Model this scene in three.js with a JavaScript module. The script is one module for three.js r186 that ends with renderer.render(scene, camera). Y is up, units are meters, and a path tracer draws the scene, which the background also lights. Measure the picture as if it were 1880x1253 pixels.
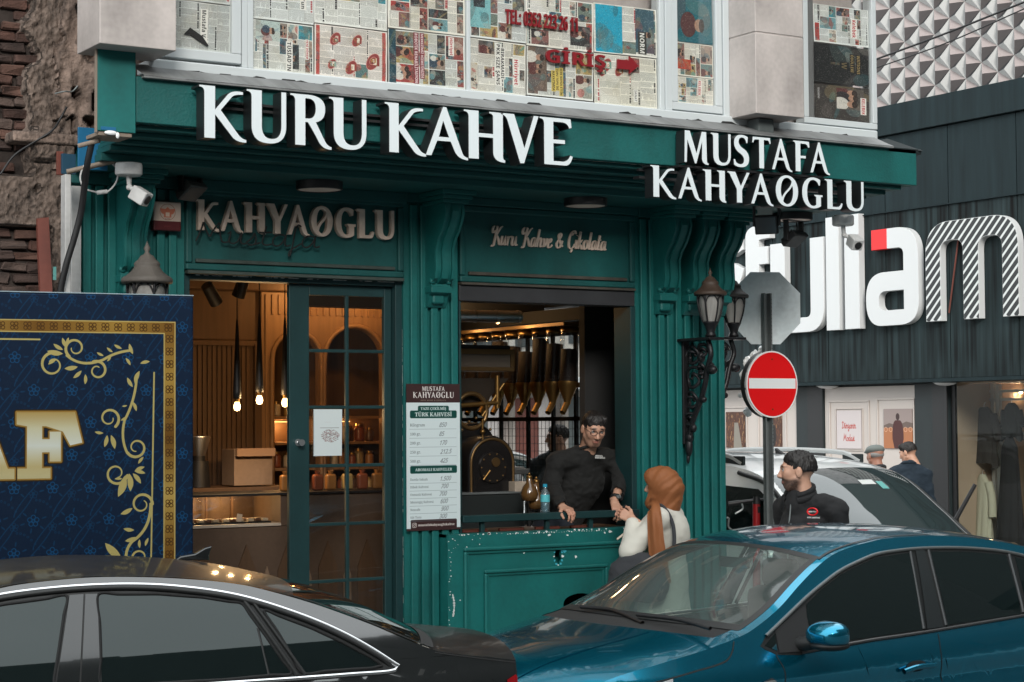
import * as THREE from 'three';
import { mergeGeometries, mergeVertices, toCreasedNormals } from 'three/addons/utils/BufferGeometryUtils.js';
import { RoundedBoxGeometry } from 'three/addons/geometries/RoundedBoxGeometry.js';
import { ImprovedNoise } from 'three/addons/math/ImprovedNoise.js';
import { MarchingCubes } from 'three/addons/objects/MarchingCubes.js';
import { TessellateModifier } from 'three/addons/modifiers/TessellateModifier.js';
import { TextGeometry } from 'three/addons/geometries/TextGeometry.js';
import { FontLoader } from 'three/addons/loaders/FontLoader.js';

// ---------------------------------------------------------------- camera, sky, sun, exposure
const scene = new THREE.Scene();
const V3 = (x, y, z) => new THREE.Vector3(x, y, z);
const CAM = V3(-5.78, 2.1, 11.36), FOCAL = 3500, YAW = THREE.MathUtils.degToRad(58.15), PITCH = Math.atan(147.5 / FOCAL), ROLL = 0.0064;
const camera = new THREE.PerspectiveCamera(2 * THREE.MathUtils.radToDeg(Math.atan(626.5 / FOCAL)), 1880 / 1253, 0.1, 400);
const F0 = V3(Math.cos(YAW), 0, -Math.sin(YAW)), R0 = V3(Math.sin(YAW), 0, Math.cos(YAW)), UP = V3(0, 1, 0);
const AX = F0.clone().multiplyScalar(Math.cos(PITCH)).addScaledVector(UP, Math.sin(PITCH));
const UPT = UP.clone().multiplyScalar(Math.cos(PITCH)).addScaledVector(F0, -Math.sin(PITCH));
const CR = R0.clone().multiplyScalar(Math.cos(ROLL)).addScaledVector(UPT, -Math.sin(ROLL));
const CU = UPT.clone().multiplyScalar(Math.cos(ROLL)).addScaledVector(R0, Math.sin(ROLL));
camera.position.copy(CAM);
camera.quaternion.setFromRotationMatrix(new THREE.Matrix4().makeBasis(CR, CU, AX.clone().negate()));
scene.add(camera);

const noise = new ImprovedNoise();
const fbm = (x, y, z = 0, o = 4) => { let a = 0, s = 1, k = 0.5; for (let i = 0; i < o; i++) { a += noise.noise(x * s, y * s, z + i * 7.3) * k; s *= 2.03; k *= 0.5; } return a; };
{ // an overcast sky, brightest overhead
  const w = 256, h = 128, d = new Float32Array(w * h * 4);
  for (let j = 0; j < h; j++) for (let i = 0; i < w; i++) {
    const el = (j + 0.5) / h * Math.PI - Math.PI / 2, az = (i + 0.5) / w * 2 * Math.PI, c = Math.cos(el);
    const n = fbm(Math.cos(az) * c * 2.2 + 5, Math.sin(el) * 4, Math.sin(az) * c * 2.2, 4);
    const b = (1.1 + 0.25 * Math.max(0, Math.sin(el))) * (1 + 0.28 * n), o = (j * w + i) * 4;
    d[o] = b * 0.95; d[o + 1] = b * 1.0; d[o + 2] = b * 1.02; d[o + 3] = 1;
  }
  const sky = new THREE.DataTexture(d, w, h, THREE.RGBAFormat, THREE.FloatType);
  sky.mapping = THREE.EquirectangularReflectionMapping; sky.magFilter = THREE.LinearFilter; sky.needsUpdate = true;
  scene.background = sky; scene.environment = sky;
}
const sun = new THREE.DirectionalLight(new THREE.Color(1, 0.95, 0.88), 1.35);
sun.position.set(-7, 7.6, 14); sun.target.position.set(0, 1, 0); sun.castShadow = true; sun.shadow.radius = 30;
sun.shadow.mapSize.set(2048, 2048);
Object.assign(sun.shadow.camera, { left: -14, right: 14, top: 12, bottom: -12, near: 1, far: 60 });
scene.add(sun, sun.target);
const renderer = new THREE.WebGLRenderer({ antialias: true });
renderer.toneMapping = THREE.LinearToneMapping;
renderer.toneMappingExposure = 1.72;
renderer.shadowMap.enabled = true;
renderer.shadowMap.type = THREE.PCFSoftShadowMap;

// ---------------------------------------------------------------- helpers
let seed = 7;
const rnd = (a = 1, b) => { seed = (seed * 1664525 + 1013904223) >>> 0; const t = seed / 4294967296; return b === undefined ? t * a : a + t * (b - a); };
const ray = (px, py) => AX.clone().addScaledVector(CR, (px - 940) / FOCAL).addScaledVector(CU, (626.5 - py) / FOCAL);
// survey of the place: the point of a wall plane z = d (at), or of a wall plane x = d (atX), of a level y = d (atY), or at a depth (atD) that the photograph shows
const at = (px, py, z = 0) => { const r = ray(px, py); return CAM.clone().addScaledVector(r, (z - CAM.z) / r.z); };
const atX = (px, py, x) => { const r = ray(px, py); return CAM.clone().addScaledVector(r, (x - CAM.x) / r.x); };
const atY = (px, py, y) => { const r = ray(px, py); return CAM.clone().addScaledVector(r, (y - CAM.y) / r.y); };
const atD = (px, py, d) => CAM.clone().addScaledVector(ray(px, py), d);

const used = new Map();
const numbered = (n) => { const k = used.get(n) || 0; used.set(n, k + 1); return k ? n + '_' + String(k).padStart(3, '0') : n; };
function thing(name, label, category, pos = V3(0, 0, 0), group, turn = 0) {
  const g = new THREE.Group(); g.name = numbered(name); g.position.copy(pos); g.rotation.y = turn;
  g.userData = { label, category }; if (group) g.userData.group = group;
  scene.add(g); return g;
}
const SPLIT = new Set('window_reveal dark_column column_trim window_post garment_rack roof_gutter hood_crease wiper seat tail_lamp pillar cowl_side pendant window_bar chrome_bar shop_interior iris eye eyelid bolt counter_moulding panel_moulding sign_panel flashing chest_bar lamp_bar door_gap bracket_arm wall_rail corner_trim niche_back leg relief_rest script rail_foot'.split(' '));
// a part from geometry in world coordinates; the parents only have positions and turns
function part(parent, name, geo, m, label) {
  if (SPLIT.has(name) && Array.isArray(geo)) { let o; for (const g of geo) o = part(parent, name, g, m, label); return o; }
  const o = new THREE.Mesh(Array.isArray(geo) ? merge(geo) : geo, m); o.name = name; o.castShadow = o.receiveShadow = true;
  if (label) o.userData.label = label;
  if (parent !== scene) {
    parent.updateWorldMatrix(true, false);
    const inv = parent.matrixWorld.clone().invert();
    if (!parent.userData.local) o.geometry.applyMatrix4(inv);
  }
  parent.add(o); return o;
}
// a part from geometry in the parent's own axes
function lpart(parent, name, geo, m, label) {
  if (SPLIT.has(name) && Array.isArray(geo)) { let o; for (const g of geo) o = lpart(parent, name, g, m, label); return o; }
  const o = new THREE.Mesh(Array.isArray(geo) ? merge(geo) : geo, m); o.name = name; o.castShadow = o.receiveShadow = true;
  if (label) o.userData.label = label;
  parent.add(o); return o;
}
const struct = (name, geo, m) => { const o = part(scene, name, geo, m); o.userData.kind = 'structure'; return o; };
function merge(list) {
  const gs = list.map((g) => { let q = g.index ? g.toNonIndexed() : g; if (!q.attributes.uv) uvm(q); for (const k of Object.keys(q.attributes)) if (!['position', 'normal', 'uv', 'color'].includes(k)) q.deleteAttribute(k); return q; });
  const col = gs.some((g) => g.attributes.color);
  if (col) gs.forEach((g) => { if (!g.attributes.color) g.setAttribute('color', new THREE.BufferAttribute(new Float32Array(g.attributes.position.count * 3).fill(1), 3)); });
  return mergeGeometries(gs);
}
function uvm(g, s = 1) { // uv in metres by the dominant axis of the normal
  if (!g.attributes.normal) g.computeVertexNormals();
  const p = g.attributes.position, n = g.attributes.normal, u = new Float32Array(p.count * 2);
  for (let i = 0; i < p.count; i++) {
    const ax = Math.abs(n.getX(i)), ay = Math.abs(n.getY(i)), az = Math.abs(n.getZ(i)), x = p.getX(i), y = p.getY(i), z = p.getZ(i);
    const [a, b] = az >= ax && az >= ay ? [x, y] : ax >= ay ? [z, y] : [x, z];
    u[2 * i] = a * s; u[2 * i + 1] = b * s;
  }
  g.setAttribute('uv', new THREE.BufferAttribute(u, 2)); return g;
}
function uvRect(g, x0, x1, y0, y1, axis = 'x') { // uv 0..1 over a rectangle of a wall
  const p = g.attributes.position, u = new Float32Array(p.count * 2);
  for (let i = 0; i < p.count; i++) { u[2 * i] = ((axis === 'x' ? p.getX(i) : p.getZ(i)) - x0) / (x1 - x0); u[2 * i + 1] = (p.getY(i) - y0) / (y1 - y0); }
  g.setAttribute('uv', new THREE.BufferAttribute(u, 2)); return g;
}
// box between two corners, edges rounded by r
function box(x0, x1, y0, y1, z0, z1, r = 0.004) {
  if (x0 > x1) [x0, x1] = [x1, x0]; if (y0 > y1) [y0, y1] = [y1, y0]; if (z0 > z1) [z0, z1] = [z1, z0];
  const w = x1 - x0, h = y1 - y0, d = z1 - z0; r = Math.min(r, w * 0.45, h * 0.45, d * 0.45);
  const g = r > 0.0005 ? new RoundedBoxGeometry(w, h, d, 1, r) : new THREE.BoxGeometry(w, h, d);
  g.translate((x0 + x1) / 2, (y0 + y1) / 2, (z0 + z1) / 2); return uvm(g);
}
const cyl = (a, b, r0, r1 = r0, n = 14, open = false) => { // between two points
  const d = b.clone().sub(a), g = new THREE.CylinderGeometry(r1, r0, d.length(), n, 1, open);
  g.applyQuaternion(new THREE.Quaternion().setFromUnitVectors(UP, d.clone().normalize())); g.translate((a.x + b.x) / 2, (a.y + b.y) / 2, (a.z + b.z) / 2); return g;
};
const tube = (pts, r, n = 0, k = 7, closed = false) => new THREE.TubeGeometry(new THREE.CatmullRomCurve3(pts, closed), n || pts.length * 5, r, k, closed);
const ball = (c, r, sx = 1, sy = 1, sz = 1, n = 16) => { const g = new THREE.SphereGeometry(r, n, Math.ceil(n * 0.7)); g.scale(sx, sy, sz); g.translate(c.x, c.y, c.z); return g; };
const lathe = (pts, c, n = 24) => { const g = new THREE.LatheGeometry(pts.map((p) => new THREE.Vector2(p[0], p[1])), n); g.translate(c.x, c.y, c.z); return g; };
const extr = (shape, depth, bevel = 0, seg = 8) => new THREE.ExtrudeGeometry(shape, { depth, bevelEnabled: bevel > 0, bevelSize: bevel, bevelThickness: bevel, bevelSegments: 2, curveSegments: seg });
const poly = (pts) => new THREE.Shape(pts.map((p) => new THREE.Vector2(p[0], p[1])));
// a moulding: profile [[out, up]...] run along x from x0 to x1 in front of a wall at z
const mouldX = (prof, x0, x1, y, z) => { const g = extr(poly(prof), x1 - x0); g.rotateY(Math.PI / 2); g.translate(x0, y, z); g.scale(1, 1, 1); return uvm(toCreasedNormals(g, 0.6)); };
function mould(prof, x0, x1, y, z) { // out = +z
  const g = extr(poly(prof.map((p) => [-p[0], p[1]])), x1 - x0); g.rotateY(Math.PI / 2); g.translate(x0, y, z); return uvm(toCreasedNormals(g, 0.6));
}
// a picture-frame moulding of bevelled bars round a panel
function frameBars(x0, x1, y0, y1, z, w, d) {
  const bar = (a, b, c, e) => box(a, b, c, e, z, z + d, d * 0.4);
  return [bar(x0, x1, y1 - w, y1), bar(x0, x1, y0, y0 + w), bar(x0, x0 + w, y0 + w, y1 - w), bar(x1 - w, x1, y0 + w, y1 - w)];
}
// ---------------------------------------------------------------- textures and materials
function canvasTex(w, h, draw, srgb = true, rep) {
  const c = document.createElement('canvas'); c.width = w; c.height = h; draw(c.getContext('2d'), w, h);
  const t = new THREE.CanvasTexture(c); if (srgb) t.colorSpace = THREE.SRGBColorSpace;
  if (rep) { t.wrapS = t.wrapT = THREE.RepeatWrapping; t.repeat.set(rep, rep); } t.anisotropy = 8; return t;
}
function noiseTex(size, fn, rep = 1, srgb = false) { // fn(x, y) in 0..1, made to tile by blending
  const d = new Uint8Array(size * size * 4);
  for (let j = 0; j < size; j++) for (let i = 0; i < size; i++) {
    const x = i / size, y = j / size, bx = Math.max(0, (x - 0.85) / 0.15), by = Math.max(0, (y - 0.85) / 0.15);
    let v = fn(x, y); if (bx) v = mix(v, fn(x - 1, y), bx); if (by) v = mix(v, bx ? mix(fn(x, y - 1), fn(x - 1, y - 1), bx) : fn(x, y - 1), by);
    const o = (j * size + i) * 4; if (Array.isArray(v)) { d[o] = v[0]; d[o + 1] = v[1]; d[o + 2] = v[2]; } else d[o] = d[o + 1] = d[o + 2] = Math.max(0, Math.min(255, v * 255)); d[o + 3] = 255;
  }
  const t = new THREE.DataTexture(d, size, size); t.wrapS = t.wrapT = THREE.RepeatWrapping; t.magFilter = THREE.LinearFilter; t.repeat.set(rep, rep); if (srgb) t.colorSpace = THREE.SRGBColorSpace; t.needsUpdate = true; return t;
}
const mix = (a, b, t) => Array.isArray(a) ? a.map((v, i) => v + (b[i] - v) * t) : a + (b - a) * t;
const cl = (v) => Math.max(0, Math.min(1, v));
const T = {
  mottle: noiseTex(256, (x, y) => 0.83 + 0.5 * fbm(x * 4, y * 2.2, 1, 5) + 0.14 * fbm(x * 40, y * 40, 2, 2), 0.8),
  streak: noiseTex(512, (x, y) => cl(0.8 + 0.5 * fbm(x * 22, y * 1.6, 3) + 0.25 * fbm(x * 70, y * 3, 5, 2)), 0.35),
  roller: noiseTex(256, (x, y) => 0.5 + 0.7 * fbm(x * 34, y * 34, 4, 3), 1.6),
  grit: noiseTex(256, (x, y) => 0.5 + 0.55 * fbm(x * 60, y * 60, 6, 3), 1.2),
  rough: noiseTex(512, (x, y) => 0.5 + 0.8 * fbm(x * 9, y * 9, 8, 6), 0.9),
  crust: noiseTex(512, (x, y) => cl(0.6 + 0.85 * fbm(x * 6, y * 3.5, 18, 3) + 0.6 * fbm(x * 42, y * 26, 8, 4)), 1.1),
  stain: noiseTex(512, (x, y) => cl(0.55 + 1.2 * fbm(x * 26, y * 1.2, 13) + 0.6 * fbm(x * 80, y * 2.5, 15, 2) + 0.4 * fbm(x * 5, y * 4, 2, 2)), 0.35),
  wood: noiseTex(256, (x, y) => 0.78 + 0.3 * fbm(x * 30, y * 2, 9, 3) + 0.2 * fbm(x * 5, y * 0.7, 3, 2), 0.9),
  dust: noiseTex(512, (x, y) => cl(0.14 + 0.3 * fbm(x * 6, y * 6, 11, 4) + 0.5 * Math.max(0, fbm(x * 60, y * 60, 2, 2) - 0.12)), 0.7),
};
const lin = (c) => Array.isArray(c) ? new THREE.Color().setRGB(...c) : new THREE.Color(c);
const std = (c, rough = 0.6, o = {}) => new THREE.MeshStandardMaterial({ color: lin(c), roughness: rough, ...o });
const phy = (c, rough = 0.6, o = {}) => new THREE.MeshPhysicalMaterial({ color: lin(c), roughness: rough, ...o });
const M = {
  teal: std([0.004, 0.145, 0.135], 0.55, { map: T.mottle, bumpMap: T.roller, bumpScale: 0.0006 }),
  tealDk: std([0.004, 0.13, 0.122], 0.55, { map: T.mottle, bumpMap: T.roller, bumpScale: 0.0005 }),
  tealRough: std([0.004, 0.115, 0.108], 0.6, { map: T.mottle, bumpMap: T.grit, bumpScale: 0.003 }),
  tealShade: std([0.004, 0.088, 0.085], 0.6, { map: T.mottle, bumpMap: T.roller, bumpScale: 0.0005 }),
  doorGreen: std([0.011, 0.045, 0.048], 0.45, { map: T.mottle }),
  lintel: std([0.035, 0.036, 0.04], 0.55, { map: T.mottle }),
  white: std([0.6, 0.6, 0.59], 0.5, { map: T.mottle }),
  pvc: std([0.52, 0.56, 0.57], 0.4),
  clad: std([0.52, 0.47, 0.445], 0.45, { map: T.mottle }),
  flash: std([0.2, 0.205, 0.205], 0.55, { map: T.streak }),
  sign: std([0.68, 0.74, 0.76], 0.4), signSide: std([0.012, 0.014, 0.015], 0.4),
  beige: std([0.86, 0.68, 0.56], 0.5, { map: T.mottle }), black: std([0.012, 0.012, 0.013], 0.5), blackMat: std([0.02, 0.02, 0.02], 0.85),
  iron: std([0.014, 0.014, 0.016], 0.42, { metalness: 0.3, bumpMap: T.grit, bumpScale: 0.001 }),
  lampCap: std([0.07, 0.045, 0.032], 0.6, { map: T.mottle }),
  frost: phy([0.75, 0.72, 0.68], 0.35, { transmission: 0.55, thickness: 0, map: T.streak }),
  glass: phy([0.97, 0.97, 0.965], 0.015, { transmission: 1, thickness: 0, ior: 1.5 }),
  brass: std([0.3, 0.17, 0.055], 0.38, { metalness: 0.9 }), bronze: std([0.2, 0.12, 0.05], 0.4, { metalness: 0.8 }),
  chrome: std([0.75, 0.76, 0.77], 0.12, { metalness: 1 }), steel: std([0.72, 0.72, 0.72], 0.36, { metalness: 1 }),
  galv: std([0.2, 0.22, 0.22], 0.5, { metalness: 0.3, map: T.mottle }),
  plaster: std([0.22, 0.165, 0.135], 0.95, { map: T.crust, bumpMap: T.crust, bumpScale: 0.02 }),
  plasterDk: std([0.085, 0.062, 0.052], 0.95, { map: T.rough, bumpMap: T.rough, bumpScale: 0.03 }),
  stone: std([0.3, 0.22, 0.18], 0.95, { map: T.crust, bumpMap: T.grit, bumpScale: 0.01 }),
  mortar: std([0.075, 0.056, 0.048], 0.95, { map: T.rough, bumpMap: T.rough, bumpScale: 0.02 }),
  rust: std([0.17, 0.045, 0.03], 0.7, { map: T.mottle }), blue: std([0.006, 0.12, 0.25], 0.5), blueDk: std([0.008, 0.05, 0.09], 0.5),
  oldWood: std([0.3, 0.24, 0.19], 0.8, { map: T.wood }), greyBoard: std([0.1, 0.12, 0.12], 0.7, { map: T.streak }),
  woodWarm: std([0.34, 0.19, 0.09], 0.55, { map: T.wood }), woodDk: std([0.13, 0.07, 0.035], 0.6, { map: T.wood }), tan: std([0.3, 0.2, 0.13], 0.65, { map: T.mottle }), ceil: std([0.42, 0.3, 0.2], 0.8),
  asphalt: std([0.1, 0.1, 0.098], 0.9, { map: T.mottle, bumpMap: T.grit, bumpScale: 0.004 }), paving: std([0.45, 0.44, 0.42], 0.85, { map: T.mottle, bumpMap: T.grit, bumpScale: 0.003 }), kerb: std([0.3, 0.29, 0.28], 0.85, { map: T.mottle }),
  slate: phy([0.013, 0.026, 0.030], 0.75, { map: T.streak, specularIntensity: 0.45 }), slateDk: std([0.012, 0.02, 0.022], 0.55, { map: T.mottle }), slateStain: phy([0.024, 0.04, 0.043], 0.8, { map: T.stain, specularIntensity: 0.45 }),
  plastic: phy([0.85, 0.86, 0.86], 0.25, { clearcoat: 0.6 }), red: std([0.75, 0.004, 0.006], 0.4), redText: std([0.2, 0.005, 0.01], 0.5),
  rubber: std([0.012, 0.012, 0.012], 0.8), cream: std([0.6, 0.5, 0.4], 0.6, { map: T.mottle }),
};
const glow = (c, k) => new THREE.MeshStandardMaterial({ color: 0x000000, emissive: lin(c), emissiveIntensity: k });

// ---------------------------------------------------------------- lettering
// a flared display face: outlines in units of 1/100 of the cap height
const GLYPH = {
  K: [86, 'M9 0L28 0L28 46Q46 22 58 6Q66 -5 84 -4L84 1Q76 2 70 10L38 55L58 82Q63 88 78 88L78 93Q58 96 50 85L28 55L28 100L0 100L0 97Q9 97 9 86Z'],
  U: [76, 'M9 86L9 30Q9 -2 41 -2Q74 -2 74 34L74 100L65 100L65 34Q65 7 46 7Q28 7 28 32L28 100L0 100L0 97Q9 97 9 86Z'],
  R: [78, 'M9 0L28 0L28 46L33 46Q44 28 52 12Q60 -6 78 -5L78 0Q71 1 66 10L48 47Q66 52 66 74Q66 100 34 100L0 100L0 97Q9 97 9 86Z|M28 53L28 93L33 93Q48 93 48 74Q48 53 33 53Z'],
  A: [74, 'M-2 0L8 0L19 31L44 31L50 15Q56 -4 76 -5L76 0Q69 1 66 8L36 101L30 101Z|M22 39L41 39L30 73Z'],
  H: [80, 'M9 0L28 0L28 46L56 46L56 15Q57 -4 79 -4L79 1Q75 1 75 8L75 100L49 100L49 97Q56 97 56 88L56 54L28 54L28 100L0 100L0 97Q9 97 9 86Z'],
  V: [74, 'M-3 100L24 100L45 30L65 100L75 100L44 -2L36 -2L10 86Q6 97 -3 97Z'],
  E: [68, 'M9 0L54 0Q64 2 68 20L63 22Q58 8 46 8L28 8L28 46L52 46L52 54L28 54L28 92L46 92Q58 92 61 80L66 82L64 100L0 100L0 97Q9 97 9 86Z'],
  M: [92, 'M2 0L10 0L13 72L40 -2L45 -2L67 70L66 14Q68 -4 90 -4L90 1Q84 1 84 10L82 100L66 100L46 30L22 100L4 100Z'],
  S: [64, 'M7 22Q10 7 27 7Q41 8 41 22Q41 34 25 43Q4 54 4 75Q4 102 33 102Q47 102 56 96L54 77L50 77Q47 94 34 94Q21 93 21 80Q21 68 37 59Q60 48 60 27Q60 -2 28 -2Q12 -2 3 5L2 22Z'],
  T: [72, 'M28 0L46 0L46 92L60 92Q66 92 68 81L72 82L70 100L4 100L2 82L6 81Q8 92 14 92L28 92Z'],
  F: [62, 'M9 0L28 0L28 44L49 44L49 52L28 52L28 92L44 92Q56 92 59 80L64 82L62 100L0 100L0 97Q9 97 9 86Z'],
  Y: [74, 'M29 0L47 0L47 42L74 100L64 100L43 54L24 100L-3 100L-3 97Q3 97 7 88L29 44Z'],
  O: [88, 'M44 102C68 102 84 80 84 50C84 20 68 -2 44 -2C20 -2 4 20 4 50C4 80 20 102 44 102Z|M61 83C56 91 50 94 44 94C30 94 22 76 22 50C22 42 23 36 26 28C32 42 40 48 48 57C56 66 60 74 61 83Z|M30 16C34 9 39 6 44 6C58 6 66 24 66 50C66 57 65 63 63 69C58 59 54 54 48 48C40 40 34 32 30 16Z'],
  G: [80, 'M70 95Q58 102 44 102C18 102 4 80 4 50C4 18 20 -2 44 -2Q60 -2 72 7L72 38L78 38L78 44L48 44Q48 39 55 38L55 11Q50 6 44 6C30 6 22 24 22 50C22 78 30 94 44 94Q58 94 65 76L69 77Z'],
  L: [64, 'M9 0L52 0Q62 1 65 20L60 22Q56 8 44 8L28 8L28 100L0 100L0 97Q9 97 9 86Z'],
};
const parsePath = (str, onto) => { for (const m of str.matchAll(/([MLQCZ])([^MLQCZ]*)/g)) onto(m[1], (m[2].trim().match(/-?[\d.]+/g) || []).map(Number)); };
function glyphShape(ch, s = 1, sx = s) {
  const paths = GLYPH[ch][1].split('|').map((str, i) => {
    const p = i ? new THREE.Path() : new THREE.Shape();
    parsePath(str, (c, n) => { const q = n.map((v, k) => v / 100 * (k % 2 ? s : sx)); if (c === 'M') p.moveTo(...q); else if (c === 'L') p.lineTo(...q); else if (c === 'Q') p.quadraticCurveTo(...q); else if (c === 'C') p.bezierCurveTo(...q); else p.closePath(); });
    return p;
  });
  paths.slice(1).forEach((h) => paths[0].holes.push(h)); return paths[0];
}
const glyphWidth = (text) => [...text].reduce((w, c) => w + (c === ' ' ? 34 : GLYPH[c][0] + 7), -7);
function drawGlyphs(g, text, x, y, cap, width) { // the same letters printed on a canvas
  const k = cap / 100, kx = width ? width / glyphWidth(text) : k; let cx = x;
  for (const ch of text) {
    if (ch === ' ') { cx += 34 * kx; continue; }
    g.beginPath();
    for (const str of GLYPH[ch][1].split('|')) parsePath(str, (c, n) => { const q = n.map((v, i) => i % 2 ? y - v * k : cx + v * kx); if (c === 'M') g.moveTo(...q); else if (c === 'L') g.lineTo(...q); else if (c === 'Q') g.quadraticCurveTo(...q); else if (c === 'C') g.bezierCurveTo(...q); else g.closePath(); });
    g.fill('evenodd'); cx += (GLYPH[ch][0] + 7) * kx;
  }
}
// written hand: centre lines of each stroke, x-height 1
const HAND = {
  K: [1.5, '.35 2Q.05 1.9 .1 1.45Q.2 1.1 .5 1.5|.75 2L.45 0Q.35 -.3 .05 -.05|1.5 2Q1.2 1.9 1 1.5L.65 1Q1 .9 1.15 .3Q1.25 -.1 1.6 .1'],
  u: [.95, '.05 .8L.2 1L.1 .25Q.2 -.15 .5 .2L.72 1L.65 .25Q.7 -.1 .95 .15'],
  r: [.75, '.05 .8L.25 1L.12 0|.2 .6Q.4 1.1 .7 .95Q.72 .8 .62 .8'],
  a: [.95, '.72 .85Q.3 1.2 .1 .5Q.05 -.1 .35 .02Q.6 .2 .74 1L.68 .2Q.72 -.1 .95 .15'],
  h: [.95, '.3 1.9L.1 0|.18 .5Q.4 1.1 .6 .95Q.72 .8 .6 .2Q.65 -.1 .95 .15'],
  v: [.85, '.05 .8Q.2 1.1 .25 .6L.3 .02Q.7 .4 .65 .95Q.75 .8 .9 .9'],
  e: [.75, '.1 .45Q.6 .55 .52 .9Q.3 1.1 .1 .5Q.05 -.15 .4 0Q.6 .1 .75 .3'],
  '&': [1.3, '1.1 .2Q.8 .2 .4 1Q.2 1.5 .55 1.6Q.9 1.4 .4 .9Q-.1 .4 .25 .05Q.7 -.2 .95 .8'],
  C: [1.2, '1.05 1.6Q1 2 .7 1.95Q.2 1.7 .15 .8Q.15 -.1 .6 0Q.95 .1 1.1 .5|.6 -.02Q.8 -.2 .5 -.4|.35 1.5Q.6 1.4 .6 1.6Q.45 1.8 .3 1.6'],
  i: [.45, '.08 .8L.2 1L.12 .2Q.2 -.1 .45 .15|.26 1.4L.28 1.45'], 'ı': [.45, '.08 .8L.2 1L.12 .2Q.2 -.1 .45 .15'],
  k: [.9, '.3 1.9L.1 0|.7 1Q.5 .95 .2 .5Q.55 .45 .6 .15Q.7 -.1 .9 .15'],
  o: [.85, '.45 1Q.1 .95 .1 .45Q.12 -.05 .4 0Q.75 .2 .68 .7Q.6 1.05 .42 .95Q.6 .7 .88 .85'],
  l: [.5, '.32 1.9L.12 .2Q.2 -.1 .5 .15'], t: [.6, '.35 1.6L.15 .2Q.25 -.1 .6 .15|.02 1.05L.6 1.1'],
  M: [1.6, '.05 .1Q.3 1 .4 1.7Q.55 .8 .7 .5Q.9 1.3 1.15 1.7Q1.15 .8 1.25 .2Q1.35 0 1.6 .2'], s: [.7, '.05 .2Q.4 .6 .42 1Q.6 .4 .4 .05Q.2 -.1 .1 .1|.4 .05L.7 .2'],
  f: [.6, '.6 1.7Q.4 2.1 .3 1.3L.05 -.7Q-.1 -1 .02 -.4L.6 .3'], D: [1.3, '.4 1.9L.25 .05|.1 1.6Q.7 2.2 1.15 1.3Q1.2 .1 .3 0Q0 .1 .1 .2'], n: [.95, '.05 .8L.22 1L.1 0|.18 .5Q.4 1.1 .58 .95Q.72 .8 .6 .2Q.65 -.1 .95 .15'],
  y: [.9, '.05 .8L.2 1L.12 .4Q.2 .1 .45 .3L.68 1L.45 -.6Q.3 -1 .15 -.6Q.3 -.3 .9 .2'], 'ü': [.95, '.05 .8L.2 1L.1 .25Q.2 -.15 .5 .2L.72 1L.65 .25Q.7 -.1 .95 .15|.25 1.4L.28 1.45|.6 1.4L.63 1.45'], d: [.95, '.65 .85Q.3 1.2 .1 .5Q.05 -.1 .35 .02Q.6 .2 .7 .6L.85 1.9L.66 .2Q.72 -.1 .95 .15'], m: [1.4, '.05 .8L.22 1L.1 0|.18 .5Q.4 1.1 .52 .95Q.6 .8 .5 0|.58 .5Q.8 1.1 .98 .95Q1.1 .8 1 .2Q1.1 -.1 1.4 .15'],
};
function handStrokes(text, x, y, xh) { // polylines of a written line
  const out = []; let cx = x;
  for (const ch of text) {
    if (ch === ' ') { cx += 0.6 * xh; continue; }
    const [w, paths] = HAND[ch];
    for (const s of paths.split('|')) {
      const p = new THREE.Path();
      parsePath('M' + s, (c, n) => { const q = n.map((v, i) => i % 2 ? y + v * xh : cx + v * xh); if (c === 'M') p.moveTo(...q); else if (c === 'L') p.lineTo(...q); else p.quadraticCurveTo(...q); });
      out.push(p.getPoints(7));
    }
    cx += w * xh * 0.93;
  }
  return [out, cx - x];
}
// a broad-nib ribbon extruded to a letter of depth d
function nib(pts, w0, w1, d, ang = 0.75) {
  const L = [], R = [];
  pts.forEach((p, i) => {
    const a = pts[Math.max(0, i - 1)], b = pts[Math.min(pts.length - 1, i + 1)], dx = b.x - a.x, dy = b.y - a.y, l = Math.hypot(dx, dy) || 1;
    const w = (w0 + (w1 - w0) * Math.abs(dy / l * Math.cos(0.2) - dx / l * Math.sin(0.2)) ** 1.5) / 2;
    L.push([p.x - dy / l * w, p.y + dx / l * w]); R.unshift([p.x + dy / l * w, p.y - dx / l * w]);
  });
  const g = []; const P = [...L, ...R.slice().reverse()];
  // quads with depth, cheap and free of self-crossing outlines
  const pos = [], n = pts.length, q = (a, b, c, e) => pos.push(...a, ...b, ...c, ...a, ...c, ...e), r = R.slice().reverse();
  for (let i = 0; i < n - 1; i++) {
    const a = [...L[i], d], b = [...L[i + 1], d], c = [...r[i + 1], d], e = [...r[i], d], a0 = [...L[i], 0], b0 = [...L[i + 1], 0], c0 = [...r[i + 1], 0], e0 = [...r[i], 0];
    q(e, c, b, a); q(a, b, b0, a0); q(e0, c0, c, e);
  }
  const G = new THREE.BufferGeometry(); G.setAttribute('position', new THREE.Float32BufferAttribute(pos, 3)); G.computeVertexNormals(); return uvm(G);
}
const fontBold = await new FontLoader().loadAsync('fonts/droid/droid_sans_bold.typeface.json');
const fontSerif = await new FontLoader().loadAsync('fonts/droid/droid_serif_bold.typeface.json');
function text3(str, font, size, depth) { return uvm(new TextGeometry(str, { font, size, depth, curveSegments: 5, bevelEnabled: false })); }
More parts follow.
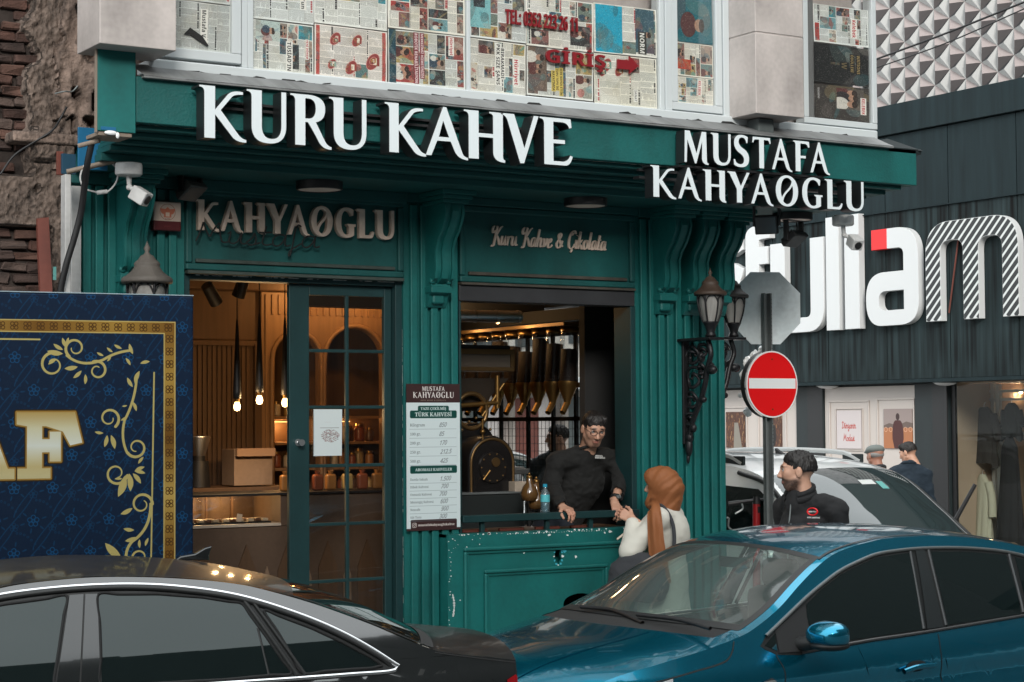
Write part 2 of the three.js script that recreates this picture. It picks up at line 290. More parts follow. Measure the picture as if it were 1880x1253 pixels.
// block letters standing proud of a wall plane: spans = [[letter, left, right]...] in metres
function signLetters(parent, spans, y, cap, z, depth, front, side) {
  for (const [ch, x0, x1] of spans) {
    const w = (x1 - x0) / (GLYPH[ch][0] / 100), g = extr(glyphShape(ch, cap, w), depth, 0.003, 10); g.translate(x0, y, z);
    part(parent, 'letter', uvm(g), [front, side]);
  }
}
const layout = (text, x0, x1) => { const k = (x1 - x0) / glyphWidth(text), o = []; let c = x0; for (const ch of text) { if (ch === ' ') { c += 34 * k; continue; } o.push([ch, c, c + GLYPH[ch][0] * k]); c += (GLYPH[ch][0] + 7) * k; } return o; };
// ---------------------------------------------------------------- ground
struct('road', uvm(new THREE.PlaneGeometry(160, 160).rotateX(-Math.PI / 2).translate(20, 0, -20)), M.asphalt);
{ // the pavement turns the corner of the shop
  const s = new THREE.Shape(); s.moveTo(-30, -1.7); s.lineTo(3.4, -1.7); s.quadraticCurveTo(5, -1.7, 5, 0.2); s.lineTo(5, 30); s.lineTo(-30, 30); s.closePath();
  const g = extr(s, 0.13); g.rotateX(-Math.PI / 2); struct('pavement', uvm(g), M.paving);
  const line = [V3(-30, 0.07, 1.78), V3(3.4, 0.07, 1.78)], k = [];
  for (let i = 0; i < 22; i++) k.push(box(-14 + i * 0.8, -13.21 + i * 0.8, 0, 0.138, 1.705, 1.85, 0.012));
  struct('kerb', merge(k), M.kerb);
  struct('far_pavement', box(10.3, 30, 0, 0.13, -60, 20, 0.02), M.paving);
}

// ---------------------------------------------------------------- old brick wall on the left
{
  const w = thing('old_wall', 'crumbling brown brick and plaster wall at the left of the green shop', 'wall', V3(-2.4, 0, -0.1));
  part(w, 'mortar_bed', box(-6, -1.955, 0, 7.5, -0.6, -0.05, 0), M.mortar);
  const mats = [[0.15, 0.073, 0.054], [0.12, 0.064, 0.05], [0.18, 0.094, 0.07], [0.09, 0.056, 0.046], [0.15, 0.102, 0.084]].map((c) => std(c, 0.95, { map: T.rough, bumpMap: T.grit, bumpScale: 0.008 }));
  for (let r = 0; r < 48; r++) {
    const y = 2.25 + r * 0.067;
    for (let c = 0; c < 5; c++) {
      if (rnd() < 0.05) continue;
      const x = -2.78 + c * 0.172 + (r % 2) * 0.085 + rnd(-0.012, 0.012); if (x > -2.02) continue;
      const g = new RoundedBoxGeometry(rnd(0.15, 0.17), rnd(0.053, 0.062), 0.09, 3, 0.012); const p = g.attributes.position;
      for (let i = 0; i < p.count; i++) p.setXYZ(i, p.getX(i) + 0.012 * noise.noise(p.getX(i) * 30, p.getY(i) * 30 + r, c), p.getY(i) + 0.012 * noise.noise(p.getX(i) * 22 + c, p.getY(i) * 30, r), p.getZ(i) + 0.016 * noise.noise(p.getX(i) * 25 + r, p.getY(i) * 25, c * 3) + 0.016 * noise.noise(p.getX(i) * 70, p.getY(i) * 70 + r, c));
      g.computeVertexNormals(); g.rotateZ(rnd(-0.05, 0.05)); g.rotateY(rnd(-0.08, 0.08)); g.rotateX(rnd(-0.08, 0.08)); g.translate(x, y, -0.065 + rnd(-0.008, 0.012));
      part(w, 'brick', uvm(g), mats[Math.floor(rnd(5))]);
    }
  }
  const coat = (x0, x1, y0, y1, f, m, name) => {
    const g = new THREE.PlaneGeometry(x1 - x0, y1 - y0, Math.ceil((x1 - x0) / 0.011), Math.ceil((y1 - y0) / 0.011)); g.translate((x0 + x1) / 2, (y0 + y1) / 2, 0);
    const p = g.attributes.position; for (let i = 0; i < p.count; i++) p.setZ(i, f(p.getX(i), p.getY(i))); g.computeVertexNormals(); part(w, name, uvm(g), m);
  };
  const cover = (x, y) => { // where plaster still holds
    const b = 0.06 + 0.34 * fbm(x * 6, y * 4, 2, 4);
    let v = (x + 2.2) * 1.5 + b * 0.8; if (y > 3.25 && y < 3.62) v = Math.max(v, 0.12 + b); if (y < 3.3) v = (x + 2.06) * 1.8 + b * 0.5; if (y > 4.15) v = (x + 2.2) * 1.5 + b; return v;
  };
  coat(-2.55, -1.93, 2.25, 5.5, (x, y) => { const v = cover(x, y), t = cl(v * 7 + 0.4); return -0.14 + 0.165 * t + 0.034 * fbm(x * 14, y * 11, 5, 5) * t + 0.026 * fbm(x * 38, y * 26, 1, 3) + (y > 3.7 && y < 3.9 ? 0.07 * t * cl((3.92 - y) * 8) * cl((y - 3.66) * 12) : 0); }, M.plaster, 'plaster_coat');
  coat(-2.05, -1.2, 3.66, 5.5, (x, y) => 0.02 + 0.06 * fbm(x * 12, y * 5, 9, 5) + (fbm(x * 8, y * 5, 3, 2) > 0.12 ? -0.08 : 0.03), M.stone, 'render_patch');
  part(w, 'ledge', [box(-2.32, -1.9, 3.80, 3.87, -0.05, 0.12, 0.02), box(-2.2, -1.95, 3.73, 3.8, -0.05, 0.05, 0.015)], M.stone);
  part(w, 'edge_strip', box(-1.985, -1.945, 2.2, 3.72, -0.06, 0.06, 0.008), M.greyBoard);
  const wire = thing('wall_cable', 'thin black cable looping over the old plaster wall', 'cable', V3(-2.3, 3.6, 0.1));
  part(wire, 'cable', tube([at(0, 320, 0.1), at(25, 286, 0.1), at(60, 262, 0.11), at(95, 240, 0.13), at(112, 215, 0.1), at(122, 196, 0.12)], 0.007), M.black);
  const wire2 = thing('wall_cable', 'thin grey cable hanging on the stone under the white cladding', 'cable', V3(-2, 4, 0.1));
  part(wire2, 'cable', tube([at(100, 172, 0.08), at(118, 168, 0.12), at(132, 168, 0.1), at(142, 158, 0.1)], 0.005), M.galv);
  const pk = thing('wooden_plank', 'brown painted plank leaning against the old brick wall', 'plank', at(76, 560, 0.12));
  const a = at(65, 402, 0.02), b = at(86, 400, 0.02), c = at(97, 620, 0.22), d = at(74, 620, 0.22);
  { const s = 0.03, P = [a, b, c, d], pos = []; const f = P.map((p) => p.clone().add(V3(0, 0, s))), q = (i, j, k, l) => [i, j, k, i, k, l].forEach((v) => pos.push(v.x, v.y, v.z));
    q(f[3], f[2], f[1], f[0]); q(P[0], P[1], P[2], P[3]); for (let i = 0; i < 4; i++) { const j = (i + 1) % 4; q(P[i], f[i], f[j], P[j]); }
    const g = new THREE.BufferGeometry(); g.setAttribute('position', new THREE.Float32BufferAttribute(pos, 3)); g.computeVertexNormals(); part(pk, 'plank', uvm(g), M.rust);
    part(pk, 'paint_patch', [box(a.x + 0.06, a.x + 0.078, 3.0, 3.08, 0.12, 0.128, 0), ].map((g) => g.translate(0.005, -0.03, 0.032)), std([0.1, 0.3, 0.28], 0.6)); }
}

// ---------------------------------------------------------------- the coffee shop
const shop = thing('coffee_shop', 'green corner coffee shop with newspaper covered upper windows', 'shop', V3(0.6, 0, 0));
{
  const S = (n, g, m, l) => part(shop, n, g, m, l);
  const TOP = 3.655, XR = 3.155;
  // walls of the ground floor
  S('wall', [box(-1.93, -1.172, 0.1, TOP, -0.18, 0, 0.002), box(0.412, 0.84, 0.1, TOP, -0.18, 0, 0.002), box(2.335, XR, 0.1, TOP, -0.18, 0, 0.002), box(-1.172, 0.412, 3.052, TOP, -0.18, -0.03, 0.002), box(0.84, 2.335, 3.05, TOP, -0.18, -0.03, 0.002), box(0.84, 2.335, 0.1, 1.28, -0.18, -0.01, 0.002)], M.tealDk);
  S('side_wall', [box(XR - 0.18, XR, 0.1, TOP, -1.0, -0.182, 0.002), box(XR - 0.18, XR, 0.1, 1.15, -5.2, -1.002, 0.002), box(XR - 0.18, XR, 3.1, TOP, -5.2, -1.002, 0.002), box(XR - 0.18, XR, 1.152, 3.098, -5.2, -3.9, 0.002)], M.tealDk);
  S('back_wall', box(-1.93, XR - 0.182, 0.1, TOP, -5.2, -5.0, 0.002), M.woodDk);
  S('party_wall', box(-1.93, -1.75, 0.1, TOP, -4.998, -0.182, 0.002), M.woodDk);
  S('floor', box(-1.748, XR - 0.182, 0.1, 0.38, -4.998, -0.182, 0.002), M.tan);
  S('ceiling', box(-1.748, XR - 0.182, 3.3, 3.36, -4.998, -0.182, 0.002), M.ceil);
  // pilaster ribs
  const ribs = (x0, x1, n, y0, y1, z, skip) => { const p = (x1 - x0) / n; for (let i = 0; i < n; i++) S('pilaster_rib', box(x0 + p * i + p * 0.16, x0 + p * (i + 1) - p * 0.16, y0, y1, z, z + 0.032, 0.008), M.teal); };
  ribs(-1.86, -1.22, 8, 0.2, 3.58, 0);
  ribs(0.44, 0.835, 5, 0.2, 3.58, 0);
  ribs(2.36, XR, 10, 0.2, 3.58, 0);
  for (let i = 0; i < 4; i++) S('pilaster_rib', box(XR, XR + 0.032, 0.2, 3.58, -0.1 - i * 0.085, -0.045 - i * 0.085, 0.008), M.teal);
  // trim at the left end
  S('corner_trim', box(-1.935, -1.872, 0.3, 3.56, 0.002, 0.07, 0.004), M.white, 'white trim board with chipped paint');
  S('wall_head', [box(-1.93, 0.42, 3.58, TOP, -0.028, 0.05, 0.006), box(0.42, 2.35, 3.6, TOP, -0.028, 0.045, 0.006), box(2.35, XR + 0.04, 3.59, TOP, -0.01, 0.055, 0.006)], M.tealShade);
  // panels above door and window
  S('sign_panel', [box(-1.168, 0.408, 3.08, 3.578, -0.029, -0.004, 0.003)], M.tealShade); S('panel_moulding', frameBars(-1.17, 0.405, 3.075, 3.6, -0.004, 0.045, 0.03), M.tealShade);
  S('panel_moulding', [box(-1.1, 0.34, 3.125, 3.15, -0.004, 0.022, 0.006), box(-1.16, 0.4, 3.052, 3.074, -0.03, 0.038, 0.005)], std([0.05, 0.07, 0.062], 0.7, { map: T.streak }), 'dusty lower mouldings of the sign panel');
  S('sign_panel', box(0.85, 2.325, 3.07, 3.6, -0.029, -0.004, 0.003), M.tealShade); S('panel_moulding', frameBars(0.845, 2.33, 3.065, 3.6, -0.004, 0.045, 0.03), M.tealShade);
  S('panel_moulding', [box(0.92, 2.26, 3.115, 3.14, -0.004, 0.022, 0.006), box(0.85, 2.325, 3.045, 3.064, -0.03, 0.036, 0.005)], std([0.07, 0.062, 0.05], 0.7, { map: T.streak }), 'dusty lower mouldings of the sign panel');
  S('shutter_box', box(0.845, 2.33, 2.935, 3.044, -0.16, 0.012, 0.006), M.lintel, 'dark grey shutter box over the serving window');
  S('window_reveal', [box(2.29, 2.334, 1.3, 2.934, -0.2, 0.014, 0.004), box(0.842, 0.858, 1.3, 2.934, -0.2, 0.01, 0.003)], M.doorGreen);
  S('shutter_panel', [box(2.42, 2.94, 1.2, 3.2, -0.86, -0.78, 0.004)], M.blackMat, 'dark folded shutter inside the serving window');
  // corbels
  const prof = [[0, 0], [0.27, 0], [0.27, -0.05], [0.255, -0.1], [0.215, -0.17], [0.155, -0.235], [0.125, -0.3], [0.128, -0.37], [0.132, -0.43], [0.115, -0.495], [0.075, -0.53], [0.085, -0.55], [0.085, -0.59], [0.05, -0.61], [0.035, -0.66], [0.012, -0.69], [0, -0.69]];
  const corbel = (x, side) => {
    const g = [mould(prof, -0.075, 0.075, 3.57, 0), mould(prof.map((p) => [p[0] * 1.0 + (p[1] < -0.03 && p[1] > -0.52 && p[0] > 0.02 ? 0.02 : 0), p[1]]).slice(0, 11).concat([[0, -0.53]]), -0.025, 0.025, 3.565, 0.001),
      mould(prof.map((p) => [p[0] + (p[1] < -0.03 && p[1] > -0.52 && p[0] > 0.02 ? 0.014 : 0), p[1]]).slice(0, 11).concat([[0, -0.53]]), -0.074, -0.055, 3.566, 0.001), mould(prof.map((p) => [p[0] + (p[1] < -0.03 && p[1] > -0.52 && p[0] > 0.02 ? 0.014 : 0), p[1]]).slice(0, 11).concat([[0, -0.53]]), 0.055, 0.074, 3.566, 0.001),
      box(-0.1, 0.1, 3.571, 3.595, 0.002, 0.3, 0.005), box(-0.115, 0.115, 3.596, 3.622, 0.002, 0.325, 0.005), box(-0.13, 0.13, 3.623, TOP, 0.002, 0.35, 0.005),
      ball(V3(-0.062, 3.055, 0.075), 0.024), ball(V3(0.062, 3.055, 0.075), 0.024), ball(V3(0, 3.065, 0.09), 0.02, 1.6, 1, 0.8), box(-0.082, 0.082, 2.975, 3.02, 0.002, 0.1, 0.006), box(-0.05, 0.05, 2.9, 2.974, 0.002, 0.06, 0.02)];
    const m = merge(g); if (side) m.rotateY(Math.PI / 2); m.translate(x, 0, side ? -0.22 : 0.03); if (side) m.translate(XR - x + 0.03, 0, 0); S('corbel', m, M.tealDk);
  };
  [-1.56, 0.64, 2.56, 2.82, 3.06].forEach((x) => corbel(x)); corbel(0, true);
  // soffit, stepped cornice and fascia of the awning
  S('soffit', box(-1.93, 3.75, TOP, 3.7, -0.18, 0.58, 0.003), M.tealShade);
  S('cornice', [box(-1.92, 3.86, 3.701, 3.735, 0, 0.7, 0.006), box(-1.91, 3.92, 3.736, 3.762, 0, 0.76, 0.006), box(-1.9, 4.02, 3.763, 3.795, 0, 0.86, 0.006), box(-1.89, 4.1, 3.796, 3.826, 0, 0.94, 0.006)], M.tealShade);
  S('fascia', box(-1.872, 4.2, 3.827, 4.095, 0.93, 1.0, 0.006), M.tealRough, 'rough green fascia behind the large white letters'); S('fascia_end', box(4.13, 4.2, 3.827, 4.095, 0, 0.928, 0.006), M.tealRough, 'rough green fascia behind the large white letters');
  S('fascia_end', box(-1.885, -1.873, 3.82, 4.095, 0.9, 1.0, 0.004), M.tealDk);
  { // metal flashing over the fascia, wavy at its edge
    const g = new THREE.PlaneGeometry(5.78, 1, 120, 4), p = g.attributes.position;
    for (let i = 0; i < p.count; i++) { const x = p.getX(i) + 1.05, t = 0.5 - p.getY(i); p.setXYZ(i, x, 4.205 - 0.108 * t + 0.006 * fbm(x * 5, t * 3, 1), 0.79 + 0.25 * t + 0.012 * fbm(x * 2, t, 4)); }
    g.computeVertexNormals(); S('flashing', [uvm(g), box(-1.84, 3.94, 4.083, 4.095, 0.99, 1.04, 0.002)], M.flash, 'grey metal flashing with dirt streaks');
    const e = new THREE.BufferGeometry(); const c = (x, y, z) => [x, y, z];
    e.setAttribute('position', new THREE.Float32BufferAttribute([...c(3.9, 4.16, 0.6), ...c(4.12, 4.2, 0.78), ...c(4.24, 4.085, 1.03), ...c(3.9, 4.16, 0.6), ...c(4.24, 4.085, 1.03), ...c(4.3, 4.05, 0.6)], 3)); e.computeVertexNormals();
    S('flashing', [uvm(e), box(3.92, 4.25, 4.06, 4.1, 0, 1.0, 0.004)], M.slateDk, 'dark folded corner of the roofing');
    const rag = []; for (let i = 0; i < 46; i++) { const x = -1.5 + i * 0.115 + rnd(-0.05, 0.05); if (x > 3.7) continue; const s = poly([[0, 0], [rnd(0.05, 0.14), rnd(-0.008, 0.008)], [rnd(0.04, 0.1), rnd(0.006, 0.018)], [rnd(0, 0.03), rnd(0.004, 0.014)]]); rag.push(extr(s, 0.006).rotateZ(rnd(-0.12, 0.06)).translate(x, 4.178 + rnd(-0.012, 0.01), 0.829)); }
    S('torn_sealant', rag.map((g) => uvm(g)), M.blackMat, 'torn dark sealant strip along the window sill').userData.kind = 'stuff';
  }
  // green boxed post, boards and cladding at the left end
  S('boxed_post', box(-2.11, -1.882, 3.76, 4.3, 0.99, 1.02, 0.004), M.teal, 'green boxed post under the white cladding'); S('post_edge', box(-2.118, -2.111, 3.75, 4.3, 0.992, 1.022, 0.001), M.oldWood);
  S('post_foot', [box(-2.1, -1.9, 3.735, 3.758, 0.8, 1.01, 0.004)], M.oldWood); S('torn_film', [ball(V3(-2.03, 3.752, 1.02), 0.02, 2, 0.7, 0.5, 8), ball(V3(-1.99, 3.74, 1.02), 0.012, 1, 1.6, 0.7, 8)], M.plastic); S('paint_patch', box(-2.09, -2.0, 3.765, 3.785, 1.0205, 1.0235, 0.001), M.blue);
  S('blue_board', box(-2.03, -1.85, 3.61, 3.86, 0.45, 0.47, 0.002), M.blue, 'bare bright blue board'); S('blue_board', box(-2.12, -2.035, 3.58, 3.7, 0.42, 0.44, 0.002), M.blueDk, 'dark blue board end');
  S('red_board', box(-2.13, -2.09, 3.58, 3.72, 0.36, 0.38, 0.002), M.rust);
  const bat = (p, q, r) => { const g = cyl(p, q, r, r, 4); return uvm(g); };
  S('wooden_batten', bat(at(144, 268, 0.8), at(182, 258, 0.9), 0.016), M.oldWood); S('wooden_batten', bat(at(122, 316, 0.5), at(216, 294, 0.55), 0.016), M.oldWood);
  S('corner_trim', box(-2.12, -2.085, 2.0, 3.57, 0.42, 0.5, 0.003), M.white); 
  const clad = (x0, x1, z, joint, zb = 0.801) => { S('cladding', [box(x0, x1, 4.225, joint ? 4.79 : 7.2, zb, z, 0.006), ...(joint ? [box(x0, x1, 4.798, 7.2, zb, z, 0.006), box(x0 + 0.006, x1 - 0.006, 4.7, 4.9, zb, z - 0.006, 0)] : [])], M.clad, joint ? 'jointed white metal column cladding by the corner' : 'plain white metal column cladding'); };
  clad(-2.155, -1.7, 1.18, false); clad(2.6, 3.035, 1.1, true);
  S('cable_duct', [box(2.72, 2.86, 4.12, 4.22, 0.85, 0.98, 0.01)], M.greyBoard, 'grey junction duct under the cladding');
  // upper storey
  S('upper_wall', [box(-1.4, 3.95, 4.1, 7.2, -5.2, 0.6, 0.01), box(-1.7, 3.97, 4.7 + 0.85, 7.2, 0.6, 0.8, 0.01)], M.clad); S('roof', box(-2.4, 4.05, 7.2, 7.4, -5.3, 0.95, 0.02), M.flash);
  S('window_sill', box(-1.72, 3.98, 4.17, 4.243, 0.6, 0.83, 0.012), M.pvc, 'white plastic window sill');
  const win = (x0, x1, y0, fw, mull = []) => {
    const y1 = 5.55, g = [box(x0 - fw, x1 + fw, y0 - fw, y0, 0.7, 0.8, 0.006), box(x0 - fw, x0, y0, y1, 0.7, 0.8, 0.006), box(x1, x1 + fw, y0, y1, 0.7, 0.8, 0.006), ...mull.map((x) => box(x - 0.012, x + 0.012, y0, y1, 0.7, 0.795, 0.003))];
    const f = S('window', g, M.pvc); part(f, 'pane', box(x0, x1, y0, y1, 0.774, 0.778, 0), M.glass); return f;
  };
  const w1 = win(-1.625, -1.19, 4.325, 0.06), w2 = win(-1.05, 2.0, 4.246, 0.04, [0.47]), w3 = win(2.155, 2.49, 4.31, 0.055), w4 = win(3.34, 3.96, 4.3, 0.045);
  S('window_post', [box(-1.128, -1.092, 4.245, 5.55, 0.68, 0.806, 0.004), box(2.042, 2.098, 4.245, 5.55, 0.68, 0.806, 0.004), box(2.548, 2.6, 4.24, 5.55, 0.66, 0.81, 0.004)], M.pvc);
  // newspaper sheets pasted inside, print turned on its side
  const paper = ['#e6e8e2', '#ecebe2', '#e0e4e0', '#ebe8dc', '#e3e8e5'], ink = ['#3b3b3b', '#4a4744', '#333a3c'], hues = ['#a8403c', '#c9c2b4', '#3f8f9c', '#8f4b46', '#4a6673', '#4a4543', '#857769', '#b09a63', '#6f9aa0', '#87605a', '#6e7a70', '#333', '#a08e80', '#5a7a77', '#77706a', '#5a5350'];
  const photo = (g, x, y, w, h, c) => { // a printed picture: a toned ground, big soft shapes, small dark and light detail
    g.save(); g.beginPath(); g.rect(x, y, w, h); g.clip(); g.fillStyle = c || hues[Math.floor(rnd(hues.length))]; g.fillRect(x, y, w, h);
    for (let k = 0; k < 10; k++) { g.fillStyle = hues[Math.floor(rnd(hues.length))]; g.globalAlpha = c ? 0.28 : 0.5; g.beginPath(); g.ellipse(x + rnd(w), y + rnd(h), rnd(3, w * 0.3), rnd(3, h * 0.4), rnd(3), 0, 7); g.fill(); }
    const n = rnd() < 0.6 ? 1 + Math.floor(rnd(3)) : 0; for (let k = 0; k < n; k++) { const cx = x + rnd(0.2, 0.8) * w, s = Math.min(w, h) * rnd(0.12, 0.22), cy = y + h * rnd(0.3, 0.5); g.globalAlpha = 0.9; g.fillStyle = ['#2b2a2c', '#5a2f2c', '#e0dcd2', '#33485a'][Math.floor(rnd(4))]; g.beginPath(); g.ellipse(cx, cy + s * 2.3, s * 1.5, s * 1.7, 0, 0, 7); g.fill(); g.fillStyle = '#b58a72'; g.beginPath(); g.ellipse(cx, cy, s * 0.75, s, 0, 0, 7); g.fill(); g.fillStyle = '#2a211e'; g.beginPath(); g.ellipse(cx, cy - s * 0.6, s * 0.8, s * 0.6, 0, 0, 7); g.fill(); }
    for (let k = 0; k < w * h / 26; k++) { g.globalAlpha = rnd(0.15, 0.5); g.fillStyle = rnd() < 0.5 ? '#1d1c1c' : '#e9e4da'; g.fillRect(x + rnd(w), y + rnd(h), rnd(1, 4), rnd(1, 3)); } g.globalAlpha = 1; g.restore(); };
  const bodyText = (g, x, y, w, h, a) => { g.fillStyle = ink[Math.floor(rnd(3))]; g.globalAlpha = a; for (let yy = y; yy < y + h - 2; yy += 3.4) { let xx = x; const e = x + w * (rnd() < 0.1 ? rnd(0.4, 0.9) : 1); while (xx < e - 2) { const l = rnd(2, 8); g.fillRect(xx, yy, Math.min(l, e - xx), 1.7); xx += l + rnd(1, 2.4); } } g.globalAlpha = 1; };
  const sheetTex = (spec) => canvasTex(368, 268, (g, w, h) => {
    g.fillStyle = spec.bg || paper[Math.floor(rnd(5))]; g.fillRect(0, 0, w, h); for (let i = 0; i < 14; i++) { g.fillStyle = rnd() < 0.5 ? 'rgba(160,150,125,.10)' : 'rgba(255,255,255,.12)'; g.beginPath(); g.ellipse(rnd(w), rnd(h), rnd(20, 120), rnd(10, 60), rnd(3), 0, 7); g.fill(); }
    g.save(); g.translate(w, 0); g.rotate(Math.PI / 2); const W = h, H = w; // print runs downwards
    let y = 7; while (y < H - 14) { const bh = Math.min(rnd(40, 120), H - y - 5), k = 1 + Math.floor(rnd(1, 3.99)); let x = 6; // bands of articles
      for (let c = 0; c < k; c++) { const ww = c === k - 1 ? W - 6 - x : (W - 12) / k * rnd(0.75, 1.2), r = rnd(), full = spec.plain ? 0.06 : 0.3; if (ww < 12) break;
        if (r < full) photo(g, x, y, ww - 4, bh - 3); else { let yy = y; if (rnd() < 0.5) { const hh = rnd(5, 12); g.fillStyle = rnd() < 0.22 ? '#9c2a30' : '#1e1e20'; let xx = x; while (xx < x + ww - 10) { const l = rnd(3, 9); g.fillRect(xx, yy, l, hh); xx += l + 1.6 + (rnd() < 0.2 ? 4 : 0); } yy += hh + 3; } const ph = !spec.plain && rnd() < 0.5 ? rnd(0.35, 0.6) : 0, nc = Math.max(1, Math.round(ww / 42)); if (ph) photo(g, x, yy, ww - 4, (y + bh - yy) * ph); for (let q = 0; q < nc; q++) bodyText(g, x + q * ww / nc, yy + (y + bh - yy) * (ph ? ph + 0.04 : 0), ww / nc - 5, (y + bh - yy) * (1 - ph), rnd(0.4, 0.7)); if (rnd() < 0.3) { g.strokeStyle = '#77736c'; g.lineWidth = 1; g.strokeRect(x - 2, y - 1, ww - 2, bh - 1); } }
        x += ww; } y += bh + 2; }
    (spec.blocks || []).forEach(([x, yy, bw, bh, col]) => photo(g, x * W, yy * H, bw * W, bh * H, col));
    (spec.rounds || []).forEach(([x, yy, r, col]) => { const X = x * W, Y = yy * H, R = r * W; g.fillStyle = '#8f3f3d'; g.beginPath(); g.ellipse(X, Y, R * 1.05, R * 0.62, 0.5, 0, 7); g.fill(); g.strokeStyle = '#c98c84'; g.lineWidth = 3; g.stroke(); g.fillStyle = col; g.fillRect(X - R * 0.55, Y - R * 0.75, R * 1.0, R * 1.1); g.fillStyle = '#e2d9c9'; g.fillRect(X - R * 0.45, Y - R * 0.45, R * 0.8, R * 0.45); for (let k = 0; k < 30; k++) { g.fillStyle = ['#5d3a30', '#b58a4e', '#6d7f63', '#b4504a'][Math.floor(rnd(4))]; g.fillRect(X + rnd(-R, R) * 0.6, Y + rnd(-R, R) * 0.6, rnd(2, 5), rnd(2, 5)); } });
    (spec.heads || []).forEach(([txt, x, yy, size0, col, band]) => { const size = size0 * 1.28; g.font = `bold ${size}px sans-serif`; g.fillStyle = band || '#e6e5de'; g.fillRect(x * W - 3, yy * H - size, g.measureText(txt).width + 6, size * 1.28); g.fillStyle = col || '#161616'; g.fillText(txt, x * W, yy * H); });
    g.restore();
  });
  const sheet = (win_, x0, x1, y0, y1, spec = {}) => {
    const g = new THREE.PlaneGeometry(x1 - x0, y1 - y0, 8, 8); const p = g.attributes.position, s = rnd(50);
    for (let i = 0; i < p.count; i++) p.setZ(i, 0.005 * noise.noise(p.getX(i) * 9 + s, p.getY(i) * 9, s)); g.rotateZ(rnd(-0.012, 0.012)); g.translate((x0 + x1) / 2, (y0 + y1) / 2, 0.764 + rnd(0.005)); g.computeVertexNormals(); part(win_, 'newspaper_sheet', g, std([1, 1, 1], 0.75, { map: sheetTex(spec), side: THREE.DoubleSide }), spec.label);
  };
  sheet(w1, -1.62, -1.19, 4.33, 4.62, { plain: 1, bg: '#cfd4d1', heads: [['Mustafa V. K', 0.14, 0.42, 25], ['VEFAT ve BAŞSAĞLIĞI', 0.2, 0.83, 9]], label: 'torn pale notice page' }); sheet(w1, -1.62, -1.19, 4.625, 4.95, { plain: 1, bg: '#cbd0ce' });
  { const s = poly([[0.05, 0], [0.09, 0.045], [0.17, 0], [0.21, -0.055], [0.2, -0.06], [0.15, -0.035], [0.09, 0.0]]); const g = extr(s, 0.002); g.translate(-1.54, 4.415, 0.7712); part(w1, 'paper_tear', uvm(g), M.blackMat); }
  const cx = [-1.047, -0.63, -0.114, 0.457, 0.484, 0.926, 1.467, 1.998];
  const lower = [{ heads: [['TÜSİAD\'IN', 0.38, 0.43, 25], ['YENİ DÖNEM', 0.3, 0.12, 13, '#a8202a']], blocks: [[0.42, 0.24, 0.5, 0.17, '#2c2f30'], [0, 0.55, 0.4, 0.4, '#b7c8c4']] }, { plain: 1, bg: '#ece6de', blocks: [[0.02, 0.02, 0.96, 0.05, '#b4504a'], [0.02, 0.93, 0.96, 0.05, '#b4504a']], rounds: [[0.25, 0.72, 0.13, '#8f3b38'], [0.24, 0.42, 0.12, '#93423a'], [0.62, 0.2, 0.17, '#8b3a34'], [0.78, 0.5, 0.14, '#96423c'], [0.75, 0.76, 0.1, '#8aa79c'], [0.28, 0.72, 0.06, '#5e6a58'], [0.6, 0.2, 0.08, '#b08a48']], label: 'page with red and white tableware adverts' }, { heads: [['ROBOTİK REHABİLİTASYON', 0.03, 0.66, 15, '#e8d8d8', '#7c2c34'], ['MERKEZİMİZ HİZMETİNİZDE', 0.03, 0.58, 13, '#e8d8d8', '#7c2c34'], ['Hürriyet', 0.05, 0.2, 17, '#b02530']], blocks: [[0, 0.9, 1, 0.09, '#1f4350']] },
    { heads: [['PKK SİZE ŞANS', 0.05, 0.52, 24], ['BIRAKMADI', 0.12, 0.44, 22], ['Hürriyet', 0.3, 0.2, 26, '#b3202a']] }, { heads: [['HAYATIMDA', 0.45, 0.62, 15, '#222', '#d4bd62'], ['TOPU TOPU İKİ', 0.4, 0.56, 13, '#222', '#d4bd62'], ['KERE KAVGA ETTİM', 0.38, 0.5, 13, '#222', '#d4bd62']], blocks: [[0, 0.7, 0.9, 0.28, '#6d5c50']] }, { plain: 1, bg: '#ebe9dc', rounds: [[0.22, 0.8, 0.14, '#6f9a8e'], [0.3, 0.6, 0.12, '#a9764e'], [0.16, 0.5, 0.1, '#7aa79c'], [0.36, 0.86, 0.09, '#54756b']], heads: [['SANAT', 0.66, 0.36, 15, '#777']] }];
  const upper = [{ plain: 1, heads: [['OÇ\'un', 0.4, 0.2, 24]] }, { plain: 1 }, { plain: 0 }, { blocks: [[0, 0.62, 0.8, 0.36, '#7fb9bd'], [0.1, 0.72, 0.3, 0.2, '#2e3336']] }, { blocks: [[0.5, 0.05, 0.4, 0.3, '#39393a']] }, { blocks: [[0.02, 0.55, 0.96, 0.42, '#1d9fbd'], [0.02, 0.04, 0.9, 0.3, '#3b5a66']], heads: [['NORM', 0.5, 0.27, 30, '#e6e6e0', '#3a3a36']] }];
  const split = [4.56, 4.575, 4.6, 4.6, 4.59, 4.6], ix = [0, 1, 2, 4, 5, 6];
  ix.forEach((k, i) => { sheet(w2, cx[k] + 0.004, cx[k + 1] - 0.004, 4.25 + (i === 4 ? 0.012 : 0), split[i] - 0.004, lower[i]); sheet(w2, cx[k] + 0.002, cx[k + 1] - 0.003, split[i] + 0.003, split[i] + 0.34, upper[i]); });
  sheet(w3, 2.16, 2.485, 4.315, 4.5, { heads: [['KELEBEK', 0.1, 0.4, 28, '#b3202a']] }); sheet(w3, 2.16, 2.485, 4.505, 4.74, { blocks: [[0.5, 0.6, 0.3, 0.38, '#b5402e']] }); sheet(w3, 2.16, 2.485, 4.745, 5.1, { blocks: [[0, 0, 1, 1, '#14606c']] });
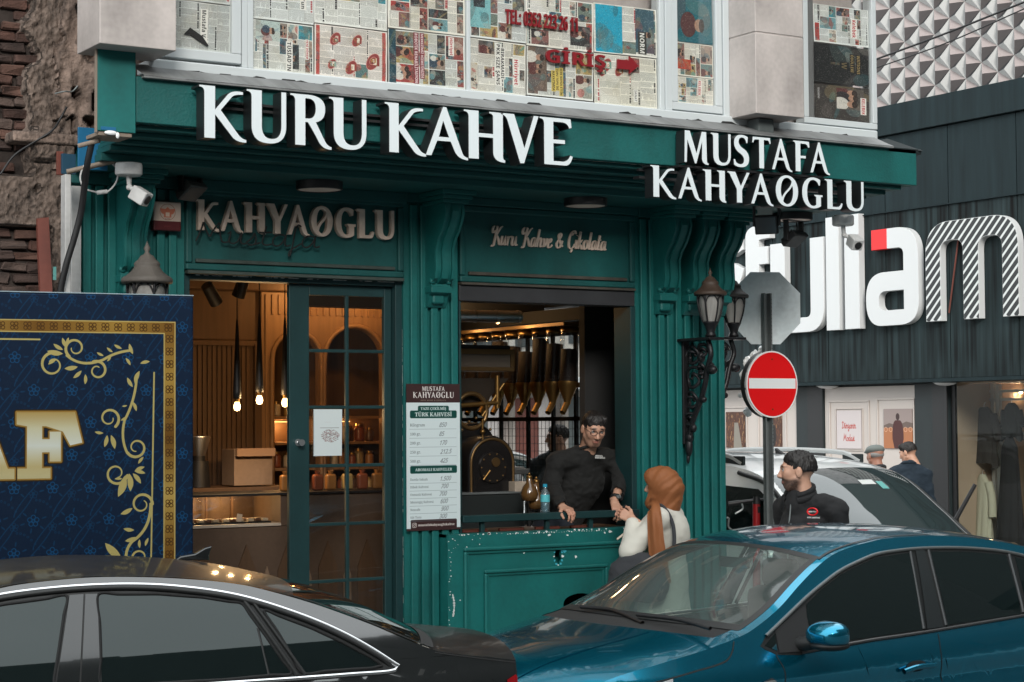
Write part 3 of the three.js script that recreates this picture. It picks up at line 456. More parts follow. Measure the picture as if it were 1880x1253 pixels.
  sheet(w4, 3.42, 3.955, 4.305, 4.56, { blocks: [[0, 0, 1, 1, '#3a3633'], [0.06, 0.1, 0.6, 0.5, '#57514b']], heads: [['KELEBEK', 0.3, 0.14, 24, '#b3202a'], ['FENOMENO', 0.1, 0.94, 12, '#bbb', '#45403c']], label: 'dark page with red headline' }); sheet(w4, 3.42, 3.955, 4.575, 4.86, { blocks: [[0, 0, 1, 1, '#17191a'], [0.45, 0.4, 0.06, 0.3, '#4d4638']], heads: [['WATSONS', 0.2, 0.22, 22, '#a08a5c', '#17191a'], ['ÖDÜLLERİ', 0.2, 0.33, 20, '#a08a5c', '#17191a'], ['W', 0.42, 0.5, 40, '#6f6245', '#17191a']], label: 'black page with gold print' }); sheet(w4, 3.42, 3.955, 4.87, 5.15, { heads: [['Kelebek', 0.3, 0.3, 26, '#b3202a']] });
  part(w4, 'frosted_strip', box(3.345, 3.415, 4.305, 5.5, 0.764, 0.767, 0), M.flash);
  // red letters on the glass
  const red = (str, pl, pr, h, sx, name) => { const g = text3(str, fontBold, h, 0.014); g.computeBoundingBox(); const b = g.boundingBox; g.translate(-b.min.x, 0, 0); g.scale((pr.x - pl.x) / (b.max.x - b.min.x), 1, 1); g.translate(pl.x, pl.y, 0.781); part(w2, name, g, M.redText); };
  red('TEL: 0352 223 26 11', at(930, 42, 0.8), at(1062, 55, 0.8), 0.095, 1, 'telephone_lettering'); red('GİRİŞ', at(1004, 113, 0.8), at(1113, 122, 0.8), 0.088, 1, 'entrance_lettering');
  { const p = at(1135, 118, 0.8), s = poly([[0, -0.028], [0.1, -0.028], [0.1, -0.055], [0.175, 0.006], [0.1, 0.066], [0.1, 0.036], [0, 0.036]]); part(w2, 'arrow', uvm(extr(s, 0.014).translate(p.x, p.y, 0.781)), M.redText); }
}
// ---------------------------------------------------------------- shop front: counter, door, window rail
{
  const S = (n, g, m, l) => part(shop, n, g, m, l), zc = 0.13, xl = at(822, 1050, zc).x, xr = 2.26, yt = 1.333;
  // the counter front has a hole kicked through it
  const hole = at(1025, 1022, zc), f = poly([[xl, 0.14], [xr, 0.14], [xr, yt], [xl, yt]]), hp = new THREE.Path();
  [[-0.03, 0.03], [-0.018, 0.052], [0.004, 0.056], [0.026, 0.04], [0.02, 0.01], [0.03, -0.02], [0.008, -0.055], [-0.012, -0.05], [-0.03, -0.02]].forEach(([x, y], i) => i ? hp.lineTo(hole.x + x, hole.y + y) : hp.moveTo(hole.x + x, hole.y + y)); hp.closePath(); f.holes.push(hp);
  const chips = canvasTex(1024, 800, (g, w, h) => {
    g.fillStyle = '#fff'; g.fillRect(0, 0, w, h);
    for (let i = 0; i < 60; i++) { g.fillStyle = `rgba(${Math.floor(rnd(180, 235))},255,250,0.1)`; g.beginPath(); g.ellipse(rnd(w), rnd(h), rnd(30, 140), rnd(10, 60), 0, 0, 7); g.fill(); }
  });
  S('counter_front', uvm(extr(f, 0.02).translate(0, 0, zc - 0.02)), M.teal, 'green counter front with a hole kicked through it');
  S('counter_body', [box(xl, xl + 0.02, 0.14, yt, 0, zc - 0.021, 0), box(xr - 0.02, xr, 0.14, yt, 0, zc - 0.021, 0), box(xl, xr, yt - 0.02, yt, 0, zc - 0.021, 0), box(xl + 0.03, xr - 0.03, 0.14, yt - 0.03, 0.0, 0.03, 0)], M.teal);
  const chip = [], blu = [];
  const fleck = (x, y, s, L = chip) => { const n = 6, p = []; for (let k = 0; k < n; k++) { const a = k / n * 6.283; p.push([Math.cos(a) * s * rnd(0.5, 1.4), Math.sin(a) * s * rnd(0.3, 1)]); } L.push(uvm(extr(poly(p), 0.002).translate(x, y, zc - 0.0005))); };
  for (let i = 0; i < 34; i++) fleck(rnd(xl + 0.01, xr - 0.01), yt - rnd(0.0005, 0.005), rnd(0.002, 0.011)); for (let i = 0; i < 12; i++) fleck(xl + rnd(0.0, 0.3), yt - rnd(0.01, 0.1), rnd(0.002, 0.006)); for (let i = 0; i < 18; i++) fleck(xl + rnd(0.004, 0.03), rnd(0.7, 1.3), rnd(0.002, 0.006));
  for (let i = 0; i < 26; i++) { const t = i / 26; fleck(mix(at(850, 1083, zc).x - 0.09, xl + 0.04, 0.7) + Math.sin(t * 3) * 0.012, mix(0.93, 0.78, t), rnd(0.004, 0.009)); }
  for (const [px, py, s] of [[1057, 1023, 0.014], [1008, 983, 0.012], [1042, 983, 0.014], [1110, 979, 0.01], [1120, 977, 0.016], [962, 1016, 0.006], [1148, 1165, 0.006], [845, 1103, 0.006]]) { const p = at(px, py, zc); fleck(p.x, p.y, s); }
  { const a = at(932, 981, zc), b = at(1118, 974, zc); for (let i = 0; i < 40; i++) fleck(mix(a.x, b.x, i / 40), mix(a.y, b.y, i / 40) + rnd(-0.002, 0.002), rnd(0.002, 0.006)); }
  for (let i = 0; i < 12; i++) { const a = i / 12 * 6.28; fleck(hole.x + Math.cos(a) * 0.036, hole.y + Math.sin(a) * 0.06, rnd(0.006, 0.014), i % 3 ? blu : chip); } fleck(hole.x + 0.045, hole.y + 0.035, 0.02, blu);
  S('paint_chips', chip, std([0.75, 0.78, 0.76], 0.7), 'white spots where the paint has chipped').userData.kind = 'stuff'; S('paint_chips', blu, std([0.05, 0.4, 0.5], 0.6)).userData.kind = 'stuff';
  const fr = (pl, pt, w, d, prof) => { const a = at(pl, pt, zc), x1 = xr - (a.x - xl); S('counter_moulding', frameBars(a.x, x1, 0.16, a.y, zc, w, d), M.teal); S('counter_moulding', frameBars(a.x + w, x1 - w, 0.17, a.y - w, zc, w * 0.7, d * 0.45), M.teal); };
  fr(849, 1006, 0.028, 0.03); fr(887, 1047, 0.026, 0.026);
  // rail over the counter
  const rl = at(846, 960, 0.02), rr = at(1165, 938, 0.02);
  S('rail', box(0.845, 2.33, 1.405, 1.455, -0.02, 0.05, 0.006), M.doorGreen, 'dark green rail over the serving counter'); for (const px of [884, 1003, 1083]) { const p = at(px, 962, 0); S('rail_post', box(p.x - 0.016, p.x + 0.016, 1.3, 1.404, -0.01, 0.02, 0.003), M.doorGreen); }
  S('sill_board', box(0.845, 2.33, 1.284, 1.33, -0.5, -0.0, 0.006), M.woodDk); S('sill_stain', [0, 1, 2, 3].map((i) => box(0.9 + i * 0.3, 1.1 + i * 0.3, 1.331, 1.352, -0.08, -0.05, 0.004)), M.rust);

  // door: fixed frame and the leaf with its panes
  S('door_frame', [box(-1.172, -1.12, 0.14, 3.05, -0.15, -0.035, 0.004), box(0.36, 0.412, 0.14, 3.05, -0.15, -0.02, 0.004), box(-1.172, 0.412, 3.02, 3.05, -0.15, -0.032, 0.003)], M.doorGreen);
  { const chipd = []; for (let i = 0; i < 60; i++) { const y = rnd(0.6, 2.8); chipd.push(box(0.4115, 0.4145, y, y + rnd(0.01, 0.06), -0.024, -0.02 + rnd(0.002), 0)); } for (let i = 0; i < 50; i++) { const x = rnd(-1.1, 0.4); chipd.push(box(x, x + rnd(0.005, 0.04), 3.046, 3.0525, -0.0285, -0.024, 0)); } S('paint_chips', chipd, std([0.5, 0.52, 0.5], 0.7)).userData.kind = 'stuff'; }
  const zd = -0.075, dl = at(531, 800, zd).x, dr = 0.358, gl = at(568, 800, zd).x, gr = at(706, 800, zd).x, gt = at(638, 544, zd).y;
  const leaf = S('door', [box(dl, gl, 0.16, 3.018, zd - 0.04, zd, 0.005), box(gr, dr, 0.16, 3.018, zd - 0.04, zd, 0.005), box(gl, gr, gt, 3.018, zd - 0.04, zd, 0.004), box(gl, gr, 0.16, 0.42, zd - 0.04, zd, 0.004)], M.doorGreen, 'dark green glazed door slid half open');
  const vx = at(638, 700, zd).x, ys = [645, 748, 855, 962, 1066, 1170].map((p) => at(638, p, zd).y), yb = [gt, ...ys, 0.42];
  part(leaf, 'muntin', [box(vx - 0.012, vx + 0.012, 0.42, gt, zd - 0.03, zd - 0.003, 0.004)], M.doorGreen); ys.forEach((y) => part(leaf, 'muntin', box(gl, gr, y - 0.011, y + 0.011, zd - 0.028, zd - 0.005, 0.004), M.doorGreen));
  for (let r = 0; r < yb.length - 1; r++) for (const [a, b] of [[gl, vx - 0.012], [vx + 0.012, gr]]) part(leaf, 'pane', box(a, b, yb[r + 1] + 0.011, yb[r] - (r ? 0.011 : 0), zd - 0.018, zd - 0.014, 0), M.glass);
  const k = at(547, 813, zd); part(leaf, 'handle', [cyl(V3(k.x, k.y, zd), V3(k.x, k.y, zd + 0.035), 0.008), cyl(V3(k.x, k.y, zd + 0.035), V3(k.x, k.y, zd + 0.06), 0.02, 0.022), cyl(V3(k.x, k.y, zd), V3(k.x, k.y, zd + 0.006), 0.024)], M.steel);
  { const a = at(574, 752, zd), b = at(627, 837, zd), n = thing('paper_notice', 'white paper notice with a printed picture taped on the glass door', 'notice', V3(a.x, b.y, zd + 0.002));
    const t = canvasTex(256, 400, (g, w, h) => { g.fillStyle = '#d5dfe0'; g.fillRect(0, 0, w, h); g.fillStyle = '#8e9698'; g.fillRect(0, 4, 7, h - 8); g.fillStyle = '#b6a5a5'; g.font = '17px serif'; g.fillText('............', 100, 112); g.fillStyle = '#5a4e52'; g.fillRect(60, 158, 170, 3); for (let i = 0; i < 260; i++) { g.fillStyle = ['#9a8585', '#8a7272', '#b7a6a4', '#6f5c5c'][Math.floor(rnd(4))]; const a1 = rnd(6.28), r = Math.sqrt(rnd()); g.fillRect(146 + Math.cos(a1) * r * 80, 226 + Math.sin(a1) * r * 58, rnd(4, 16), rnd(2, 5)); } });
    const g = new THREE.PlaneGeometry(b.x - a.x, a.y - b.y, 8, 10), p = g.attributes.position; for (let i = 0; i < p.count; i++) p.setZ(i, 0.006 * cl(p.getX(i) * 5) * Math.sin(p.getY(i) * 8)); g.computeVertexNormals(); g.translate((a.x + b.x) / 2, (a.y + b.y) / 2, zd + 0.006); part(n, 'sheet', g, std([0.95, 0.95, 0.95], 0.6, { map: t, side: THREE.DoubleSide })); }
}

// ---------------------------------------------------------------- lettering of the shop
{
  const zs = 1.1, X = (px, py) => at(px, py, zs).x, sp = (ch, a, b, y) => [ch, X(a, y), X(b, y)];
  const y0 = at(375, 252, zs + 0.06).y, y1 = at(365, 155, zs + 0.06).y;
  const s1 = thing('sign_lettering', 'largest white letters, spelling two words along the middle of the green fascia', 'sign letters', V3(-0.3, y0, zs));
  signLetters(s1, [sp('K', 359, 447, 200), sp('U', 446, 520, 200), sp('R', 526, 601, 210), sp('U', 597, 667, 220), sp('K', 699, 776, 230), sp('A', 776, 849, 240), sp('H', 844, 920, 250), sp('V', 915, 980, 260), sp('E', 983, 1043, 260)], y0, y1 - y0, zs - 0.06, 0.11, M.sign, M.signSide);
  part(s1, 'mounting_rail', [box(-1.45, 1.0, y1 - 0.075, y1 - 0.06, 1.0, 1.038, 0), box(-1.45, 1.0, y1 - 0.11, y1 - 0.095, 1.0, 1.038, 0)], M.black);
  const ya = at(1253, 298, zs).y, yb = at(1253, 240, zs).y;
  const s2 = thing('sign_lettering', 'smaller white letters at the right corner of the fascia, upper line', 'sign letters', V3(2.6, ya, zs));
  signLetters(s2, layout('MUSTAFA', X(1252, 270), X(1519, 290)), ya, yb - ya, zs - 0.07, 0.09, M.sign, M.signSide); part(s2, 'mounting_rail', box(X(1250, 290), X(1515, 300), ya - 0.03, ya - 0.014, 1.0, 1.08, 0), M.black);
  const yc = at(1200, 362, zs).y, yd = at(1193, 304, zs).y;
  const s3 = thing('sign_lettering', 'smaller white letters hanging under the right corner of the fascia, lower line', 'sign letters', V3(2.6, yc, zs));
  signLetters(s3, layout('KAHYAOGLU', X(1191, 340), X(1583, 360)), yc, yd - yc, zs - 0.07, 0.09, M.sign, M.signSide); part(s3, 'mounting_rail', [box(X(1185, 330), X(1580, 360), yd - 0.03, yd - 0.012, 1.0, 1.028, 0), box(X(1185, 330), X(1580, 360), yd - 0.08, yd - 0.062, 0.96, 1.028, 0)], M.black);
  const s4 = thing('sign_lettering', 'beige capital letters on the dark panel above the door', 'sign letters', V3(-0.4, 3.33, 0));
  signLetters(s4, layout('KAHYAOGLU', -1.106, 0.325), 3.335, 0.19, 0.0, 0.035, M.beige, M.beige);
  const s5 = thing('sign_lettering', 'thin dark handwritten name across the panel above the door', 'sign letters', V3(-0.8, 3.2, 0));
  { const [st, w] = handStrokes('Mustafa', 0, 0, 0.075), k = 0.87 / w; part(s5, 'script', st.map((s) => { const g = tube(s.map((p) => V3(-1.12 + p.x * k, 3.25 + p.y * 1.05, 0.045)), 0.0055, s.length * 2, 5); return uvm(g); }), M.blackMat); }
  const s6 = thing('sign_lettering', 'small cream script letters on the panel above the serving window', 'sign letters', V3(1.6, 3.3, 0));
  { const [st, w] = handStrokes('Kuru Kahve & Cikolata', 0, 0, 0.072), k = (2.075 - 1.1) / w; part(s6, 'script', st.map((s) => nib(s.map((p) => ({ x: 1.1 + p.x * k + (p.y) * 0.12, y: 3.335 + p.y * 0.92 })), 0.005, 0.017, 0.012).translate(0, 0, 0.002)), M.beige); }
  // price board
  const a = at(746, 705, 0.04), b = at(845, 972, 0.04), m = thing('price_board', 'white price board with brown head on the green pilaster', 'price board', V3(a.x, b.y, 0.036));
  const t = canvasTex(600, 1480, (g, w, h) => {
    g.fillStyle = '#d9e6e8'; g.fillRect(0, 0, w, h); g.fillStyle = '#3d2626'; g.fillRect(0, 0, w, 190); g.fillRect(0, h - 22, w, 22); g.beginPath(); g.roundRect(40, h - 110, w - 80, 110, 14); g.fill();
    g.fillStyle = '#e9e4e0'; drawGlyphs(g, 'MUSTAFA', 175, 72, 46, 255); drawGlyphs(g, 'KAHYAOGLU', 70, 142, 60, 460); g.font = '17px sans-serif'; g.textAlign = 'center'; g.fillStyle = '#c8b9a4'; g.fillText('K U R U   K A H V E   &   Ç İ K O L A T A', w / 2, 172);
    const pill = (x, y, ww, hh) => { g.fillStyle = '#06463f'; g.beginPath(); g.roundRect(x, y, ww, hh, 16); g.fill(); };
    pill(125, 222, 350, 62); pill(36, 270, w - 72, 78); g.fillStyle = '#dfeae8'; g.font = 'bold 36px serif'; g.fillText('TAZE ÇEKİLMİŞ', w / 2, 264); g.font = 'bold 54px serif'; g.fillText('TÜRK KAHVESİ', w / 2, 329);
    pill(36, 828, w - 72, 78); g.fillStyle = '#dfeae8'; g.font = 'bold 38px serif'; g.fillText('AROMALI KAHVELER', w / 2, 881);
    g.textAlign = 'left';
    const row = (y, txt, price, big) => { g.fillStyle = '#23393d'; g.font = `${big ? 38 : 30}px serif`; g.fillText(txt, 36, y); g.fillText('₺', 318, y); g.strokeStyle = '#6c7f84'; g.lineWidth = 2.5; g.beginPath(); g.moveTo(30, y + 28); g.lineTo(560, y + 28); g.stroke(); g.save(); g.translate(372 + rnd(-14, 6), y + 8); g.rotate(-0.05); g.font = 'italic 60px sans-serif'; g.strokeStyle = '#4d555b'; g.lineWidth = 2.6; g.transform(0.85, 0, -0.16, 1, 0, 0); g.strokeText(price, 0, 0); g.restore(); };
    [['Kilogram', '850'], ['100 gr.', '85'], ['200 gr.', '170'], ['250 gr.', '212.5'], ['500 gr.', '425']].forEach(([x, p], i) => row(430 + i * 91, x, p, 1));
    [['Damla Sakızlı', '1.500'], ['Dibek Kahvesi', '700'], ['Osmanlı Kahvesi', '700'], ['Menengiç Kahvesi', '600'], ['Nescafe', '900'], ['Süt Tozu', '300']].forEach(([x, p], i) => row(976 + i * 76, x, p, 0));
    g.fillStyle = '#e5dcd6'; g.font = 'bold 33px serif'; g.fillText('mustafakahyaoglukahve', 122, h - 44); g.strokeStyle = '#e5dcd6'; g.lineWidth = 4; g.beginPath(); g.roundRect(60, h - 78, 44, 44, 12); g.stroke(); g.beginPath(); g.arc(82, h - 56, 10, 0, 7); g.stroke(); g.beginPath(); g.arc(95, h - 69, 2, 0, 7); g.stroke();
  });
  const g = box(a.x, b.x, b.y, a.y, 0.034, 0.042, 0); part(m, 'board', uvRect(g, a.x, b.x, b.y, a.y), std([0.92, 0.92, 0.92], 0.45, { map: t }));
}

// ---------------------------------------------------------------- fittings on the shop front
const soffitLight = (px, py, label) => { const p = atY(px, py, 3.655), l = thing('ceiling_light', label, 'ceiling light', p, 'round lights under the awning'); lpart(l, 'housing', lathe([[0.152, 0], [0.152, -0.05], [0.142, -0.056], [0.138, -0.05], [0.138, 0]], V3(0, 0, 0), 32), M.black); lpart(l, 'diffuser', lathe([[0, -0.054], [0.138, -0.05]], V3(0, 0, 0), 32), std([0.85, 0.66, 0.56], 0.5)); };
soffitLight(586, 334, 'round ceiling light above the letters on the door panel'); soffitLight(1075, 365, 'round ceiling light above the serving window'); soffitLight(1455, 392, 'round ceiling light under the right corner of the awning');
function cctv(label, p, turn, cable) {
  const t = thing('security_camera', label, 'security camera', p);
  lpart(t, 'mount', [lathe([[0, 0], [0.075, 0], [0.08, -0.01], [0.08, -0.065], [0.07, -0.075], [0, -0.075]], V3(0, 0, 0), 20)], M.white);
  lpart(t, 'arm', [cyl(V3(0, -0.07, 0), V3(0.0, -0.14, 0.01), 0.017, 0.013), ball(V3(0, -0.145, 0.012), 0.02), cyl(V3(0, -0.145, 0.012), V3(0.03, -0.17, 0.05), 0.014)], M.white);
  const b = new THREE.Group(); const body = new RoundedBoxGeometry(0.085, 0.085, 0.105, 2, 0.008); body.rotateX(0.55); body.rotateY(turn); body.translate(0.045, -0.2, 0.075); lpart(t, 'body', uvm(body), M.white);
  const lens = cyl(V3(0, 0, 0.052), V3(0, 0, 0.058), 0.028); lens.rotateX(0.55); lens.rotateY(turn); lens.translate(0.045, -0.2, 0.075); lpart(t, 'lens', lens, M.black);
  return t;
}
{ const c = cctv('white cube security camera with looped cable at the left end of the awning', atY(236, 300, 3.645), 0.7); const w = [[205, 300], [214, 310], [216, 322], [212, 336], [200, 350], [188, 355], [172, 352], [155, 346], [147, 330], [150, 312], [155, 303]].map(([a, b]) => at(a, b, 0.52)); part(c, 'cable', [tube(w, 0.0055), cyl(at(196, 352, 0.52), at(178, 354, 0.52), 0.013)], M.white); }
cctv('white security camera under the right corner of the awning', atD(1548, 396, 13.9), -0.2);
function flood(label, p, ry, rx, mat) {
  const t = thing('floodlight', label, 'floodlight', p, undefined, ry), R = (g) => g.rotateX(rx).translate(0, -0.14, 0.02);
  lpart(t, 'bracket', [box(-0.1, -0.085, -0.15, 0, -0.01, 0.03, 0.002), box(0.085, 0.1, -0.15, 0, -0.01, 0.03, 0.002), box(-0.1, 0.1, -0.006, 0, -0.02, 0.04, 0.002)], M.black);
  lpart(t, 'body', [R(box(-0.085, 0.085, -0.07, 0.07, -0.02, 0.02, 0.008)), ...[0, 1, 2, 3, 4, 5].map((i) => R(box(-0.075 + i * 0.028, -0.07 + i * 0.028, -0.06, 0.06, -0.04, -0.02, 0)))], mat || M.black); lpart(t, 'lens', R(box(-0.073, 0.073, -0.058, 0.058, 0.02, 0.0225, 0)), mat ? std([0.12, 0.1, 0.09], 0.25) : phy([0.1, 0.1, 0.1], 0.1));
  lpart(t, 'cable', tube([V3(0.05, -0.1, 0), V3(0.1, -0.07, -0.03), V3(0.08, 0, -0.02)], 0.006), M.black);
}
flood('grey floodlight tilted down beside the beige letters above the door', at(347, 312, 0.1), 0.5, 0.9, std([0.09, 0.085, 0.08], 0.6)); flood('left black floodlight under the right corner of the awning', atD(1408, 378, 13.9), -0.9, 0.35); flood('right black floodlight hanging beside the round corner light', atD(1455, 405, 13.9), 0.25, 0.95);
{ const a = at(277, 370, 0.05), b = at(328, 426, 0.05), t = thing('alarm_box', 'white and dark red alarm box with round emblem on the left pilaster', 'alarm box', V3((a.x + b.x) / 2, b.y, 0.03));
  const tx = canvasTex(256, 256, (g, w, h) => { g.fillStyle = '#b8a79a'; g.fillRect(0, 0, w, h); g.fillStyle = '#4a0f14'; g.fillRect(0, 172, w, 84); g.strokeStyle = '#93685a'; g.lineWidth = 5; g.beginPath(); g.arc(130, 92, 70, 0, 7); g.stroke(); g.fillStyle = '#b4684e'; g.beginPath(); g.moveTo(60, 60); g.quadraticCurveTo(90, 66, 110, 66); g.lineTo(130, 48); g.lineTo(150, 66); g.quadraticCurveTo(172, 66, 200, 60); g.quadraticCurveTo(192, 112, 164, 112); g.lineTo(164, 140); g.lineTo(96, 140); g.lineTo(96, 112); g.quadraticCurveTo(66, 112, 60, 60); g.fill(); g.fillStyle = '#c9b3a2'; g.fillRect(112, 96, 36, 36); g.fillStyle = '#7a5a4a'; g.font = 'bold 15px sans-serif'; g.textAlign = 'center'; g.fillText('ALARM', 130, 157); g.fillStyle = '#7c3a3c'; g.font = '15px sans-serif'; g.fillText('SECURITY', 130, 222); });
  const g = box(a.x, b.x, b.y, a.y, 0.034, 0.09, 0.008); part(t, 'case', uvRect(g, a.x, b.x, b.y, a.y), std([1, 1, 1], 0.45, { map: tx })); }
// wall lanterns
function lantern(label, base, turn, s, bracket, cap) {
  const t = thing('wall_lantern', label, 'lantern', base, undefined, turn), o = 0.32; const c = (y) => V3(0, y, o);
  if (bracket) {
    lpart(t, 'wall_plate', [box(-0.03, 0.03, -0.78, 0.0, 0.0, 0.025, 0.006), box(-0.07, 0.07, -0.02, 0.0, 0, o + 0.07, 0.004)], M.iron);
    const sp = (cy, cz, r, dir, turns = 1.5, n = 22) => { const p = []; for (let i = 0; i <= n; i++) { const a = i / n * turns * 6.283, q = r * (1 - 0.72 * i / n); p.push(V3(0.012 * Math.sin(i), cy + Math.sin(a) * q, cz + dir * Math.cos(a) * q)); } return uvm(tube(p, 0.013, 50, 6)); };
    lpart(t, 'scroll', [sp(-0.13, 0.1, 0.085, -1), sp(-0.3, 0.11, 0.1, 1), sp(-0.46, 0.085, 0.075, -1), sp(-0.6, 0.06, 0.055, 1), sp(-0.1, 0.22, 0.06, 1), sp(-0.23, 0.2, 0.05, -1)], M.iron);
    const arm = [V3(0, -0.02, o - 0.03), V3(0, -0.12, o + 0.0), V3(0, -0.22, o - 0.04), V3(0, -0.36, o - 0.08), V3(0, -0.48, o - 0.14), V3(0, -0.6, o - 0.22), V3(0, -0.72, 0.06), V3(0, -0.84, 0.035)]; lpart(t, 'arm', uvm(tube(arm, 0.02, 50, 8)), M.iron);
    SPLIT.add('leaf'); lpart(t, 'leaf', [ball(V3(0, -0.235, o + 0.01), 0.04, 0.9, 0.9, 1.2, 10), ball(V3(0.02, -0.215, o - 0.03), 0.03, 1, 1.3, 1, 8), ball(V3(0, -0.45, o - 0.1), 0.026, 1, 1, 1.4, 8), ball(V3(0, -0.14, o - 0.11), 0.03, 1, 1.4, 0.8, 8), ball(V3(0, -0.8, 0.045), 0.035, 0.8, 2, 0.9, 10), ball(V3(0, -0.73, 0.05), 0.03, 1, 1.4, 1.2, 8), ball(V3(0, -0.88, 0.035), 0.02, 0.7, 2.2, 0.7, 8), ball(V3(0, -0.66, 0.1), 0.03, 0.8, 1.2, 1, 8)], M.iron);
  } else lpart(t, 'arm', [tube([V3(-0.02, 0.12, 0), V3(-0.02, 0.2, 0.1), V3(-0.01, 0.16, 0.22), V3(0, 0.1, o)], 0.028), ball(V3(-0.03, 0.17, 0.1), 0.05, 1.6, 0.9, 1, 12)], M.tealRough);
  const q = (r, y) => [r * s, y * s];
  lpart(t, 'base', lathe([q(0.03, 0), q(0.055, 0.01), q(0.05, 0.03), q(0.04, 0.05), q(0.055, 0.1), q(0.075, 0.135), q(0.08, 0.15), q(0, 0.15)], c(0), 8), M.iron);
  lpart(t, 'glass_panes', lathe([q(0.07, 0.15), q(0.1, 0.24), q(0.118, 0.33), q(0.122, 0.4)], c(0), 6), M.frost);
  for (let i = 0; i < 6; i++) { const a = i / 6 * 6.283; lpart(t, 'lamp_bar', uvm(tube([[0.074, 0.15], [0.104, 0.24], [0.121, 0.33], [0.126, 0.41]].map(([r, y]) => V3(Math.sin(a) * r * s, y * s, o + Math.cos(a) * r * s)), 0.009 * s, 10, 5)), M.iron); const b = a + 0.5236; lpart(t, 'lamp_arch', uvm(tube([[-0.5236, 0.33], [-0.3, 0.385], [0, 0.4], [0.3, 0.385], [0.5236, 0.33]].map(([d, y]) => V3(Math.sin(b + d) * 0.116 * s, y * s, o + Math.cos(b + d) * 0.116 * s)), 0.007 * s, 12, 4)), M.iron); }
  lpart(t, 'roof', lathe([q(0.12, 0.4), q(0.155, 0.402), q(0.16, 0.415), q(0.158, 0.43), q(0.148, 0.44), q(0.128, 0.452), q(0.1, 0.475), q(0.082, 0.5), q(0.078, 0.515), q(0.082, 0.522), q(0.075, 0.535), q(0.055, 0.552), q(0.04, 0.575), q(0.02, 0.585), q(0.012, 0.6), q(0.022, 0.62), q(0.012, 0.64), q(0.004, 0.66), q(0, 0.67)], c(0), 24), cap);
}
lantern('grey wall lantern behind the blue ornamental board', V3(at(266, 640, 0.32).x, at(266, 640, 0.32).y, 0.03), 0, 0.98, false, std([0.13, 0.115, 0.1], 0.7, { map: T.mottle }));
lantern('wall lantern with rusty brown cap on ornate bracket, on the front pilaster', V3(at(1302, 620, 0.33).x, at(1302, 620, 0.33).y, 0.03), 0, 0.76, true, M.lampCap);
{ const p = atX(1350, 620, 3.155 + 0.34); lantern('wall lantern with black cap on ornate bracket, round the shop corner', V3(3.16, p.y, p.z), Math.PI / 2, 0.76, true, std([0.03, 0.028, 0.027], 0.6)); }
{ const t = thing('power_cable', 'thick black cable hanging down the left end of the shop front', 'cable', at(125, 520, 0.5)); part(t, 'cable', tube([at(168, 262, 0.85), at(160, 300, 0.8), at(155, 340, 0.7), at(148, 390, 0.62), at(135, 440, 0.58), at(120, 490, 0.55), at(110, 540, 0.52), at(108, 640, 0.5)], 0.02, 60, 8), M.black); }
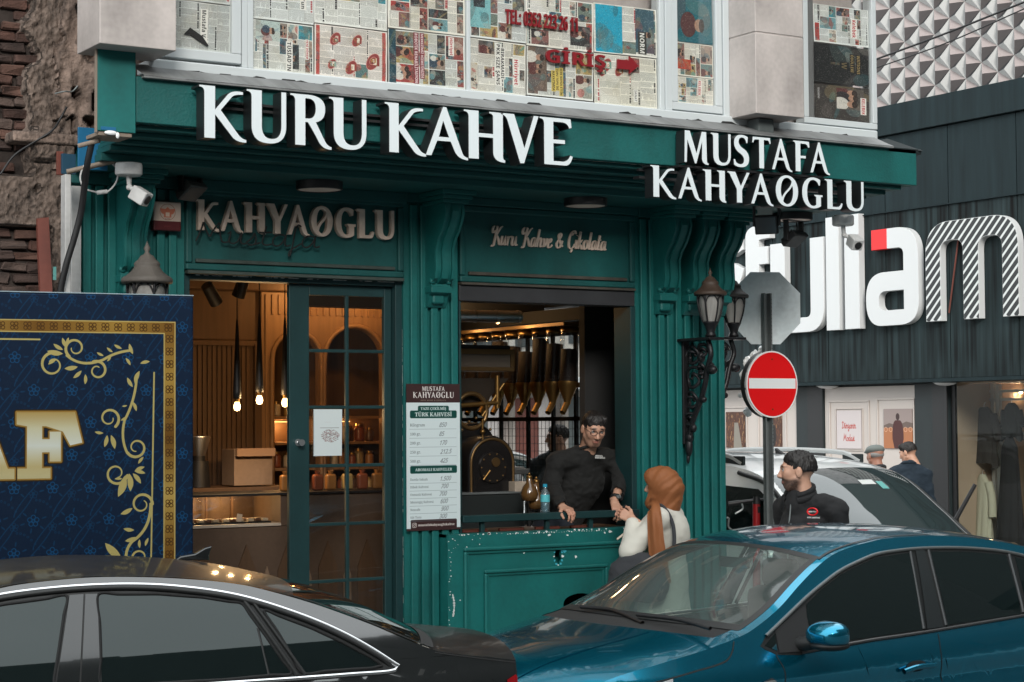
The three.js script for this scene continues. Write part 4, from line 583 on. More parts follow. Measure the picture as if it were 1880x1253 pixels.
// ---------------------------------------------------------------- inside the shop
{
  const S = (n, g, m, l) => part(shop, n, g, m, l);
  // back of the sales room: slatted wall and arched niches
  const zb = -2.8; S('partition', [box(-1.74, 0.62, 0.385, 3.29, zb - 0.1, zb - 0.02, 0)], M.woodDk);
  for (let i = 0; i < 20; i++) S('wall_slat', box(-0.3 + i * 0.042, -0.272 + i * 0.042, 0.4, 2.72, zb - 0.02, zb + 0.002, 0.003), M.woodDk);
  S('wall_rail', [box(-1.74, 0.6, 2.72, 2.76, zb - 0.02, zb + 0.02, 0.004), box(-1.74, 2.0, 3.16, 3.29, zb - 0.02, zb + 0.1, 0.02), box(0.56, 0.62, 0.4, 2.74, zb - 0.02, zb + 0.03, 0.004)], M.woodDk);
  const nz = zb + 0.02, wall = poly([[0.62, 0.4], [2.15, 0.4], [2.15, 3.16], [0.62, 3.16]]), N = [[0.93, 0.2], [1.46, 0.26]];
  N.forEach(([c, r]) => { const h = new THREE.Path(); h.moveTo(c - r, 1.5); h.lineTo(c - r, 2.62); h.absarc(c, 2.62, r, Math.PI, 0, true); h.lineTo(c + r, 1.5); h.closePath(); wall.holes.push(h); });
  S('niche_wall', uvm(extr(wall, 0.06, 0, 16).translate(0, 0, nz - 0.06)), M.woodWarm);
  for (let i = 0; i < 26; i++) { const x = 0.65 + i * 0.058; if (N.some(([c, r]) => Math.abs(x + 0.012 - c) < r + 0.05)) { S('wall_slat', box(x, x + 0.02, 2.98, 3.14, nz, nz + 0.012, 0.002), M.woodWarm); continue; } S('wall_slat', box(x, x + 0.02, 0.42, 3.14, nz, nz + 0.012, 0.002), M.woodWarm); }
  N.forEach(([c, r]) => { const g = []; for (let i = 0; i <= 14; i++) { const a = Math.PI * i / 14; g.push(V3(c - Math.cos(a) * (r + 0.02), 2.62 + Math.sin(a) * (r + 0.02), nz + 0.01)); } S('niche_arch', tube([V3(c - r - 0.02, 1.5, nz + 0.01), ...g, V3(c + r + 0.02, 1.5, nz + 0.01)], 0.02, 60, 6), M.woodWarm); });
  S('niche_back', [box(0.62, 2.15, 1.4, 3.1, nz - 0.4, nz - 0.37, 0)], M.woodDk);
  const sh = []; for (const y of [1.5, 1.72, 1.93, 2.14]) sh.push(box(0.66, 2.1, y - 0.012, y + 0.012, nz - 0.36, nz - 0.062, 0.003)); sh.forEach((g) => S('shelf', g, M.woodWarm));
  const cols = [[0.3, 0.13, 0.035], [0.22, 0.06, 0.025], [0.36, 0.24, 0.09], [0.1, 0.05, 0.03], [0.42, 0.34, 0.24]].map((c) => std(c, 0.35));
  let jar; const place = (name, label, cat, group, build) => (p, m, s = 1) => { const o = thing(name, label, cat, p, group); build(o, m, s); return o; };
  const ORD = ['first', 'second', 'third', 'fourth', 'fifth', 'sixth', 'seventh'], jarAt = place('glass_jar', '', 'jar', 'jars on the niche shelves', (o, m, s) => { lpart(o, 'jar', lathe([[0, 0], [0.035, 0], [0.038, 0.02], [0.038, 0.09], [0.028, 0.11], [0, 0.11]].map(([a, b]) => [a * s, b * s]), V3(0, 0, 0), 10), m); lpart(o, 'lid', cyl(V3(0, 0.11 * s, 0), V3(0, 0.13 * s, 0), 0.03 * s, 0.03 * s, 10), M.brass); });
  for (const y of [1.512, 1.732, 1.942]) for (let i = 0; i < 6; i++) jarAt(V3(1.25 + i * 0.083 + rnd(-0.01, 0.01), y, nz - 0.13 + rnd(-0.04, 0.04)), cols[Math.floor(rnd(5))], rnd(0.85, 1.2)).userData.label = `glass jar, ${ORD[i]} from the left on the ${{ 1.512: 'lowest', 1.732: 'middle', 1.942: 'upper' }[y]} shelf of the right niche`;
  for (const y of [1.732, 2.152]) for (let i = 0; i < 3; i++) jarAt(V3(0.82 + i * 0.1, y, nz - 0.15), cols[Math.floor(rnd(5))], rnd(0.8, 1.1)).userData.label = `glass jar, ${ORD[i]} from the left on the ${y < 2 ? 'lower' : 'top'} shelf of the left niche`;
  const bagAt = place('sweet_bag', 'tied bag of sweets standing on the counter behind the door glass', 'bag', 'bags of sweets on the counter', (o, m) => { const g = new RoundedBoxGeometry(0.085, 0.12, 0.05, 3, 0.02); g.translate(0, 0.06, 0); lpart(o, 'bag', g, m); lpart(o, 'neck', lathe([[0.012, 0.115], [0.026, 0.145]], V3(0, 0, 0), 8), m); });
  // display counter
  const zf = -1.15, top = 1.6; S('display_counter', [box(-1.7, 1.08, 0.385, 1.36, zf - 0.5, zf, 0.004), box(0.03, 0.09, 1.362, top - 0.02, zf - 0.5, zf, 0.003), box(0.092, 1.08, 1.362, top - 0.02, zf - 0.5, zf, 0.003), box(-1.7, 0.028, 1.362, top - 0.02, zf - 0.5, zf - 0.47, 0.002)], std([0.12, 0.075, 0.048], 0.65, { map: T.mottle }), 'brown display counter with lit glass front');
  S('counter_top', box(-1.72, 1.1, top - 0.018, top, zf - 0.52, zf + 0.02, 0.004), M.black); S('display_ledge', box(-1.7, 0.03, 1.364, 1.385, zf - 0.3, zf + 0.012, 0.003), M.cream); S('display_glass', box(-1.7, 0.028, 1.386, top - 0.02, zf - 0.008, zf - 0.004, 0), M.glass); for (const x of [-0.62, -0.36, -0.16]) S('display_post', box(x - 0.008, x + 0.008, 1.386, top - 0.02, zf - 0.44, zf - 0.42, 0), M.woodDk);
  for (let i = 0; i < 8; i++) { const x = -1.2 + i * 0.32; const s = poly([[-0.075, 0.4], [0.075, 0.4], [0.075, 1.05], [0, 1.24], [-0.075, 1.05]]); S('pointed_panel', uvm(extr(s, 0.012).translate(x, 0, zf + 0.002)), M.woodDk); const s2 = poly([[-0.03, 0.4], [0.03, 0.4], [0.03, 0.98], [0, 1.08], [-0.03, 0.98]]); S('pointed_panel', uvm(extr(s2, 0.01).translate(x + 0.16, 0, zf + 0.002)), M.tan); }
  const tray = place('chocolate_tray', 'dark tray of chocolates in the lit display counter', 'tray', 'trays in the display counter', (o) => { lpart(o, 'tray', box(-0.09, 0.09, 0, 0.012, -0.09, 0.09, 0.002), M.black); for (let i = 0; i < 9; i++) lpart(o, 'piece', box(-0.08 + (i % 3) * 0.055, -0.035 + (i % 3) * 0.055, 0.012, 0.034, -0.08 + Math.floor(i / 3) * 0.055, -0.035 + Math.floor(i / 3) * 0.055, 0.006), cols[(i * 3) % 5 === 0 ? 3 : 4 - (i % 2)]); });
  for (let i = 0; i < 4; i++) tray(V3(-0.68 + i * 0.19, 1.386, zf - 0.14)).userData.label = `tray of chocolates, ${ORD[i]} from the left in the lit display counter`;
  { const c = thing('price_card', 'small pale price card standing in the lit display counter', 'price card', V3(-0.27, 1.4, zf - 0.06)); lpart(c, 'card', box(-0.02, 0.02, 0, 0.055, 0, 0.003, 0).rotateZ(-0.2), M.cream); }
  for (let i = 0; i < 7; i++) bagAt(V3(0.14 + i * 0.125, 1.602, zf - 0.12 - rnd(0.06)), cols[(i * 2) % 3], 1).userData.label = `tied bag of sweets, ${ORD[i]} from the left on the counter behind the door glass`;
  const lampLight = (p, i, c = [1, 0.62, 0.28], d = 0) => { const l = new THREE.PointLight(new THREE.Color().setRGB(...c), i, d, 2); l.position.copy(p); l.castShadow = true; scene.add(l); };
  for (const x of [-0.9, -0.47, -0.22]) { S('display_lamp', box(x - 0.03, x + 0.03, top - 0.026, top - 0.0205, zf - 0.3, zf - 0.26, 0), glow([1, 0.6, 0.2], 12)); lampLight(V3(x, top - 0.045, zf - 0.28), 0.13); }
  { const bx = thing('cardboard_box', 'brown cardboard box standing on the far counter inside', 'box', V3(0.28, 1.62, -2.3)); lpart(bx, 'box', box(-0.16, 0.16, 0, 0.28, -0.12, 0.12, 0.004), M.tan); lpart(bx, 'flap', box(-0.16, 0.16, 0.24, 0.3, 0.12, 0.15, 0.002).rotateX(0.1), std([0.33, 0.2, 0.12], 0.8)); S('back_counter', box(-0.5, 0.6, 0.385, 1.61, -2.7, -2.1, 0.005), M.woodDk);
    const mg = thing('coffee_grinder', 'dark coffee grinder behind the counter inside the door', 'grinder', V3(-0.12, 1.612, -2.3)); lpart(mg, 'body', [cyl(V3(0, 0, 0), V3(0, 0.2, 0), 0.09, 0.075, 14), cyl(V3(0, 0.2, 0), V3(0, 0.24, 0), 0.05, 0.05, 12)], M.black); lpart(mg, 'hopper', lathe([[0.05, 0.24], [0.09, 0.38], [0.085, 0.39]], V3(0, 0, 0), 14), M.steel); }
  // niche glow
  N.forEach(([c, r]) => { for (const y of [1.9]) { S('shelf_and_fill_lamp', box(c - 0.1, c + 0.1, y + 0.205, y + 0.21, nz - 0.3, nz - 0.28, 0), glow([1, 0.5, 0.15], 2.5)); lampLight(V3(c, y + 0.18, nz - 0.26), 0.13, [1, 0.5, 0.16]); } });
  // pendant lamps and track spots
  [[435, 745, 'nearest the open doorway, left of three'], [476, 733, 'in the middle of three'], [523, 738, 'next to the door leaf, right of three']].forEach(([px, py, where]) => {
    const b = at(px, py, -1.35), l = thing('pendant_lamp', 'slim black pendant lamp with glowing bulb, ' + where, 'pendant lamp', V3(b.x, 3.3, b.z), 'pendant lamps over the display counter'), y = b.y - 3.3;
    lpart(l, 'cable', cyl(V3(0, y + 0.6, 0), V3(0, 0, 0), 0.004), M.black); lpart(l, 'shade', lathe([[0.006, 0.62], [0.011, 0.56], [0.03, 0.1], [0.03, 0.05], [0, 0.05]].map(([r, h]) => [r, y + h]), V3(0, 0, 0), 14), M.black); lpart(l, 'socket', cyl(V3(0, y + 0.025, 0), V3(0, y + 0.05, 0), 0.018), M.brass);
    lpart(l, 'bulb', lathe([[0.012, 0.03], [0.022, 0.008], [0.026, -0.012], [0.018, -0.034], [0, -0.04]].map(([r, h]) => [r, y + h]), V3(0, 0, 0), 14), glow([1, 0.62, 0.25], 6)); lampLight(V3(b.x, b.y - 0.07, b.z), 0.42);
  });
  [[384, 542, 0.5], [452, 531, -0.4]].forEach(([px, py, a], i) => { const p = at(px, py, -1.5), t = thing('track_spotlight', i ? 'black track spotlight nearer the pendant cables' : 'black track spotlight at the left of the doorway', 'spotlight', V3(p.x, 3.3, p.z)); const dy = p.y - 3.3; lpart(t, 'track', box(-0.16, 0.16, -0.03, 0, -0.015, 0.015, 0), M.black); lpart(t, 'arm', cyl(V3(0, dy + 0.06, 0), V3(0, -0.03, 0), 0.01), M.black); lpart(t, 'head', cyl(V3(-0.02, dy + 0.07, 0), V3(0.06 * (i ? -1 : 1) + 0.02, dy - 0.05, -0.06), 0.045, 0.05, 16), M.black); });
  N.forEach(([c, r]) => { S('shelf_and_fill_lamp', box(c - 0.09, c + 0.09, 3.19, 3.2, nz + 0.32, nz + 0.35, 0), glow([1, 0.55, 0.18], 3)); lampLight(V3(c, 3.17, nz + 0.335), 0.3, [1, 0.52, 0.18]); });  // glowing bars and lights added under the ceiling to brighten the niche wall

  // ---- the roasting side, seen through the serving window
  { const g = extr(poly([[0.6, 0.2], [0.66, 0.2], [2.14, 2.76], [2.08, 2.76]]), 2.9); g.rotateX(-Math.PI / 2); g.translate(0, 0.385, 0); S('inner_partition', uvm(g), M.woodDk); }
  S('side_window', [box(2.98, 3.15, 3.06, 3.098, -3.9, -1.0, 0), box(3.06, 3.11, 2.1, 2.135, -3.9, -1.002, 0), ...[-3.55, -3.1, -2.65, -2.25, -1.9, -1.5].map((z) => box(3.07, 3.1, 1.152, 3.05, z - 0.014, z + 0.014, 0)), box(3.06, 3.11, 2.82, 2.86, -3.9, -1.002, 0)], M.black, 'black framed side window');
  { const g = []; for (let i = 0; i < 40; i++) g.push(box(3.085, 3.088, 1.16, 2.1, -3.88 + i * 0.06, -3.876 + i * 0.06, 0)); for (let i = 0; i < 14; i++) g.push(box(3.0845, 3.0885, 1.2 + i * 0.064, 1.204 + i * 0.064, -3.88, -1.45, 0)); const w = S('window_mesh', g, M.black, 'fine wire mesh'); w.userData.kind = 'stuff'; }
  S('side_pane', box(3.115, 3.12, 1.152, 3.06, -3.898, -1.003, 0), M.glass);
  const disp = []; for (let i = 0; i < 9; i++) {
    const z = -1.08 - i * 0.21, d = thing('coffee_dispenser', ['nearest', 'second nearest', 'third nearest', 'fourth', 'fifth', 'sixth', 'seventh', 'eighth', 'farthest'][i] + ' clear coffee bean tube with brass funnel inside the serving window', 'coffee dispenser', V3(2.45, 2.2, z), 'coffee bean dispensers in a row'); d.rotation.z = -0.06;
    lpart(d, 'tube', lathe([[0.074, 0.2], [0.074, 0.62]], V3(0, 0, 0), 20), phy([0.9, 0.92, 0.92], 0.04, { transmission: 1, thickness: 0, side: THREE.DoubleSide })); lpart(d, 'beans', lathe([[0, 0.2], [0.066, 0.2], [0.066, 0.46 + (i % 3) * 0.05], [0, 0.47 + (i % 3) * 0.05]], V3(0, 0, 0), 16), std([0.025, 0.012, 0.008], 0.6, { bumpMap: T.grit, bumpScale: 0.01 }));
    lpart(d, 'rim', [lathe([[0.078, 0.6], [0.078, 0.64], [0, 0.65]], V3(0, 0, 0), 18)], M.brass); lpart(d, 'funnel', [lathe([[0.078, 0.21], [0.078, 0.18], [0.03, 0.06], [0.026, 0.03]], V3(0, 0, 0), 18), cyl(V3(0, 0.04, 0), V3(-0.06, -0.04, 0.03), 0.026, 0.024, 12, true)], M.brass);
  }
  S('dispenser_rail', [box(2.36, 2.56, 2.84, 2.87, -2.95, -0.98, 0.004), box(2.5, 2.53, 2.36, 2.4, -2.95, -0.98, 0.003)], M.bronze);
  S('dark_beam', [box(0.71, 2.97, 3.02, 3.14, -2.4, -2.2, 0.004), box(2.6, 2.9, 2.9, 3.0, -4.5, -1.05, 0.004)], M.blackMat);
  { const t = thing('air_duct', 'shiny metal ventilation duct under the ceiling inside the serving window', 'duct', at(845, 580, -0.9)); const a = at(800, 580, -0.9), b = at(955, 582, -0.9), r = 0.045; part(t, 'pipe', cyl(a, b, r, r, 20, true), M.steel); for (const k of [0.45, 0.7, 0.96]) { const p = a.clone().lerp(b, k); part(t, 'joint', cyl(p, p.clone().add(V3(0.012, 0, 0)), r + 0.004, r + 0.004, 20), M.steel); } }
  { // hopper box of the roaster
    const a = at(835, 645, -0.85), b = at(945, 682, -0.85), t = thing('roaster_hopper', 'brass framed glass hopper above the roasting machine', 'hopper', V3(a.x, b.y, -0.95));
    part(t, 'frame', [box(a.x, b.x, a.y - 0.02, a.y + 0.02, -1.15, -0.85, 0.003), box(a.x, b.x, b.y, b.y + 0.03, -1.15, -0.85, 0.003), box(b.x - 0.03, b.x, b.y + 0.03, a.y - 0.02, -1.15, -0.85, 0.003)], M.bronze); part(t, 'pane', box(a.x, b.x - 0.03, b.y + 0.03, a.y - 0.02, -0.87, -0.865, 0), phy([0.3, 0.25, 0.2], 0.1, { transmission: 0.6 })); part(t, 'lid', box(a.x, b.x - 0.02, a.y + 0.02, a.y + 0.05, -1.12, -0.88, 0.003), M.black);
    const c = at(945, 695, -0.85), d = at(880, 755, -0.85); part(t, 'chute', uvm(extr(poly([[a.x, c.y], [c.x - 0.02, c.y], [d.x, d.y], [a.x, d.y]]), 0.2).translate(0, 0, -1.1)), std([0.04, 0.03, 0.022], 0.5, { metalness: 0.5 }));
    part(t, 'bracket', [cyl(at(885, 765, -0.84), at(925, 705, -0.84), 0.012, 0.012, 6), cyl(at(845, 745, -0.84), at(915, 740, -0.84), 0.02, 0.02, 6), cyl(at(913, 690, -0.84), at(913, 750, -0.84), 0.018, 0.018, 6)], M.brass); part(t, 'ring', [new THREE.TorusGeometry(0.13, 0.018, 8, 24).translate(at(866, 760, -0.84).x, at(866, 755, -0.84).y, -0.84)], M.bronze); }
  { const a = at(862, 905, -0.8), b = at(940, 805, -0.8), r = (b.x - a.x) / 2, cx = (a.x + b.x) / 2, cy = b.y - r, t = thing('coffee_roaster', 'black drum coffee roaster with rounded top inside the serving window', 'coffee roaster', V3(cx, 1.4, -1.0));
    const s = new THREE.Shape(); s.moveTo(cx - r, a.y); s.lineTo(cx - r, cy); s.absarc(cx, cy, r, Math.PI, 0, true); s.lineTo(cx + r, a.y); s.closePath(); const lac = std([0.012, 0.011, 0.011], 0.22); part(t, 'drum', uvm(extr(s, 0.3, 0.02, 18).translate(0, 0, -1.1)), lac); part(t, 'rear_drum', uvm(extr(s, 0.4, 0.02, 18).translate(0.02, 0.1, -1.5)), lac);
    { const e = []; for (let i = 0; i <= 16; i++) { const q = Math.PI * i / 16; e.push(V3(cx - Math.cos(q) * (r - 0.004), cy + Math.sin(q) * (r - 0.004), -0.782)); } part(t, 'front_rim', tube([V3(cx - r + 0.004, a.y, -0.782), ...e, V3(cx + r - 0.004, a.y, -0.782)], 0.012, 60, 6), M.bronze); part(t, 'door', new THREE.CylinderGeometry(r * 0.62, r * 0.62, 0.02, 28).rotateX(Math.PI / 2).translate(cx, cy - 0.03, -0.776), std([0.03, 0.026, 0.024], 0.3, { metalness: 0.5 })); part(t, 'sight_glass', new THREE.CylinderGeometry(0.035, 0.035, 0.02, 18).rotateX(Math.PI / 2).translate(cx + 0.02, cy + 0.01, -0.766), M.bronze); for (let i = 0; i < 10; i++) { const q = i / 10 * 6.283; part(t, 'rivet', ball(V3(cx + Math.cos(q) * r * 0.55, cy - 0.03 + Math.sin(q) * r * 0.55, -0.764), 0.008, 1, 1, 1, 6), M.bronze); } part(t, 'handle', cyl(V3(cx - r * 0.5, cy - 0.12, -0.755), V3(cx - r * 0.2, cy - 0.05, -0.75), 0.008), M.brass); }
    part(t, 'bolt', [0, 1, 2, 3, 4].map((i) => { const g = at(848 + i * 13, 790 - Math.sin(i / 4 * 3.1) * 22, -0.78); return ball(g, 0.012, 1, 1, 1, 8); }), M.bronze); part(t, 'lever', [cyl(at(886, 770, -0.76), at(886, 808, -0.76), 0.008), ball(at(886, 793, -0.75), 0.02, 1, 1, 1, 10)], M.brass);
    part(t, 'cooler', [box(at(845, 905, -0.7).x - 0.1, at(962, 905, -0.7).x, 0.4, at(900, 908, -0.7).y, -1.3, -0.7, 0.01)], std([0.02, 0.024, 0.024], 0.4)); part(t, 'cooler_rim', [box(at(845, 905, -0.7).x - 0.1, at(965, 905, -0.7).x, at(900, 908, -0.7).y, at(900, 904, -0.7).y, -1.32, -0.69, 0.003)], M.galv); }
  { const a = at(940, 862, -0.9), b = at(966, 845, -0.9), t = thing('steel_stand', 'small steel stand beside the drum roaster', 'stand', V3(a.x, 1.4, -0.95)); part(t, 'top', [box(a.x - 0.02, b.x + 0.03, a.y - 0.04, a.y, -1.1, -0.9, 0.004), box(a.x, b.x, a.y, a.y + 0.015, -1.08, -0.92, 0.004)], M.steel); part(t, 'leg', [cyl(V3(b.x, a.y - 0.04, -0.95), V3(b.x - 0.02, 1.3, -0.95), 0.012), cyl(V3(a.x + 0.03, a.y - 0.04, -0.95), V3(a.x + 0.03, 1.3, -0.95), 0.012)], M.steel); const c = thing('carton', 'small pale carton beside the drum roaster', 'carton', at(952, 903, -0.72)); const p = at(952, 903, -0.72); part(c, 'box', box(p.x - 0.05, p.x + 0.05, p.y, p.y + 0.075, -0.78, -0.69, 0.003), M.cream); }
  for (const [px, py, h, l] of [[985, 935, 0.2, 'front'], [972, 920, 0.17, 'rear']]) { const p = at(px, py, -0.35), t = thing('coffee_pot', `brown glass coffee pot with brass lid, ${l} one of the pair beside the water bottle`, 'pot', p); lpart(t, 'body', lathe([[0, 0], [0.06, 0], [0.066, 0.05], [0.05, 0.1], [0.025, 0.13], [0.02, h]], V3(0, 0, 0), 16), phy([0.12, 0.06, 0.02], 0.12, { clearcoat: 1 })); lpart(t, 'lid', [ball(V3(0, h, 0), 0.024, 1, 0.8, 1, 10), ball(V3(0, h + 0.025, 0), 0.01, 1, 1, 1, 8)], M.brass); }
  { const b = at(1001, 944, -0.06), t = thing('water_bottle', 'clear plastic water bottle with blue cap and label on the serving sill', 'bottle', b), pl = phy([0.75, 0.9, 0.95], 0.06, { transmission: 0.9, thickness: 0 }); lpart(t, 'bottle', lathe([[0, 0], [0.03, 0], [0.033, 0.008], [0.031, 0.03], [0.033, 0.05], [0.033, 0.13], [0.03, 0.15], [0.014, 0.18], [0.0135, 0.195]], V3(0, 0, 0), 20), pl); lpart(t, 'label', lathe([[0.0335, 0.085], [0.0335, 0.135]], V3(0, 0, 0), 20), std([0.1, 0.5, 0.55], 0.4)); lpart(t, 'cap', cyl(V3(0, 0.19, 0), V3(0, 0.212, 0), 0.0165), std([0.02, 0.3, 0.45], 0.4)); lpart(t, 'water', lathe([[0, 0.004], [0.029, 0.006], [0.03, 0.08], [0, 0.081]], V3(0, 0, 0), 16), phy([0.05, 0.25, 0.3], 0.1, { transmission: 0.7 })); }
  lampLight(V3(1.9, 3.05, -2.0), 0.45); S('ceiling_lamp', cyl(V3(1.9, 3.1, -2.0), V3(1.9, 3.14, -2.0), 0.05), glow([1, 0.62, 0.28], 6));
  for (const x of [2.2]) for (const z of [-1.7, -2.5]) { S('rail_lamp', ball(V3(x, 2.9, z), 0.018, 1, 1, 1, 8), glow([1, 0.55, 0.2], 4)); lampLight(V3(x, 2.86, z), 0.07); }
}

// ---------------------------------------------------------------- the store across the side street
const XB = 12, bz = (px, py, x = XB) => atX(px, py, x), toB = (g) => g.rotateY(-Math.PI / 2); // local x runs along the wall (world z), local z out of it (world -x)
{
  const store = thing('clothing_store', 'dark slate clothing store across the side street with white relief facade above', 'store', V3(XB, 0, -4)), S = (n, g, m, l) => part(store, n, g, m, l);
  S('upper_body', box(XB + 0.16, 26, 2.62, 12, -13, 9, 0), M.slateDk); S('ground_body', [box(XB + 0.3, 26, 0, 2.62, -13, -6.95, 0), box(XB + 2.6, 26, 0, 2.62, -6.95, 9, 0)], M.slateDk);
  const zs = []; for (let z = -13; z < 9; z += 1.18) zs.push(z); const z0 = -6.53; // panels with open joints
  const seams = []; for (let k = -6; k < 13; k++) seams.push(z0 + k * 1.18);
  for (let i = 0; i < seams.length - 1; i++) { const a = seams[i] + 0.006, b = seams[i + 1] - 0.006; S('wall_panel', box(XB, XB + 0.15, 2.625, 4.87, a, b, 0.004), M.slateStain); S('wall_panel', box(XB, XB + 0.15, 4.885, 5.9, a, b, 0.004), M.slate); }
  S('band', box(XB - 0.055, XB + 0.15, 5.912, 6.31, -13, 9, 0.004), M.slate); S('ledge', box(XB - 0.03, XB + 0.15, 4.872, 4.883, -13, 9, 0), M.slate); S('drip_edge', box(XB - 0.03, XB + 0.28, 2.575, 2.622, -13, 9, 0.004), M.slate);
  S('facade_base', box(XB + 0.05, XB + 0.15, 6.31, 12, -13, 9, 0), M.slateDk);
  // relief of three-sided tiles
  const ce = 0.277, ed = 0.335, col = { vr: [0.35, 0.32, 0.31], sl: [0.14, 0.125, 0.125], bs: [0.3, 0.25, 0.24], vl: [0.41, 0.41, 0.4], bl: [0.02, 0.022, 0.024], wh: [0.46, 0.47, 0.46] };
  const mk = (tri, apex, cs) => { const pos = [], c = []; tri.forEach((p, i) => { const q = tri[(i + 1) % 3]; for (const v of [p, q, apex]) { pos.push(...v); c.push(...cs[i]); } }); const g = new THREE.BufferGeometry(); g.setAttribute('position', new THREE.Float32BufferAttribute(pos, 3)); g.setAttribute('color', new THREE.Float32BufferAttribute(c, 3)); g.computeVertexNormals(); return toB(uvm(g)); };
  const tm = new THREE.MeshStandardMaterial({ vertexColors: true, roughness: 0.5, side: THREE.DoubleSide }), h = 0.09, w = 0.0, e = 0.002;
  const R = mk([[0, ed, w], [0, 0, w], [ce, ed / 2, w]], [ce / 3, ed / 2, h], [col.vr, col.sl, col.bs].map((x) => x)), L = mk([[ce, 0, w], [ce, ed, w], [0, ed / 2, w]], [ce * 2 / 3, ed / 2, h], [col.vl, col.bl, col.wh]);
  // order of the faces of R: upright edge, lower slope (rises to the right), upper slope; of L: upright edge, upper slope, lower slope
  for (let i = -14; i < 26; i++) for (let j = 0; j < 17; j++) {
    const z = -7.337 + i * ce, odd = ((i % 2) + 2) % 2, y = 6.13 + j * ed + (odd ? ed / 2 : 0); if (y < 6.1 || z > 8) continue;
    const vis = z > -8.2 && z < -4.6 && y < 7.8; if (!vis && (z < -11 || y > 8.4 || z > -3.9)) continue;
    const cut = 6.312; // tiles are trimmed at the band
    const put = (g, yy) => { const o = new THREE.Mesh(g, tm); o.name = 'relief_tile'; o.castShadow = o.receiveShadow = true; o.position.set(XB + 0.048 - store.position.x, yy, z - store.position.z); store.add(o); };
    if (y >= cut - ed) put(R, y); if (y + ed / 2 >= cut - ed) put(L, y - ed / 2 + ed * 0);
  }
  { const far = []; S('relief_rest', [box(XB - 0.02, XB + 0.05, 8.6, 12, -13, -3.7, 0), box(XB - 0.0, XB + 0.05, 6.31, 8.6, -13, -11.1, 0)], std([0.5, 0.47, 0.47], 0.5, { map: T.mottle })); }
  // street level
  const cream = std([0.56, 0.5, 0.46], 0.5), xg = XB + 0.25, pan = (za, zb) => S('poster_wall', box(xg, xg + 0.05, 0.1, 2.55, za, zb, 0.004), cream, 'cream boarded shop front');
  pan(-11.9, -9.86); pan(-9.265, -7.44); S('dark_column', [box(xg - 0.03, xg + 0.05, 0, 2.57, -9.855, -9.27, 0.005), box(xg - 0.03, xg + 0.05, 0, 2.57, -7.435, -6.82, 0.005)], M.slateDk); S('column_trim', [box(xg - 0.034, xg - 0.031, 0, 2.57, -9.6, -9.28, 0.001), box(xg - 0.034, xg - 0.031, 0, 2.57, -7.1, -6.83, 0.001), box(xg - 0.05, xg - 0.03, 0, 2.57, -6.86, -6.82, 0.003)], M.black);
  const frame = (za, zb, ya, yb, wd = 0.025) => { const g = merge(frameBars(za, zb, ya, yb, 0, wd, 0.018)); toB(g); g.translate(xg, 0, 0); S('panel_frame', g, cream); };
  frame(-9.17, -8.34, 0.25, 2.36); frame(-9.03, -8.47, 1.66, 2.25, 0.012); frame(-8.19, -7.46, 0.25, 2.38); frame(-11.6, -11.0, 0.3, 2.3); frame(-10.75, -10.1, 0.3, 2.3);
  const poster = (name, label, za, zb, ya, yb, draw) => { const t = thing(name, label, 'poster', V3(xg, ya, (za + zb) / 2)), tx = canvasTex(260, Math.round(260 * (yb - ya) / (zb - za)), draw), g = new THREE.BoxGeometry(zb - za, yb - ya, 0.012); uvRect(g, -(zb - za) / 2, (zb - za) / 2, -(yb - ya) / 2, (yb - ya) / 2); toB(g); g.translate(xg - 0.012, (ya + yb) / 2, (za + zb) / 2); part(t, 'print', g, std([0.95, 0.95, 0.95], 0.5, { map: tx })); };
  const person2 = (g, x, y, s, c1, c2) => { g.fillStyle = c1; g.beginPath(); g.ellipse(x, y, s * 0.09, s * 0.12, 0, 0, 7); g.fill(); g.fillStyle = c2; g.beginPath(); g.moveTo(x - s * 0.1, y + s * 0.12); g.quadraticCurveTo(x - s * 0.28, y + s * 0.16, x - s * 0.26, y + s * 0.75); g.lineTo(x - s * 0.16, y + s * 1.1); g.lineTo(x + s * 0.16, y + s * 1.1); g.lineTo(x + s * 0.28, y + s * 0.75); g.quadraticCurveTo(x + s * 0.28, y + s * 0.16, x + s * 0.1, y + s * 0.12); g.fill(); };
  poster('fashion_poster', 'poster of a figure in dark red clothing on an orange plain, nearest the store window', -8.05, -7.5, 1.7, 2.235, (g, w, hh) => { g.fillStyle = '#9a8a85'; g.fillRect(0, 0, w, hh * 0.42); g.fillStyle = '#6b5a52'; g.beginPath(); g.moveTo(0, hh * 0.42); g.lineTo(w * 0.2, hh * 0.36); g.lineTo(w * 0.5, hh * 0.42); g.lineTo(w * 0.8, hh * 0.32); g.lineTo(w, hh * 0.36); g.lineTo(w, hh * 0.5); g.lineTo(0, hh * 0.5); g.fill(); g.fillStyle = '#b07048'; g.fillRect(0, hh * 0.48, w, hh * 0.52); g.strokeStyle = '#d8a888'; g.lineWidth = 4; for (let i = 0; i < 6; i++) { g.beginPath(); g.arc(20 + i * 45, hh * 0.52, 14, 0, 7); g.stroke(); } person2(g, w * 0.5, hh * 0.2, hh * 0.75, '#3a2320', '#4a1f1c'); });
  poster('text_poster', 'white poster with red handwritten words Dünyanın Modası', -9.0, -8.5, 1.69, 2.22, (g, w, hh) => { g.fillStyle = '#cfc5c4'; g.fillRect(0, 0, w, hh); g.strokeStyle = '#b4463c'; g.lineWidth = 5; g.lineCap = 'round'; const wr = (txt, y, W) => { const [st, ww] = handStrokes(txt, 0, 0, 26), k = W / ww; st.forEach((s) => { g.beginPath(); s.forEach((p, i) => i ? g.lineTo(w / 2 - W / 2 + p.x * k, y - p.y) : g.moveTo(w / 2 - W / 2 + p.x * k, y - p.y)); g.stroke(); }); }; wr('Dünyanın', hh * 0.47, 150); wr('Modası', hh * 0.8, 120); });
